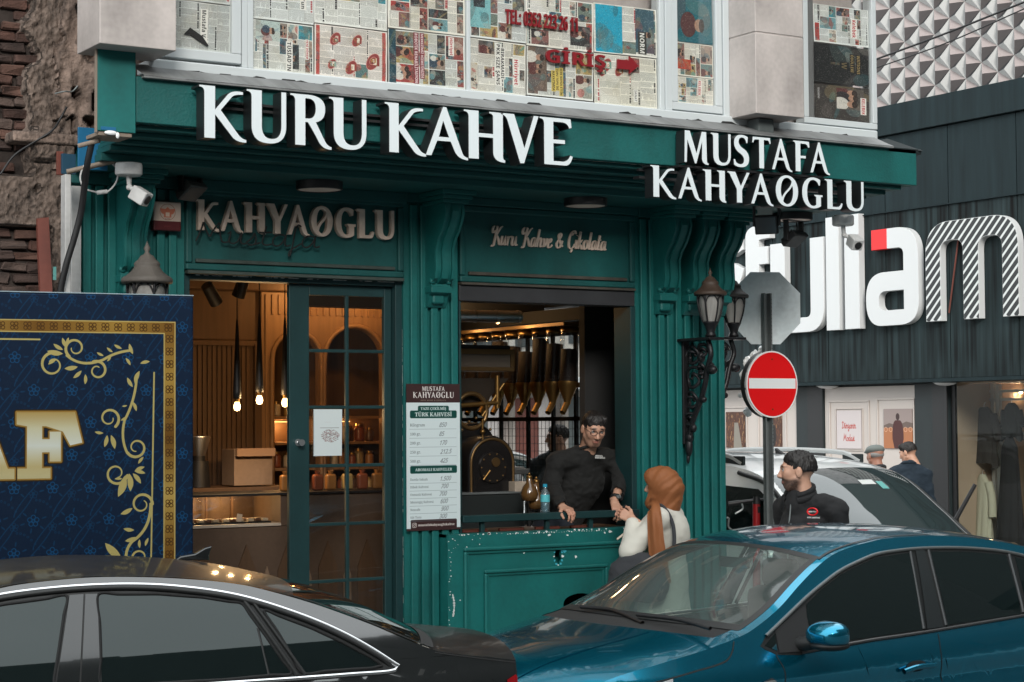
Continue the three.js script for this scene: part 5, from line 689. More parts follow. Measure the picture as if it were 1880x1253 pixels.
  const forest = (g, w, hh) => { g.fillStyle = '#54301f'; g.fillRect(0, 0, w, hh); for (let i = 0; i < 260; i++) { g.fillStyle = ['#7a4a2c', '#2b1a12', '#96693f', '#3c2417', '#b08a5c'][Math.floor(rnd(5))]; const x = rnd(w), y = rnd(hh); g.fillRect(x, y, rnd(2, 6), rnd(6, 40)); } };
  poster('forest_poster', 'brown forest poster beside the corner lantern', -11.5, -11.05, 1.68, 2.22, (g, w, hh) => { forest(g, w, hh); g.fillStyle = '#8a8378'; g.beginPath(); g.moveTo(w * 0.45, hh * 0.3); g.lineTo(w * 0.65, hh * 0.3); g.lineTo(w * 0.85, hh); g.lineTo(w * 0.4, hh); g.fill(); }); poster('forest_poster', 'brown forest poster with a dark figure, right of the sign pole', -10.62, -10.2, 1.66, 2.2, (g, w, hh) => { forest(g, w, hh); person2(g, w * 0.5, hh * 0.25, hh * 0.6, '#2a1c18', '#15110f'); });
  // window with clothes
  S('shop_interior', [box(XB + 2.5, XB + 2.59, 0, 2.6, -6.95, 9, 0), box(xg + 0.06, XB + 2.5, 0, 0.12, -6.8, 9, 0), box(XB + 0.31, XB + 2.5, 2.56, 2.61, -6.95, 9, 0), box(XB + 0.31, XB + 2.5, 0, 2.6, -6.95, -6.85, 0)], std([0.35, 0.25, 0.18], 0.7)); S('shop_window', [box(xg + 0.02, xg + 0.06, 0.1, 2.56, -6.8, -6.74, 0), box(xg + 0.02, xg + 0.06, 0.1, 0.2, -6.73, 9, 0)], M.black); S('pane', box(xg + 0.03, xg + 0.036, 0.2, 2.56, -6.739, 8.9, 0), phy([0.9, 0.93, 0.92], 0.02, { transmission: 1, thickness: 0, ior: 1.16 }));
  S('garment_rack', [box(13, 13.06, 0.13, 2.6, -7.32 + 0.5, -7.26 + 0.5, 0.004), ...[-6.68, -5.7].map((z) => box(12.98, 13.04, 0.13, 2.55, z - 0.03, z + 0.03, 0.004)), ...[2.44, 2.33].map((y) => box(13, 13.03, y, y + 0.035, -6.84, -4.9, 0.003)), ...[1.52, 1.41].map((y) => box(13, 13.03, y, y + 0.03, -6.84, -6.68, 0.003)), ...[2.03, 1.88].map((y) => box(13, 13.03, y, y + 0.03, -6.65, -4.9, 0.003))], std([0.5, 0.48, 0.45], 0.4));
  const garment = (label, p, wd, ht, m, flare) => { const t = thing('hanging_garment', label, 'garment', p), n = 48, r = 26, pos = [], idx = []; for (let j = 0; j <= r; j++) for (let i = 0; i <= n; i++) { const a = i / n * 6.283, v = j / r, s = v < 0.06 ? 0.25 + v / 0.06 * 0.6 : 0.85 + flare * v, f = 1 + (0.1 * Math.sin(a * 7 + v * 2) + 0.06 * Math.sin(a * 13 + v * 5)) * v; pos.push(Math.sin(a) * 0.09 * f * (0.5 + v * 0.6), -v * ht + (v > 0.9 ? 0.02 * Math.sin(a * 5) : 0) - 0.12 * Math.abs(Math.cos(a)) * (v < 0.12 ? v / 0.12 : 1) * 0.6, Math.cos(a) * wd * s * f); } for (let j = 0; j < r; j++) for (let i = 0; i < n; i++) { const a = j * (n + 1) + i; idx.push(a, a + n + 1, a + 1, a + 1, a + n + 1, a + n + 2); } const g = new THREE.BufferGeometry(); g.setAttribute('position', new THREE.Float32BufferAttribute(pos, 3)); g.setIndex(idx); g.computeVertexNormals(); lpart(t, 'cloth', uvm(g), m); lpart(t, 'hanger', tube([V3(0, -0.02, 0), V3(0, 0.03, 0), V3(0, 0.06, 0.02), V3(0, 0.05, 0.035)], 0.004), M.steel);
    if (flare < 0.5) for (const s of [-1, 1]) { const q = []; lpart(t, 'sleeve', tube([V3(0, -0.1, s * wd * 0.8), V3(0.01, -0.3, s * wd * 1.15), V3(0.0, -ht * 0.62, s * wd * 1.3)], 0.055, 14, 8), m); } };
  const cl2 = (c) => new THREE.MeshStandardMaterial({ color: lin(c), roughness: 0.95, side: THREE.DoubleSide });
  garment('dark brown coat hanging high at the left in the store window', V3(12.85, 2.25, -6.85 + 0.06), 0.19, 0.72, cl2([0.035, 0.028, 0.025]), 0.35); garment('pale beige shirt dress hanging low in the store window', V3(12.8, 1.36, -6.86 + 0.07), 0.13, 0.9, cl2([0.4, 0.36, 0.27]), 0.3); garment('long black dress hanging at the right edge of the store window', V3(12.9, 1.86, -6.4), 0.15, 1.35, cl2([0.015, 0.013, 0.014]), 0.7); garment('black blouse on the upper rail of the store window', V3(12.9, 2.3, -6.35), 0.14, 0.42, cl2([0.02, 0.02, 0.02]), 0.3); garment('dark grey dress behind the black dress in the store window', V3(13.2, 1.86, -5.95), 0.18, 1.3, cl2([0.03, 0.028, 0.03]), 0.6);
  for (const [px, py] of [[1799, 712], [1848, 726], [1862, 725], [1873, 720]]) { const p = bz(px, py, 13.6); S('store_lamp', ball(p, 0.035, 1, 0.8, 1.3, 12), glow([1, 0.66, 0.36], 14)); const l = new THREE.PointLight(new THREE.Color().setRGB(1, 0.62, 0.34), 7); l.position.copy(p).add(V3(-0.06, -0.05, 0)); l.castShadow = true; scene.add(l); }
  const sl = (px, label) => { const p = bz(px, 700, XB + 0.16); const t = thing('canopy_light', label, 'canopy light', V3(p.x, 2.575, p.z)); lpart(t, 'globe', ball(V3(0, 0, 0), 0.15, 1, 0.32, 1, 18), std([0.6, 0.6, 0.6], 0.4)); lpart(t, 'rim', cyl(V3(0, -0.012, 0), V3(0, 0, 0), 0.16, 0.16, 20), M.galv); }; sl(1520, 'round canopy light above the white posters'); sl(1736, 'round canopy light above the dark column by the store window');
  // big letters
  const lt = thing('store_lettering', 'huge white letters of the store sign on the slate wall, last letter striped', 'sign letters', V3(XB, 3.3, -7)), D = 0.11, Lw = (px, py) => { const p = bz(px, py, XB - D); return [p.z, p.y]; };
  const bl = (s, m, hole, mats) => { const g = extr(s, D - 0.012, 0.004, 14); uvm(g); toB(g); g.translate(XB - 0.006, 0, 0); part(lt, 'letter', g, mats || m); };
  const wm = std([0.62, 0.63, 0.63], 0.35);
  const rect = (x0, x1, y0, y1) => poly([[x0, y0], [x1, y0], [x1, y1], [x0, y1]]);
  const yT = Lw(1531, 399)[1], yB = Lw(1531, 606)[1], yX = Lw(1510, 440)[1];
  { const [x0] = Lw(1369, 480), [x1] = Lw(1393, 480), [x2] = Lw(1409, 480), yt = Lw(1390, 418)[1], ya = Lw(1390, 455)[1], yb = Lw(1390, 486)[1], s = new THREE.Shape(); s.moveTo(x0, yB); s.lineTo(x0, yt - 0.15); s.quadraticCurveTo(x0, yt, x0 + 0.2, yt + 0.02); s.lineTo(x2 + 0.05, yt + 0.02); s.lineTo(x2 + 0.05, yt - 0.17); s.quadraticCurveTo(x1, yt - 0.17, x1, ya + 0.1); s.lineTo(x1, ya); s.lineTo(x2, ya); s.lineTo(x2, yb); s.lineTo(x1, yb); s.lineTo(x1, yB); s.closePath(); bl(s, wm); }
  { const a = Lw(1414, 450), b = Lw(1440, 450), c = Lw(1487, 440), d = Lw(1511, 440), yt = a[1], th = 0.26, s = new THREE.Shape(); s.moveTo(a[0], yt); s.lineTo(a[0], yB + 0.4); s.quadraticCurveTo(a[0], yB, a[0] + 0.4, yB); s.lineTo(d[0] - 0.35, yB); s.quadraticCurveTo(d[0], yB, d[0], yB + 0.35); s.lineTo(d[0], yt + 0.02); s.lineTo(c[0], yt + 0.02); s.lineTo(c[0], yB + 0.3); s.quadraticCurveTo(c[0], yB + 0.2, c[0] - 0.1, yB + 0.2); s.lineTo(b[0] + 0.1, yB + 0.2); s.quadraticCurveTo(b[0], yB + 0.2, b[0], yB + 0.3); s.lineTo(b[0], yt); s.closePath(); bl(s, wm); }
  for (const [p0, p1] of [[1517, 1540], [1551, 1577]]) bl(rect(Lw(p0, 500)[0], Lw(p1, 500)[0], yB, yT), wm);
  { const x0 = Lw(1590, 520)[0], x1 = Lw(1686, 520)[0], xl = Lw(1600, 440)[0], yt = Lw(1640, 419)[1], ym = Lw(1640, 499)[1], yh = Lw(1640, 455)[1], st = 0.27, yb = Lw(1640, 597)[1], s = new THREE.Shape(), yk = (ym - 0.18);
    s.moveTo(xl + 0.3, yt); s.lineTo(x1 - 0.4, yt); s.quadraticCurveTo(x1, yt, x1, yt - 0.4); s.lineTo(x1, yb + 0.3); s.quadraticCurveTo(x1, yb, x1 - 0.35, yb); s.lineTo(x0 + 0.3, yb); s.quadraticCurveTo(x0, yb, x0, yb + 0.35); s.lineTo(x0, ym - 0.35); s.quadraticCurveTo(x0, ym, x0 + 0.35, ym); s.lineTo(x1 - st, ym); s.lineTo(x1 - st, yh - 0.1); s.quadraticCurveTo(x1 - st, yh, x1 - st - 0.12, yh); s.lineTo(xl + 0.3, yh); s.closePath();
    const hh = new THREE.Path(); hh.moveTo(x0 + 0.38, ym - 0.25); hh.lineTo(x1 - st, ym - 0.25); hh.lineTo(x1 - st, yb + 0.2); hh.lineTo(x0 + 0.38, yb + 0.2); hh.quadraticCurveTo(x0 + 0.25, yb + 0.2, x0 + 0.25, yb + 0.32); hh.lineTo(x0 + 0.25, ym - 0.36); hh.quadraticCurveTo(x0 + 0.25, ym - 0.25, x0 + 0.38, ym - 0.25); s.holes.push(hh); bl(s, wm); bl(rect(xl, xl + 0.296, yh, yt), null, 0, M.red); }
  { const x0 = Lw(1700, 500)[0], yb = Lw(1710, 590)[1], yt = Lw(1760, 404)[1], st = 0.26, gp = 0.41, W = st * 3 + gp * 2, s = new THREE.Shape(); s.moveTo(x0, yb); s.lineTo(x0, yt - 0.42); s.quadraticCurveTo(x0, yt, x0 + 0.42, yt); s.lineTo(x0 + W - 0.42, yt); s.quadraticCurveTo(x0 + W, yt, x0 + W, yt - 0.42); s.lineTo(x0 + W, yb); s.lineTo(x0 + W - st, yb);
    const leg = (xa) => { s.lineTo(xa + gp, yt - 0.4); s.quadraticCurveTo(xa + gp, yt - 0.24, xa + gp - 0.16, yt - 0.24); s.lineTo(xa + 0.16, yt - 0.24); s.quadraticCurveTo(xa, yt - 0.24, xa, yt - 0.4); s.lineTo(xa, yb); }; leg(x0 + st + st + gp); s.lineTo(x0 + st + gp, yb); leg(x0 + st); s.closePath();
    const tx = canvasTex(512, 512, (g) => { g.fillStyle = '#d4d6d4'; g.fillRect(0, 0, 512, 512); g.strokeStyle = '#161a1c'; g.lineWidth = 17; for (let i = -512; i < 1024; i += 37) { g.beginPath(); g.moveTo(i, 512); g.lineTo(i + 512, 0); g.stroke(); } }); const g = extr(s, D - 0.012, 0.004, 14); uvRect(g, x0, x0 + 1.75, yb, yb + 1.75); toB(g); g.translate(XB - 0.006, 0, 0); part(lt, 'letter', g, [std([0.95, 0.95, 0.95], 0.4, { map: tx }), wm], 'letter with diagonal black stripes'); }
  { const c = Lw(1335, 482), s = new THREE.Shape(); const r = 0.52, q = 0.27; s.absarc(c[0] - 0.12, c[1], r, 0.32, Math.PI * 2 - 0.25, false); s.absarc(c[0] - 0.12, c[1], q, Math.PI * 2 - 0.1, 0.3, true); s.closePath(); bl(s, wm); }
  for (const [a, b] of [[[1743, 575], [1760, 440]], [[1788, 440], [1800, 570]]]) part(lt, 'wire', cyl(bz(...a, XB - 0.02), bz(...b, XB - 0.02), 0.012, 0.012, 5), M.rust);
  const cb = thing('overhead_cable', 'pair of thin black cables crossing in front of the relief facade', 'cable', bz(1700, 100, 11)); part(cb, 'cable', [tube([bz(1600, 112, 11), bz(1740, 60, 11), bz(1890, 0, 11)], 0.014, 20, 5), tube([bz(1600, 128, 11), bz(1740, 78, 11), bz(1890, 12, 11)], 0.009, 20, 5)], M.black);
  // pale building farther up the side street
  const pb = thing('pale_building', 'pale building with reddish doors seen through the shop side window', 'building', V3(12, 0, -19)); part(pb, 'wall', box(12, 24, 0, 9, -32, -13.02, 0), std([0.42, 0.38, 0.34], 0.7, { map: T.mottle })); for (let i = 0; i < 7; i++) { const z = -14.2 - i * 1.7; part(pb, 'pillar', box(11.8, 12, 0, 3, z - 0.2, z + 0.2, 0.01), M.clad); part(pb, 'door', box(11.95, 12, 0.1, 2.5, z - 1.2, z - 0.35, 0.01), i % 2 ? M.rust : M.greyBoard); part(pb, 'window', box(11.96, 12, 3.4, 5, z - 1.2, z - 0.3, 0.01), M.slateDk); } part(pb, 'canopy', box(11.2, 12, 2.6, 2.8, -32, -13.2, 0.02), M.pvc);
  const ob = thing('apartment_block', 'dark apartment block across the street, mirrored in the car windows', 'building', V3(0, 0, 19)); part(ob, 'wall', [box(-40, 8.4, 0, 9.4, 18, 30, 0), box(8.42, 60, 0, 34, 18, 30, 0)], std([0.045, 0.047, 0.047], 0.8, { map: T.mottle })); for (let i = 0; i < 30; i++) { part(ob, 'window', box(-38 + i * 3, -36.6 + i * 3, 4.2, 6, 17.94, 18, 0), M.slateDk); } for (let i = 0; i < 40; i++) part(ob, 'parapet_block', box(-39 + i * 1.2, -38.3 + i * 1.2, 9.4, 9.4 + rnd(0.02, 0.2), 18.2, 19, 0), M.slateDk); part(ob, 'shopfront', box(-40, 60, 0.3, 3, 17.9, 18, 0), M.black);
}
// ---------------------------------------------------------------- ornamental board
{
  const o = V3(-1.705, 0, 1.45), t = thing('ornamental_board', 'dark blue ornamental board with gold border and big gold letters, behind the black sedan', 'advertising board', o, undefined, -0.119);
  const x0 = -2.6, x1 = 0, y0 = 0.75, y1 = 2.806, W = 1640, H = Math.round(W * (y1 - y0) / (x1 - x0)), k = W / (x1 - x0);
  const X = (u) => (u - x0) * k, Y = (y) => (y1 - y) * k;
  const tx = canvasTex(W, H, (g) => {
    g.fillStyle = '#06233f'; g.fillRect(0, 0, W, H); g.lineCap = 'round';
    g.strokeStyle = '#0c4476'; g.fillStyle = '#0c4476';
    const flower = (x, y, r, col) => { g.strokeStyle = col; g.lineWidth = r * 0.16; for (let i = 0; i < 5; i++) { const a = i / 5 * 6.283 - 1.57; g.beginPath(); g.arc(x + Math.cos(a) * r * 0.62, y + Math.sin(a) * r * 0.62, r * 0.36, 0, 7); g.stroke(); } g.beginPath(); g.arc(x, y, r * 0.2, 0, 7); g.stroke(); };
    const leafs = (x, y, a, r, col) => { g.fillStyle = col; g.beginPath(); g.ellipse(x, y, r, r * 0.32, a, 0, 7); g.fill(); };
    const P = 128; for (let j = -1; j < H / P + 1; j++) for (let i = -1; i < W / P + 1; i++) { // diamond lattice with flowers
      const x = i * P + (j % 2 ? P / 2 : 0), y = j * P * 0.86, c = '#0c4c78', d = '#083a5e'; const q = 0;
      flower(x, y, 20, c); flower(x + P / 2, y + 20, 15, d); g.strokeStyle = d; g.lineWidth = 4; g.beginPath(); g.moveTo(x - P / 2, y); g.quadraticCurveTo(x, y - 70, x, y - P * 0.75); g.stroke(); g.beginPath(); g.moveTo(x + P / 2, y); g.quadraticCurveTo(x, y + 70, x, y + P * 0.75); g.stroke(); for (let n = 0; n < 7; n++) { g.beginPath(); g.arc(x - P / 2 + 12 * n + 10, y + 40 + (n * n) * 1.5, 3, 0, 7); g.strokeStyle = d; g.lineWidth = 2; g.stroke(); }
      for (let n = 0; n < 6; n++) leafs(x + Math.cos(n * 1.05 + j) * 38, y + Math.sin(n * 1.05 + j) * 34, n * 1.05 + j, 9, d);
    }
    // gold border with rosettes
    const gr = (xa, ya, xb, yb) => { const q = g.createLinearGradient(xa, ya, xb, yb); ['#8a5a1c', '#c99a45', '#7c4f16', '#d6ab58', '#8a5a1c', '#c08f3c', '#7a4c15'].forEach((c, i) => q.addColorStop(i / 6, c)); return q; };
    const bx = X(-0.102), bw = (0.169 - 0.102) * k, by = Y(2.662), bh = (2.662 - 2.593) * k;
    g.fillStyle = gr(0, by, W, by); g.fillRect(0, by, bx, bh); g.fillStyle = gr(0, by, 0, H); g.fillRect(bx - bw, by, bw, H);
    g.strokeStyle = '#e0bd72'; g.lineWidth = 4; g.beginPath(); g.moveTo(0, by + 2); g.lineTo(bx - 2, by + 2); g.lineTo(bx - 2, H); g.moveTo(0, by + bh - 2); g.lineTo(bx - bw + 2, by + bh - 2); g.lineTo(bx - bw + 2, H); g.stroke();
    const ros = (x, y) => { g.strokeStyle = '#5e3a10'; g.lineWidth = 3; for (let i = 0; i < 4; i++) { g.beginPath(); g.arc(x + Math.cos(i * 1.57 + 0.78) * 9, y + Math.sin(i * 1.57 + 0.78) * 9, 6, 0, 7); g.stroke(); } g.beginPath(); g.arc(x, y, 4, 0, 7); g.stroke(); };
    for (let x = 10; x < bx; x += 44) ros(x, by + bh / 2); for (let y = by + 60; y < H; y += 44) ros(bx - bw / 2, y);
    // cream scrollwork at the corner
    const G = '#d8bd74', st = (w) => { g.strokeStyle = G; g.lineWidth = w; };
    const spiral = (x, y, r, a0, dir, turns = 1.15, w = 9) => { let px, py; for (let i = 0; i <= 40; i++) { const f = i / 40, a = a0 + dir * f * turns * 6.283, q = r * (1 - 0.62 * f), nx = X(x) + Math.cos(a) * q * k, ny = Y(y) + Math.sin(a) * q * k; if (i) { st(w * (1 - 0.75 * f) + 1.5); g.beginPath(); g.moveTo(px, py); g.lineTo(nx, ny); g.stroke(); } px = nx; py = ny; } };
    const leaf = (x, y, a, l0) => { const l = l0 * 0.62; g.fillStyle = G; g.save(); g.translate(X(x), Y(y)); g.rotate(a); g.beginPath(); g.moveTo(0, 0); g.quadraticCurveTo(l * k * 0.5, -l * k * 0.42, l * k, 0); g.quadraticCurveTo(l * k * 0.5, l * k * 0.25, 0, 0); g.fill(); g.restore(); };
    const stem = (pts, w) => { g.beginPath(); pts.forEach(([u, y], i) => i === 0 ? g.moveTo(X(u), Y(y)) : i % 2 ? 0 : g.quadraticCurveTo(X(pts[i - 1][0]), Y(pts[i - 1][1]), X(u), Y(y))); st(w); g.stroke(); };
    st(6); g.beginPath(); g.moveTo(0, Y(2.555)); g.lineTo(X(-0.845), Y(2.555)); g.stroke(); g.beginPath(); g.moveTo(X(-0.222), Y(2.38)); g.lineTo(X(-0.238), Y(1.3)); g.stroke();
    stem([[-0.7, 2.47], [-0.62, 2.4], [-0.5, 2.45], [-0.44, 2.49], [-0.36, 2.5]], 9); spiral(-0.655, 2.51, 0.055, 2.2, 1); spiral(-0.775, 2.42, 0.066, -1.4, -1); spiral(-0.535, 2.39, 0.052, -2.0, 1); for (const [x, y, a, l] of [[-0.72, 2.48, 3.3, 0.14], [-0.72, 2.5, 3.7, 0.1], [-0.7, 2.51, 4.3, 0.1], [-0.7, 2.52, 4.9, 0.08], [-0.64, 2.41, 3.0, 0.12], [-0.62, 2.39, 2.4, 0.1], [-0.6, 2.37, 1.6, 0.09], [-0.5, 2.47, 3.6, 0.07], [-0.45, 2.49, 3.8, 0.07], [-0.4, 2.51, 3.6, 0.08], [-0.46, 2.47, 2.2, 0.06], [-0.38, 2.46, 1.0, 0.08], [-0.34, 2.48, -1.9, 0.1], [-0.3, 2.43, -0.2, 0.09], [-0.8, 2.42, -0.6, 0.09]]) leaf(x, y, a, l);
    stem([[-0.32, 2.34], [-0.33, 2.22], [-0.385, 2.12], [-0.41, 2.02], [-0.37, 1.94]], 9); spiral(-0.47, 2.13, 0.057, 0.9, -1); spiral(-0.32, 1.97, 0.056, 2.6, -1); spiral(-0.43, 1.83, 0.062, 0.2, 1); for (const [x, y, a, l] of [[-0.33, 2.32, -1.2, 0.12], [-0.34, 2.3, -2.1, 0.1], [-0.34, 2.22, 1.2, 0.09], [-0.37, 2.14, 2.6, 0.07], [-0.37, 2.2, 3.0, 0.05], [-0.46, 2.04, 1.3, 0.13], [-0.48, 2.04, 1.8, 0.11], [-0.5, 2.05, 3.3, 0.08], [-0.33, 1.84, -0.4, 0.1], [-0.33, 1.84, 0.2, 0.1], [-0.34, 1.83, 0.9, 0.12], [-0.36, 1.83, 1.5, 0.16], [-0.38, 1.82, 1.9, 0.2], [-0.31, 1.88, -0.9, 0.08], [-0.44, 1.8, 0, 0.07]]) leaf(x, y, a, l);
    stem([[-0.24, 1.66], [-0.24, 1.52], [-0.34, 1.46], [-0.4, 1.4], [-0.36, 1.3]], 10); spiral(-0.29, 1.66, 0.06, 0, -1); spiral(-0.3, 1.37, 0.055, 0.4, 1); for (const [x, y, a, l] of [[-0.34, 1.64, 2.7, 0.12], [-0.33, 1.52, 3.3, 0.1], [-0.31, 1.48, 2.9, 0.12], [-0.4, 1.37, 3.9, 0.2], [-0.3, 1.42, -1.6, 0.08], [-0.27, 1.43, -1.2, 0.08], [-0.32, 1.28, 1.7, 0.12], [-0.35, 1.28, 2.4, 0.1]]) leaf(x, y, a, l);
    spiral(-0.28, 1.2, 0.045, 0.3, 1); spiral(-0.28, 1.1, 0.045, -0.3, -1); spiral(-0.36, 0.98, 0.09, 0, -1, 0.7, 14); leaf(-0.32, 1.05, -1.9, 0.12);
    // slab letters A F in gold
    const slab = (pts) => { g.beginPath(); pts.forEach(([u, y], i) => i ? g.lineTo(X(u), Y(y)) : g.moveTo(X(u), Y(y))); g.closePath(); const q = g.createLinearGradient(0, Y(2.17), 0, Y(1.8)); q.addColorStop(0, '#d0a860'); q.addColorStop(0.25, '#f2e2ba'); q.addColorStop(0.5, '#fbf5e6'); q.addColorStop(0.8, '#e2c68a'); q.addColorStop(1, '#e3cf9c'); g.lineJoin = 'round'; g.save(); g.translate(7, 9); g.fillStyle = '#2a1a0a'; g.fill(); g.restore(); g.lineWidth = 18; g.strokeStyle = '#3c270e'; g.stroke(); g.lineWidth = 10; g.strokeStyle = '#b4843a'; g.stroke(); g.fillStyle = q; g.fill(); };
    slab([[-0.965, 2.165], [-0.655, 2.165], [-0.615, 2.0], [-0.68, 1.985], [-0.72, 2.06], [-0.81, 2.09], [-0.83, 2.09], [-0.83, 2.02], [-0.79, 2.02], [-0.79, 2.06], [-0.73, 2.06], [-0.73, 1.9], [-0.79, 1.9], [-0.79, 1.95], [-0.83, 1.95], [-0.83, 1.865], [-0.785, 1.865], [-0.785, 1.81], [-0.96, 1.81], [-0.96, 1.865], [-0.91, 1.865], [-0.91, 2.09], [-0.965, 2.1]]);
    slab([[-1.4, 1.81], [-1.24, 1.81], [-1.24, 1.865], [-1.28, 1.865], [-1.26, 1.93], [-1.14, 1.93], [-1.12, 1.865], [-1.16, 1.865], [-1.16, 1.81], [-0.975, 1.81], [-0.975, 1.865], [-1.01, 1.865], [-1.12, 2.165], [-1.26, 2.165], [-1.36, 1.865], [-1.4, 1.865]]);
  });
  const b = new RoundedBoxGeometry(x1 - x0, y1 - y0, 0.11, 2, 0.012); b.translate((x0 + x1) / 2, (y0 + y1) / 2, -0.055);
  { const p = b.attributes.position, u = b.attributes.uv; for (let i = 0; i < p.count; i++) u.setXY(i, (p.getX(i) - x0) / (x1 - x0), (p.getY(i) - y0) / (y1 - y0)); }
  lpart(t, 'panel', b, phy([0.52, 0.58, 0.6], 0.6, { map: tx, bumpMap: T.mottle, bumpScale: 0.004, specularIntensity: 0.35 })); lpart(t, 'top_edge', box(x0, x1 + 0.002, y1, y1 + 0.006, -0.1, 0, 0.002), std([0.25, 0.32, 0.36], 0.5));
  for (const x of [-2.3, -0.35]) lpart(t, 'leg', box(x - 0.04, x + 0.04, 0.13, 0.75, -0.09, -0.02, 0.004), M.black);
}
// ---------------------------------------------------------------- sign pole, scooter
{
  const d = 15.2, c = atD(1411, 800, d), face = V3(-Math.sin(0.35), 0, Math.cos(0.35)), turn = 0.02; // parallel to the shop front
  const pole = thing('sign_pole', 'perforated steel pole carrying the no entry sign', 'pole', V3(c.x, 0.13, c.z), undefined, turn), ty = atD(1411, 538, d).y - 0.13;
  const w = 0.026; lpart(pole, 'post', [box(-w, w, 0, ty, -0.032, -0.028, 0), box(-w - 0.004, -w, 0, ty, -0.032, 0.012, 0), box(w, w + 0.004, 0, ty, -0.032, 0.012, 0), box(-w - 0.014, -w, 0, ty, 0.0125, 0.016, 0), box(w, w + 0.014, 0, ty, 0.0125, 0.016, 0)], M.galv); { const h = []; for (let y = 0.5; y < ty - 0.03; y += 0.03) h.push(cyl(V3(w + 0.008, y, 0.016), V3(w + 0.008, y, 0.0172), 0.0045, 0.0045, 6)); lpart(pole, 'hole', h, M.black).userData.kind = 'stuff'; }
  const cy = atD(1417, 706, d).y, sgn = thing('no_entry_sign', 'round red no entry sign with white bar on the steel pole', 'traffic sign', V3(c.x, cy, c.z), undefined, turn), ctr = V3(0.02, 0, 0.03), r = 0.267;
  const disc = (r0, z0, z1) => new THREE.CylinderGeometry(r0, r0, z1 - z0, 48).rotateX(Math.PI / 2).translate(ctr.x, 0, (z0 + z1) / 2);
  lpart(sgn, 'plate', disc(r, 0.02, 0.032), std([0.8, 0.8, 0.8], 0.35)); lpart(sgn, 'red_field', disc(r - 0.012, 0.032, 0.0335), M.red); lpart(sgn, 'white_bar', box(ctr.x - r + 0.024, ctr.x + r - 0.024, -0.034, 0.047, 0.0335, 0.0345, 0), std([0.8, 0.82, 0.82], 0.35)); for (const y of [-0.2, 0.2]) lpart(sgn, 'bolt', cyl(V3(ctr.x, y, 0.0335), V3(ctr.x, y, 0.039), 0.008, 0.006, 8), M.brass);
  lpart(sgn, 'rear_rim', new THREE.CylinderGeometry(r + 0.004, r + 0.004, 0.05, 40, 1, true).rotateX(Math.PI / 2).translate(ctr.x, 0, -0.012), M.black);
  const oy = atD(1411, 565, d).y, oct = thing('stop_sign_back', 'grey back of an octagonal sign on top of the steel pole', 'traffic sign', V3(c.x, oy, c.z), undefined, -0.4), R = 0.312;
  const s = poly([0, 1, 2, 3, 4, 5, 6, 7].map((i) => { const a = (i + 0.5) / 8 * 6.283; return [Math.cos(a) * R, Math.sin(a) * R]; })); lpart(oct, 'plate', uvm(extr(s, 0.004, 0.002).translate(0, 0, -0.045)), std([0.8, 0.88, 0.9], 0.5, { map: T.mottle }));
  const pb = thing('plastic_wrap', 'crumpled clear plastic wrap caught behind the no entry sign', 'plastic wrap', atD(1390, 660, d + 0.15)); const rag = (px, py, r, n, dd = 0.12) => { const g = new THREE.IcosahedronGeometry(r, 4), p = g.attributes.position; for (let i = 0; i < p.count; i++) { const q = V3(p.getX(i), p.getY(i), p.getZ(i)), f = 1 + 0.9 * fbm(q.x * 18 + n, q.y * 18, q.z * 18, 3); q.multiplyScalar(f); p.setXYZ(i, q.x, q.y, q.z * 0.5); } g.computeVertexNormals(); const c2 = atD(px, py, d + dd); g.translate(c2.x, c2.y, c2.z); return g; }; part(pb, 'wrap', [rag(1376, 668, 0.06, 1), rag(1368, 690, 0.045, 2), rag(1400, 645, 0.045, 3), rag(1390, 658, 0.06, 4), rag(1365, 705, 0.03, 7), rag(1372, 758, 0.04, 5), rag(1360, 727, 0.02, 6)], M.plastic);
  const sd = 15.5, sc = thing('electric_scooter', 'red electric scooter standing behind the sign pole', 'scooter', V3(atD(1385, 930, sd).x, 0.0, atD(1385, 930, sd).z)); const H = (px, py) => atD(px, py, sd);
  const p1 = H(1389, 926), p0 = p1.clone().add(V3(-0.05, -0.95, 0.05)); part(sc, 'stem', cyl(p0, p1, 0.034, 0.03, 12), std([0.4, 0.012, 0.015], 0.35)); part(sc, 'head', [cyl(p1, p1.clone().add(V3(0.004, 0.06, 0)), 0.033, 0.028, 12)], M.black); part(sc, 'handlebar', [tube([H(1338, 926), H(1362, 922), H(1388, 919), H(1432, 916)], 0.014), cyl(H(1338, 926), H(1358, 923), 0.02)], M.black); part(sc, 'brake_lever', tube([H(1362, 925), H(1364, 934), H(1350, 944)], 0.008), M.steel);
  part(sc, 'deck', box(p0.x - 0.05, p0.x + 0.75, 0.12, 0.18, p0.z - 0.08, p0.z + 0.08, 0.02), M.black); for (const x of [p0.x, p0.x + 0.85]) part(sc, 'wheel', new THREE.TorusGeometry(0.085, 0.03, 8, 20).translate(x, 0.12, p0.z), M.rubber);
  part(sc, 'stem_label', [box(p1.x - 0.012, p1.x + 0.012, p1.y - 0.07, p1.y - 0.02, p1.z + 0.028, p1.z + 0.034, 0)], M.black);
  const ms = thing('mirror_stalk', 'thin grey metal stalk beside the shop corner', 'bracket', H(1340, 970)); part(ms, 'stalk', tube([H(1334, 951), H(1338, 952), H(1338, 968), H(1346, 975)], 0.008), M.galv);
}
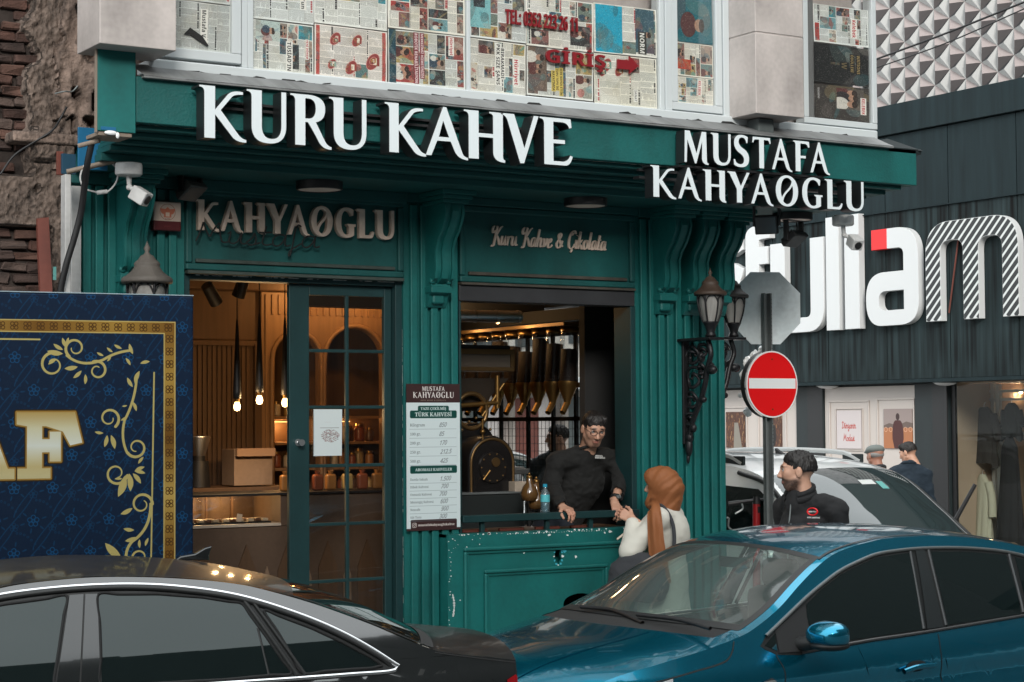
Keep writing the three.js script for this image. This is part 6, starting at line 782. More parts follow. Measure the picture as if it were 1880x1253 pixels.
// ---------------------------------------------------------------- vehicles
function interp(tab) { const n = tab.length, m = tab.map((p, i) => { const a = tab[Math.max(0, i - 1)], b = tab[Math.min(n - 1, i + 1)]; return (b[1] - a[1]) / (b[0] - a[0]); }); return (x) => { if (x <= tab[0][0]) return tab[0][1]; if (x >= tab[n - 1][0]) return tab[n - 1][1]; let i = 0; while (x > tab[i + 1][0]) i++; const h = tab[i + 1][0] - tab[i][0], t = (x - tab[i][0]) / h, a = tab[i][1], b = tab[i + 1][1]; return a * (1 + 2 * t) * (1 - t) ** 2 + m[i] * h * t * (1 - t) ** 2 + b * t * t * (3 - 2 * t) + m[i + 1] * h * t * t * (t - 1); }; }
const tess = new TessellateModifier(0.05, 9);
function carKit(P) {
  const ye = interp(P.ye), uo = interp(P.uo), cr = interp(P.crown), zs = P.zs;
  const top = (u0, u1, s0 = -1, s1 = 1, off = 0, nu = 24, ns = 24, fn) => { const pos = [], idx = []; for (let j = 0; j <= nu; j++) for (let i = 0; i <= ns; i++) { const s = s0 + (s1 - s0) * i / ns, us = fn ? fn(j / nu, s) : u0 + (u1 - u0) * j / nu, q = 1 - s * s; pos.push(us + uo(us) * q, ye(us) + cr(us) * (1 - Math.abs(s) ** 2.4) + off, s * zs(us, ye(us))); } for (let j = 0; j < nu; j++) for (let i = 0; i < ns; i++) { const a = j * (ns + 1) + i; idx.push(a, a + 1, a + ns + 1, a + 1, a + ns + 2, a + ns + 1); } const g = new THREE.BufferGeometry(); g.setAttribute('position', new THREE.Float32BufferAttribute(pos, 3)); g.setIndex(idx); g.computeVertexNormals(); return uvm(g); };
  const onSide = (u, y, off = 0, m = 1) => V3(u, y, m * (zs(u, y) + off));
  const sideG = (shape, off = 0, m = 1) => { let g = new THREE.ShapeGeometry(shape, 10); g = g.toNonIndexed(); g.deleteAttribute('normal'); g.deleteAttribute('uv'); g = tess.modify(g); g = mergeVertices(g, 1e-4); const p = g.attributes.position, nn = new Float32Array(p.count * 3); for (let i = 0; i < p.count; i++) { const u = p.getX(i), y = p.getY(i), e = 0.004, du = (zs(u + e, y) - zs(u - e, y)) / (2 * e), dy = (zs(u, y + e) - zs(u, y - e)) / (2 * e), l = Math.hypot(du, dy, 1); p.setZ(i, m * (zs(u, y) + off)); nn[3 * i] = -du / l; nn[3 * i + 1] = -dy / l; nn[3 * i + 2] = m / l; } g.setAttribute('normal', new THREE.BufferAttribute(nn, 3)); if (m < 0) { const q = g.index.array; for (let i = 0; i < q.length; i += 3) { const t = q[i]; q[i] = q[i + 1]; q[i + 1] = t; } } return uvm(g); };
  const trim = (pts, r, off = 0, m = 1, closed = false, k = 6) => { const c = new THREE.CatmullRomCurve3(pts.map(([u, y]) => onSide(u, y, off, m)), closed, 'centripetal'); return new THREE.TubeGeometry(c, pts.length * 8, r, k, closed); };
  const strip = (pts, w, off, m = 1) => { const s = 24, out = new THREE.CatmullRomCurve3(pts.map(([u, y]) => V3(u, y, 0)), false, 'centripetal').getPoints(pts.length * 8), L = [], R = []; out.forEach((p, i) => { const a = out[Math.max(0, i - 1)], b = out[Math.min(out.length - 1, i + 1)], l = Math.hypot(b.x - a.x, b.y - a.y) || 1, nx = -(b.y - a.y) / l * w / 2, ny = (b.x - a.x) / l * w / 2; L.push([p.x + nx, p.y + ny]); R.unshift([p.x - nx, p.y - ny]); }); return sideG(poly([...L, ...R]), off, m); };
  const body = (u0, u1, rock, arches) => { const s = new THREE.Shape(); s.moveTo(u0, rock + 0.06); const up = Math.ceil((u1 - u0) / 0.025); for (let i = 0; i <= up; i++) { const u = u0 + (u1 - u0) * i / up; s.lineTo(u, ye(u)); } s.lineTo(u1, rock + 0.06); [...arches].sort((a, b) => b[0] - a[0]).forEach(([c, r]) => { s.lineTo(c + r, rock); s.absarc(c, 0.32, r, -0.3, Math.PI + 0.3, false); }); s.lineTo(u0, rock + 0.06); return s; };
  const end = (ue, dir, rock) => { const pos = [], idx = [], nu = 12, ns = 20; for (let j = 0; j <= nu; j++) for (let i = 0; i <= ns; i++) { const s = -1 + 2 * i / ns, q = 1 - s * s, yt = ye(ue) + cr(ue) * (1 - Math.abs(s) ** 2.4), y = yt + (rock + 0.06 - yt) * j / nu, f = Math.sin(j / nu * Math.PI) * 0.06 * dir; pos.push(ue + uo(ue) * q + f * q, y, s * zs(ue, ye(ue) + (rock + 0.06 - ye(ue)) * j / nu)); } for (let j = 0; j < nu; j++) for (let i = 0; i < ns; i++) { const a = j * (ns + 1) + i; idx.push(a, a + ns + 1, a + 1, a + 1, a + ns + 1, a + ns + 2); } const g = new THREE.BufferGeometry(); g.setAttribute('position', new THREE.Float32BufferAttribute(pos, 3)); g.setIndex(idx); g.computeVertexNormals(); return uvm(g); };
  const wheel = (g, u, m, r = 0.32, w = 0.76) => { const z = m * w, tyre = lpart(g, 'wheel', new THREE.TorusGeometry(r - 0.07, 0.075, 12, 32).translate(u, r, z), M.rubber); lpart(tyre, 'rim', [cyl(V3(u, r, z - 0.06), V3(u, r, z + 0.06 * m), 0.2, 0.2, 24), ...[0, 1, 2, 3, 4].map((i) => { const a = i * 1.257; return cyl(V3(u, r, z + m * 0.065), V3(u + Math.cos(a) * 0.19, r + Math.sin(a) * 0.19, z + m * 0.06), 0.03, 0.02, 6); })], M.galv); };
  return { ye, uo, cr, zs, top, onSide, sideG, trim, strip, body, end, wheel };
}
const tint = phy([0.006, 0.011, 0.011], 0.015, { clearcoat: 0.35, clearcoatRoughness: 0.01, ior: 1.5, specularColor: new THREE.Color(0.82, 1, 0.98) }), blackTrim = std([0.015, 0.016, 0.016], 0.45), gloss = phy([0.012, 0.014, 0.014], 0.08, { clearcoat: 1, clearcoatRoughness: 0.02 });
{ // black sedan
  const g = thing('black_sedan', 'black sedan with chrome window trim parked at the lower left', 'car', V3(-2.197, 0, 2.858), undefined, -Math.asin(0.205));
  const zs = (u, y) => { const b = 0.985, f = -0.02 * ((u + 0.5) / 1.5) ** 2 - (u > 0.6 ? 0.28 * (u - 0.6) ** 2 : 0); return f + (y > b ? 0.88 - 0.3 * (y - b) - 0.14 * (y - b) ** 2 : 0.88 + 0.05 * (1 - Math.exp(-(b - y) / 0.12))); };
  const K = carKit({ zs, ye: [[-3.1, 0.68], [-2.9, 0.8], [-2.3, 0.93], [-1.95, 1.0], [-1.6, 1.19], [-1.3, 1.34], [-1.031, 1.41], [-0.813, 1.434], [-0.593, 1.441], [-0.291, 1.425], [-0.018, 1.391], [0.165, 1.343], [0.348, 1.283], [0.568, 1.196], [0.694, 1.139], [0.857, 1.072], [0.975, 1.046], [1.138, 1.021], [1.281, 0.996]], uo: [[-3.1, -0.25], [-1.95, -0.25], [-1.2, -0.08], [-0.4, 0], [0.25, 0.1], [0.8, 0.14], [1.281, 0.09]], crown: [[-3.1, 0.03], [-2, 0.05], [-1, 0.035], [0, 0.03], [0.5, 0.035], [0.9, 0.02], [1.281, 0.05]] });
  const paint = phy([0.012, 0.014, 0.014], 0.06, { ior: 1.9, clearcoat: 1, clearcoatRoughness: 0.12, clearcoatRoughnessMap: T.dust }), dusty = phy([0.06, 0.05, 0.045], 0.42, { map: T.dust, clearcoat: 0.4, clearcoatRoughness: 0.08 });
  const dlo = [[-1.95, 0.985], [-1.75, 1.1], [-1.45, 1.25], [-1.2, 1.335], [-1.032, 1.368], [-0.772, 1.392], [-0.507, 1.394], [-0.295, 1.377], [-0.024, 1.33], [0.247, 1.238], [0.43, 1.152], [0.554, 1.081], [0.64, 1.025], [0.652, 1.006], [0.62, 1.0], [0.444, 0.998], [-0.083, 0.99]];
  lpart(g, 'body', [K.sideG(K.body(-3.1, 1.281, 0.22, [[-2.35, 0.36], [0.42, 0.36]]), 0, 1), K.sideG(K.body(-3.1, 1.281, 0.22, [[-2.35, 0.36], [0.42, 0.36]]), 0, -1), K.end(1.281, 1, 0.22), K.end(-3.1, -1, 0.22)], paint);
  lpart(g, 'hood', K.top(-3.1, -2.0), paint); lpart(g, 'windscreen', K.top(-2.0, -1.25, -1, 1), tint); lpart(g, 'roof', K.top(-1.25, 0.22, -1, 1, 0, 30), dusty); lpart(g, 'rear_window', K.top(0.22, 0.83, -1, 1), tint); lpart(g, 'trunk_lid', K.top(0.83, 1.281, -1, 1), dusty); lpart(g, 'trunk_gap', [K.top(0.79, 0.85, -0.96, 0.96, 0.003, 4)], M.blackMat); lpart(g, 'roof_gutter', [1, -1].map((m) => K.top(-1.3, 0.8, m * 0.955, m * 0.985, 0.004, 30, 2)), blackTrim);
  for (const m of [1, -1]) {
    const gl = (pts, name = 'window') => { const w = lpart(g, name, K.sideG(poly(pts), 0.004, m), tint); const c = pts.concat([pts[0]]); lpart(w, 'seal', K.trim(pts.flatMap((p, i) => { const q = pts[(i + 1) % pts.length]; return [p, [p[0] * 0.66 + q[0] * 0.34, p[1] * 0.66 + q[1] * 0.34], [p[0] * 0.33 + q[0] * 0.67, p[1] * 0.33 + q[1] * 0.67]]; }), 0.007, 0.004, m, true, 5), M.rubber); };
    lpart(g, 'window_surround', K.sideG(poly(dlo), 0.0015, m), blackTrim);
    gl([[-0.628, 1.371], [-0.374, 1.363], [-0.18, 1.342], [-0.012, 1.31], [0.081, 1.173], [0.185, 1.009], [-0.082, 0.998], [-0.632, 0.996]]); gl([[0.085, 1.278], [0.29, 1.194], [0.43, 1.125], [0.552, 1.056], [0.6, 1.022], [0.56, 1.013], [0.235, 1.008]], 'quarter_window'); gl([[-1.85, 1.0], [-1.4, 1.235], [-1.2, 1.305], [-1.033, 1.342], [-0.762, 1.369], [-0.805, 1.143], [-0.836, 0.994], [-1.4, 0.99]]);
    for (const b of [[[-0.75, 1.373], [-0.692, 1.375], [-0.727, 0.992], [-0.823, 0.992]], [[-0.684, 1.375], [-0.634, 1.374], [-0.638, 0.992], [-0.719, 0.992]]]) lpart(g, 'door_pillar', K.sideG(poly(b), 0.009, m), gloss);
    lpart(g, 'window_bar', [K.trim([[0.0, 1.32], [0.1, 1.17], [0.21, 1.0]], 0.012, 0.004, m), K.trim([[0.04, 1.31], [0.14, 1.16], [0.245, 1.0]], 0.009, 0.006, m), K.trim([[0.05, 1.205], [0.086, 1.0]], 0.006, 0.003, m)], blackTrim); lpart(g, 'upper_seal', K.trim(dlo.slice(1, 13), 0.013, 0.004, m), blackTrim);
    lpart(g, 'chrome_trim', [K.trim([[-1.95, 1.0], [-1.7, 1.14], [-1.4, 1.285], [-1.2, 1.35], [-1.032, 1.383], [-0.771, 1.405], [-0.506, 1.407], [-0.294, 1.391], [-0.023, 1.343], [0.249, 1.251], [0.43, 1.168], [0.556, 1.094], [0.641, 1.036], [0.677, 1.009], [0.655, 0.998], [0.444, 0.991], [-0.083, 0.983], [-0.8, 0.977], [-1.4, 0.975], [-1.95, 0.975]], 0.011, 0.006, m, true, 8)], M.chrome);
    lpart(g, 'door_gap', [K.strip([[0.236, 0.975], [0.262, 0.93], [0.2, 0.7], [0.05, 0.6]], 0.007, 0.002, m), K.strip([[-0.72, 0.972], [-0.7, 0.6], [-0.7, 0.3]], 0.006, 0.002, m), K.strip([[0.857, 1.062], [1.138, 1.011], [1.278, 0.986]], 0.006, 0.002, m)], M.blackMat);
    lpart(g, 'tail_lamp', K.sideG(poly([[1.22, 0.915], [1.27, 0.935], [1.278, 0.925], [1.278, 0.84], [1.22, 0.85]]), 0.006, m), phy([0.35, 0.004, 0.008], 0.1, { clearcoat: 1 })); K.wheel(g, -2.35, m); K.wheel(g, 0.42, m);
  }
  lpart(g, 'tail_lamp', box(1.29, 1.32, 0.82, 0.89, 0.52, 0.7, 0.015), phy([0.35, 0.004, 0.008], 0.1, { clearcoat: 1 })); lpart(g, 'underbody', box(-2.9, 1.2, 0.25, 0.8, -0.74, 0.74, 0.05), M.blackMat);
  { const s = poly([[-0.09, 0], [0.06, 0], [0.058, 0.015], [0.075, 0.055], [0.05, 0.048], [0, 0.02], [-0.07, 0.01]]); lpart(g, 'antenna_fin', uvm(extr(s, 0.012, 0.008).translate(-0.02, 1.435, -0.3)), gloss); }
}
{ // blue sedan
  const g = thing('blue_sedan', 'metallic blue sedan parked at the lower right in front of the shop corner', 'car', V3(0.821, 0, 2.891), undefined, 0.072);
  const zs = (u, y) => { const b = 0.9 + 0.03 * u, f = -0.015 * ((u - 0.5) / 1.5) ** 2 - (u < -0.6 ? 0.18 * (u + 0.6) ** 2 : 0) - (u > 2.2 ? 0.15 * (u - 2.2) ** 2 : 0), d = b - y; return f + (d < 0 ? 0.86 + 0.42 * d - 0.15 * d * d : 0.86 + 0.05 * (1 - Math.exp(-d / 0.1)) - 0.02 * Math.exp(-(((y - 0.7) / 0.05) ** 2))); };
  const K = carKit({ zs, ye: [[-1.72, 0.62], [-1.62, 0.74], [-1.4, 0.84], [-1.1, 0.905], [-0.792, 0.96], [-0.623, 0.994], [-0.496, 1.025], [-0.264, 1.119], [-0.05, 1.233], [0.12, 1.315], [0.265, 1.37], [0.43, 1.405], [0.59, 1.426], [0.683, 1.436], [0.92, 1.439], [1.16, 1.434], [1.474, 1.403], [1.817, 1.346], [2.3, 1.2], [2.6, 1.09], [2.9, 1.05], [3.15, 1.0]], uo: [[-1.72, -0.22], [-0.62, -0.26], [-0.45, -0.22], [0.1, -0.14], [0.3, -0.13], [1, 0], [2, 0.1], [3.15, 0.12]], crown: [[-1.72, 0.03], [-1.1, 0.055], [-0.62, 0.04], [-0.4, 0.04], [0.1, 0.075], [0.3, 0.06], [0.9, 0.048], [1.8, 0.04], [3.15, 0.03]] });
  const paint = phy([0.003, 0.26, 0.41], 0.2, { metalness: 0.88, clearcoat: 1, clearcoatRoughness: 0.22, clearcoatRoughnessMap: T.dust });
  const dlo = [[-0.46, 0.95], [-0.404, 0.995], [-0.2, 1.092], [-0.037, 1.168], [0.12, 1.232], [0.265, 1.285], [0.42, 1.325], [0.582, 1.358], [0.75, 1.37], [0.968, 1.374], [1.33, 1.359], [1.659, 1.321], [1.9, 1.26], [2.1, 1.17], [2.25, 1.05], [2.26, 0.99], [1.571, 0.965], [0.657, 0.927], [0.315, 0.917], [-0.22, 0.89], [-0.368, 0.902], [-0.435, 0.932]];
  const A = [[-0.95, 0.37], [1.72, 0.37]];
  const far = K.body(-1.72, 3.15, 0.22, A); far.holes.push(new THREE.Path(dlo.map((p) => new THREE.Vector2(p[0], p[1]))));
  lpart(g, 'body', [K.sideG(K.body(-1.72, 3.15, 0.22, A), 0, 1), K.sideG(far, 0, -1), K.end(3.15, 1, 0.22), K.end(-1.72, -1, 0.22)], paint);
  lpart(g, 'hood', K.top(-1.72, -0.64, -1, 1, 0, 30, 30), paint); lpart(g, 'hood_crease', [0.52, -0.52].map((s) => K.top(-1.6, -0.66, s - 0.012, s + 0.012, 0.004, 20, 4)), paint); lpart(g, 'cowl', K.top(-0.66, -0.5, -0.9, 0.9, -0.004, 6), M.rubber); lpart(g, 'cowl_side', [K.top(-0.64, -0.48, 0.9, 1, 0, 6, 3), K.top(-0.64, -0.48, -1, -0.9, 0, 6, 3)], paint);
  const ws = lpart(g, 'windscreen', K.top(-0.5, 0.2, -0.94, 0.94, 0.0), phy([0.5, 0.6, 0.57], 0.03, { transmission: 0.9, thickness: 0, ior: 1.6 })); lpart(ws, 'black_border', [K.top(-0.51, -0.45, -0.94, 0.94, 0.0015, 4), K.top(0.16, 0.205, -0.94, 0.94, 0.0015, 4), ...[1, -1].map((m) => K.top(-0.5, 0.2, m * 0.9, m * 0.945, 0.0015, 20, 2))], blackTrim);
  lpart(g, 'pillar', [K.top(-0.49, 0.22, 0.938, 1, 0, 24, 4), K.top(-0.49, 0.22, -1, -0.938, 0, 24, 4)], paint); lpart(g, 'roof', K.top(0.2, 1.82, -1, 1, 0, 30), phy([0.003, 0.19, 0.3], 0.24, { metalness: 0.85, clearcoat: 1, clearcoatRoughness: 0.3, clearcoatRoughnessMap: T.dust })); lpart(g, 'rear_window', K.top(1.82, 2.58), tint); lpart(g, 'trunk_lid', K.top(2.58, 3.15), paint); lpart(g, 'roof_gutter', [1, -1].map((m) => K.top(0.18, 1.9, m * 0.945, m * 0.965, 0.004, 30, 2)), blackTrim);
  for (const m of [1, -1]) {
    const gl = (pts, name = 'window') => lpart(g, name, K.sideG(poly(pts), 0.004, m), m > 0 ? tint : phy([0.6, 0.68, 0.66], 0.02, { transmission: 1, thickness: 0 }));
    if (m > 0) lpart(g, 'window_surround', K.sideG(poly(dlo), 0.0015, m), blackTrim);
    gl([[-0.06, 1.132], [0.1, 1.207], [0.258, 1.266], [0.42, 1.308], [0.576, 1.342], [0.84, 1.355], [0.72, 0.955], [0.315, 0.942], [-0.09, 0.93], [-0.085, 1.069]]); gl([[1.01, 1.354], [1.319, 1.34], [1.625, 1.309], [1.575, 1.037], [1.555, 0.985], [0.93, 0.965]]); gl([[1.69, 1.295], [1.9, 1.235], [2.08, 1.14], [2.2, 1.03], [2.2, 1.005], [1.62, 0.99]], 'quarter_window'); gl([[-0.432, 0.952], [-0.34, 1.005], [-0.36, 0.92]], 'front_quarter_window');
    lpart(g, 'door_pillar', K.sideG(poly([[0.897, 1.379], [0.966, 1.378], [0.885, 0.957], [0.757, 0.957]]), 0.008, m), std([0.022, 0.026, 0.027], 0.35)); lpart(g, 'window_bar', [K.trim([[0.853, 1.36], [0.735, 0.955]], 0.012, 0.002, m), K.trim([[1.0, 1.362], [0.915, 0.962]], 0.012, 0.002, m), K.trim([[1.65, 1.31], [1.59, 1.03], [1.58, 0.99]], 0.013, 0.002, m)], std([0.03, 0.033, 0.034], 0.4)); lpart(g, 'mirror_sail', K.sideG(poly([[-0.335, 1.018], [-0.07, 1.13], [-0.09, 1.06], [-0.12, 0.905], [-0.35, 0.91]]), 0.006, m), M.blackMat);
    lpart(g, 'upper_seal', K.trim(dlo.slice(1, 15), 0.011, 0.004, m), std([0.1, 0.11, 0.11], 0.4)); lpart(g, 'belt_trim', K.trim([[-0.2, 0.9], [0.315, 0.928], [0.657, 0.938], [1.571, 0.975], [2.2, 1.0]], 0.009, 0.003, m), std([0.12, 0.12, 0.12], 0.3, { metalness: 0.6 }));
    lpart(g, 'door_gap', [K.strip([[0.833, 0.925], [0.82, 0.84], [0.827, 0.62], [0.85, 0.35]], 0.006, 0.0015, m), K.strip([[-0.345, 1.0], [-0.371, 0.9], [-0.344, 0.827], [-0.352, 0.7], [-0.36, 0.4]], 0.006, 0.0015, m), K.strip([[-0.622, 0.985], [-0.655, 0.935], [-0.7, 0.9], [-0.78, 0.88], [-0.9, 0.862], [-1.044, 0.838], [-1.3, 0.8]], 0.007, 0.0015, m)], M.blackMat);
    const dh = lpart(g, 'door_handle', K.trim([[0.5, 0.752], [0.6, 0.768], [0.74, 0.768]], 0.016, 0.022, m, false, 8), paint); lpart(dh, 'recess', K.sideG(new THREE.Shape().absellipse(0.62, 0.77, 0.08, 0.03, 0, 6.283), 0.002, m), M.blackMat); lpart(g, 'headlamp', K.sideG(poly([[-1.05, 0.8], [-1.045, 0.835], [-1.3, 0.785], [-1.55, 0.72], [-1.5, 0.66], [-1.25, 0.7]]), 0.004, m), phy([0.5, 0.5, 0.5], 0.05, { clearcoat: 1 }));
    lpart(g, 'badge', K.sideG(poly([[-0.5, 0.78], [-0.44, 0.795], [-0.41, 0.775], [-0.44, 0.74], [-0.49, 0.755]]), 0.006, m), M.chrome);
    { const b = K.onSide(-0.2, 0.965, 0, 1), mr = lpart(g, 'mirror', (() => { const q = new THREE.SphereGeometry(1, 28, 20), p = q.attributes.position; for (let i = 0; i < p.count; i++) { let x = p.getX(i), y = p.getY(i), z = p.getZ(i); const sx = Math.sign(x) * Math.abs(x) ** 0.75, sy = Math.sign(y) * Math.abs(y) ** (y < 0 ? 0.6 : 0.85), sz = Math.sign(z) * Math.abs(z) ** 0.7; p.setXYZ(i, sx * (x < 0 ? 0.1 : 0.075), sy * 0.067 * (1 - 0.2 * Math.max(0, -sx)), sz * 0.115); } q.computeVertexNormals(); q.translate(-0.16, 1.005, 1.015); if (m < 0) { const a = q.attributes.position; for (let i = 0; i < a.count; i++) a.setZ(i, -a.getZ(i)); } return uvm(q); })(), paint); lpart(mr, 'mirror_base', [cyl(V3(-0.19, 0.94, m * 0.83), V3(-0.17, 0.96, m * 0.95), 0.04, 0.035, 10)], blackTrim); lpart(mr, 'mirror_under', new THREE.SphereGeometry(1, 20, 12).scale(0.096, 0.03, 0.11).translate(-0.155, 0.95, m * 1.015), blackTrim); }
    K.wheel(g, -0.95, m); K.wheel(g, 1.72, m);
  }
  lpart(g, 'wiper', [tube([V3(-0.78, 1.045, 0.28), V3(-0.72, 1.075, 0.02), V3(-0.7, 1.082, -0.1), V3(-0.72, 1.08, -0.32)], 0.011), tube([V3(-0.72, 1.05, 0.74), V3(-0.72, 1.075, 0.5), V3(-0.75, 1.08, 0.2)], 0.011)], M.black);
  lpart(g, 'dashboard', [box(-0.55, 0.1, 0.8, 0.97, -0.68, 0.68, 0.05)], std([0.03, 0.035, 0.035], 0.7)); lpart(g, 'seat', [0.36, -0.36].flatMap((z) => [box(0.75, 0.9, 0.55, 1.1, z - 0.24, z + 0.24, 0.06), box(0.78, 0.88, 1.1, 1.27, z - 0.13, z + 0.13, 0.04)]), std([0.025, 0.025, 0.026], 0.8)); lpart(g, 'steering_wheel', new THREE.TorusGeometry(0.18, 0.016, 8, 24).rotateY(Math.PI / 2).rotateZ(-0.4).translate(0.22, 0.95, 0.36), M.black); lpart(g, 'cabin_mirror', box(0.12, 0.14, 1.27, 1.33, -0.12, 0.12, 0.01), M.black); lpart(g, 'underbody', box(-1.5, 3, 0.25, 0.75, -0.72, 0.72, 0.05), M.blackMat);
}
function van(name, label, pos, turn) {
  const g = thing(name, label, 'van', pos, undefined, turn);
  const zs = (u, y) => { const b = 1.05, f = -0.03 * ((u - 0.6) / 2) ** 2 - (u < -0.9 ? 0.2 * (u + 0.9) ** 2 : 0); return f + (y > b ? 0.88 - 0.16 * (y - b) - 0.1 * (y - b) ** 2 : 0.88 + 0.04 * (1 - Math.exp(-(b - y) / 0.1))); };
  const K = carKit({ zs, ye: [[-1.7, 0.8], [-1.5, 0.95], [-1.1, 1.02], [-0.7, 1.1], [-0.4, 1.31], [-0.05, 1.56], [0.15, 1.65], [0.5, 1.71], [1, 1.74], [1.8, 1.74], [2.5, 1.7], [2.66, 1.6], [2.7, 1.1]], uo: [[-1.7, -0.3], [-0.85, -0.28], [0.1, -0.14], [0.8, 0], [2.7, 0.03]], crown: [[-1.7, 0.03], [-0.85, 0.05], [0.1, 0.07], [1, 0.07], [2.5, 0.06], [2.7, 0.02]] });
  const paint = phy([0.8, 0.82, 0.82], 0.35, { clearcoat: 1, clearcoatRoughness: 0.04 }), A = [[-0.95, 0.37], [1.75, 0.37]];
  lpart(g, 'body', [K.sideG(K.body(-1.7, 2.7, 0.24, A), 0, 1), K.sideG(K.body(-1.7, 2.7, 0.24, A), 0, -1), K.end(2.7, 1, 0.24), K.end(-1.7, -1, 0.24)], paint); lpart(g, 'hood', K.top(-1.7, -0.72), paint); lpart(g, 'windscreen', K.top(-0.7, 0.08, -0.95, 0.95), phy([0.03, 0.045, 0.045], 0.015, { clearcoat: 1, ior: 1.6 })); lpart(g, 'cowl', K.top(-0.75, -0.68, -0.95, 0.95, 0.002, 3), blackTrim); lpart(g, 'pillar', [K.top(-0.72, 0.1, 0.945, 1, 0, 20, 3), K.top(-0.72, 0.1, -1, -0.945, 0, 20, 3)], paint); lpart(g, 'roof', K.top(0.08, 2.7, -1, 1, 0, 40), paint);
  for (const m of [1, -1]) { lpart(g, 'window', K.sideG(poly([[-0.55, 1.12], [-0.2, 1.38], [0.1, 1.53], [0.75, 1.56], [0.72, 1.1], [0, 1.07]]), 0.004, m), tint); lpart(g, 'window', K.sideG(poly([[0.85, 1.56], [1.65, 1.56], [1.65, 1.1], [0.83, 1.1]]), 0.004, m), tint); lpart(g, 'rear_side_window', K.sideG(poly([[1.75, 1.56], [2.45, 1.53], [2.5, 1.15], [1.75, 1.1]]), 0.004, m), tint); lpart(g, 'door_gap', [K.strip([[0.8, 1.6], [0.79, 0.4]], 0.008, 0.002, m), K.strip([[-0.65, 1.15], [-0.62, 0.5]], 0.008, 0.002, m)], M.blackMat); lpart(g, 'pillar_trim', K.trim([[-0.68, 1.1], [-0.35, 1.34], [0.0, 1.57], [0.4, 1.66]], 0.02, 0, m), blackTrim);
    const rl = lpart(g, 'roof_rail', tube([V3(0.45, 1.73, m * 0.66), V3(0.62, 1.79, m * 0.66), V3(0.9, 1.815, m * 0.665), V3(2.1, 1.815, m * 0.665), V3(2.35, 1.79, m * 0.66), V3(2.5, 1.73, m * 0.66)], 0.022, 50, 8), std([0.5, 0.52, 0.52], 0.35)); for (const u of [0.56, 1.4, 2.4]) lpart(rl, 'rail_foot', box(u - 0.13, u + 0.12, 1.71, 1.795, m * 0.66 - 0.016, m * 0.66 + 0.016, 0.01), M.slateDk);
    lpart(g, 'mirror', ball(V3(-0.3, 0.98, m * 0.98), 0.12, 0.6, 1.1, 0.7, 14), paint); lpart(g, 'headlamp', K.sideG(poly([[-1.2, 0.95], [-1.5, 0.88], [-1.55, 0.72], [-1.25, 0.75]]), 0.005, m), std([0.5, 0.5, 0.5], 0.1)); K.wheel(g, -0.95, m); K.wheel(g, 1.75, m); }
  lpart(g, 'antenna', uvm(extr(poly([[-0.05, 0], [0.05, 0], [0.06, 0.05], [0.02, 0.03]]), 0.03).translate(0.75, 1.8, -0.015)), M.black); lpart(g, 'sticker', K.top(-0.15, -0.1, -0.05, 0.15, 0.004, 3, 4), std([0.7, 0.72, 0.7], 0.5)); lpart(g, 'sticker', K.top(-0.2, -0.12, 0.18, 0.28, 0.004, 3, 4), std([0.15, 0.45, 0.42], 0.5)); lpart(g, 'underbody', box(-1.5, 2.6, 0.25, 0.9, -0.72, 0.72, 0.05), M.blackMat); return g;
}
van('white_van', 'white van with roof rails in the side street behind the man in black', V3(5.0, 0, -0.81), Math.PI / 2);
{ const p = atD(962, 845, 24); van('white_van', 'white van far up the side street, seen through the shop side window', V3(p.x, 0, p.z - 1), Math.PI / 2); }
{ const p = thing('leaning_pole', 'thin dark pole leaning in front of the store window', 'pole', atD(1745, 975, 19)); part(p, 'pole', cyl(atD(1741, 980, 19), atD(1791, 890, 19), 0.025, 0.02, 8), M.black); }
// ---------------------------------------------------------------- people
const cap = (a, b, ra, rb = ra) => ({ a, b, ra, rb });
const ell = (c, r, q) => ({ c, r, q });
const mcMat = new THREE.MeshBasicMaterial();
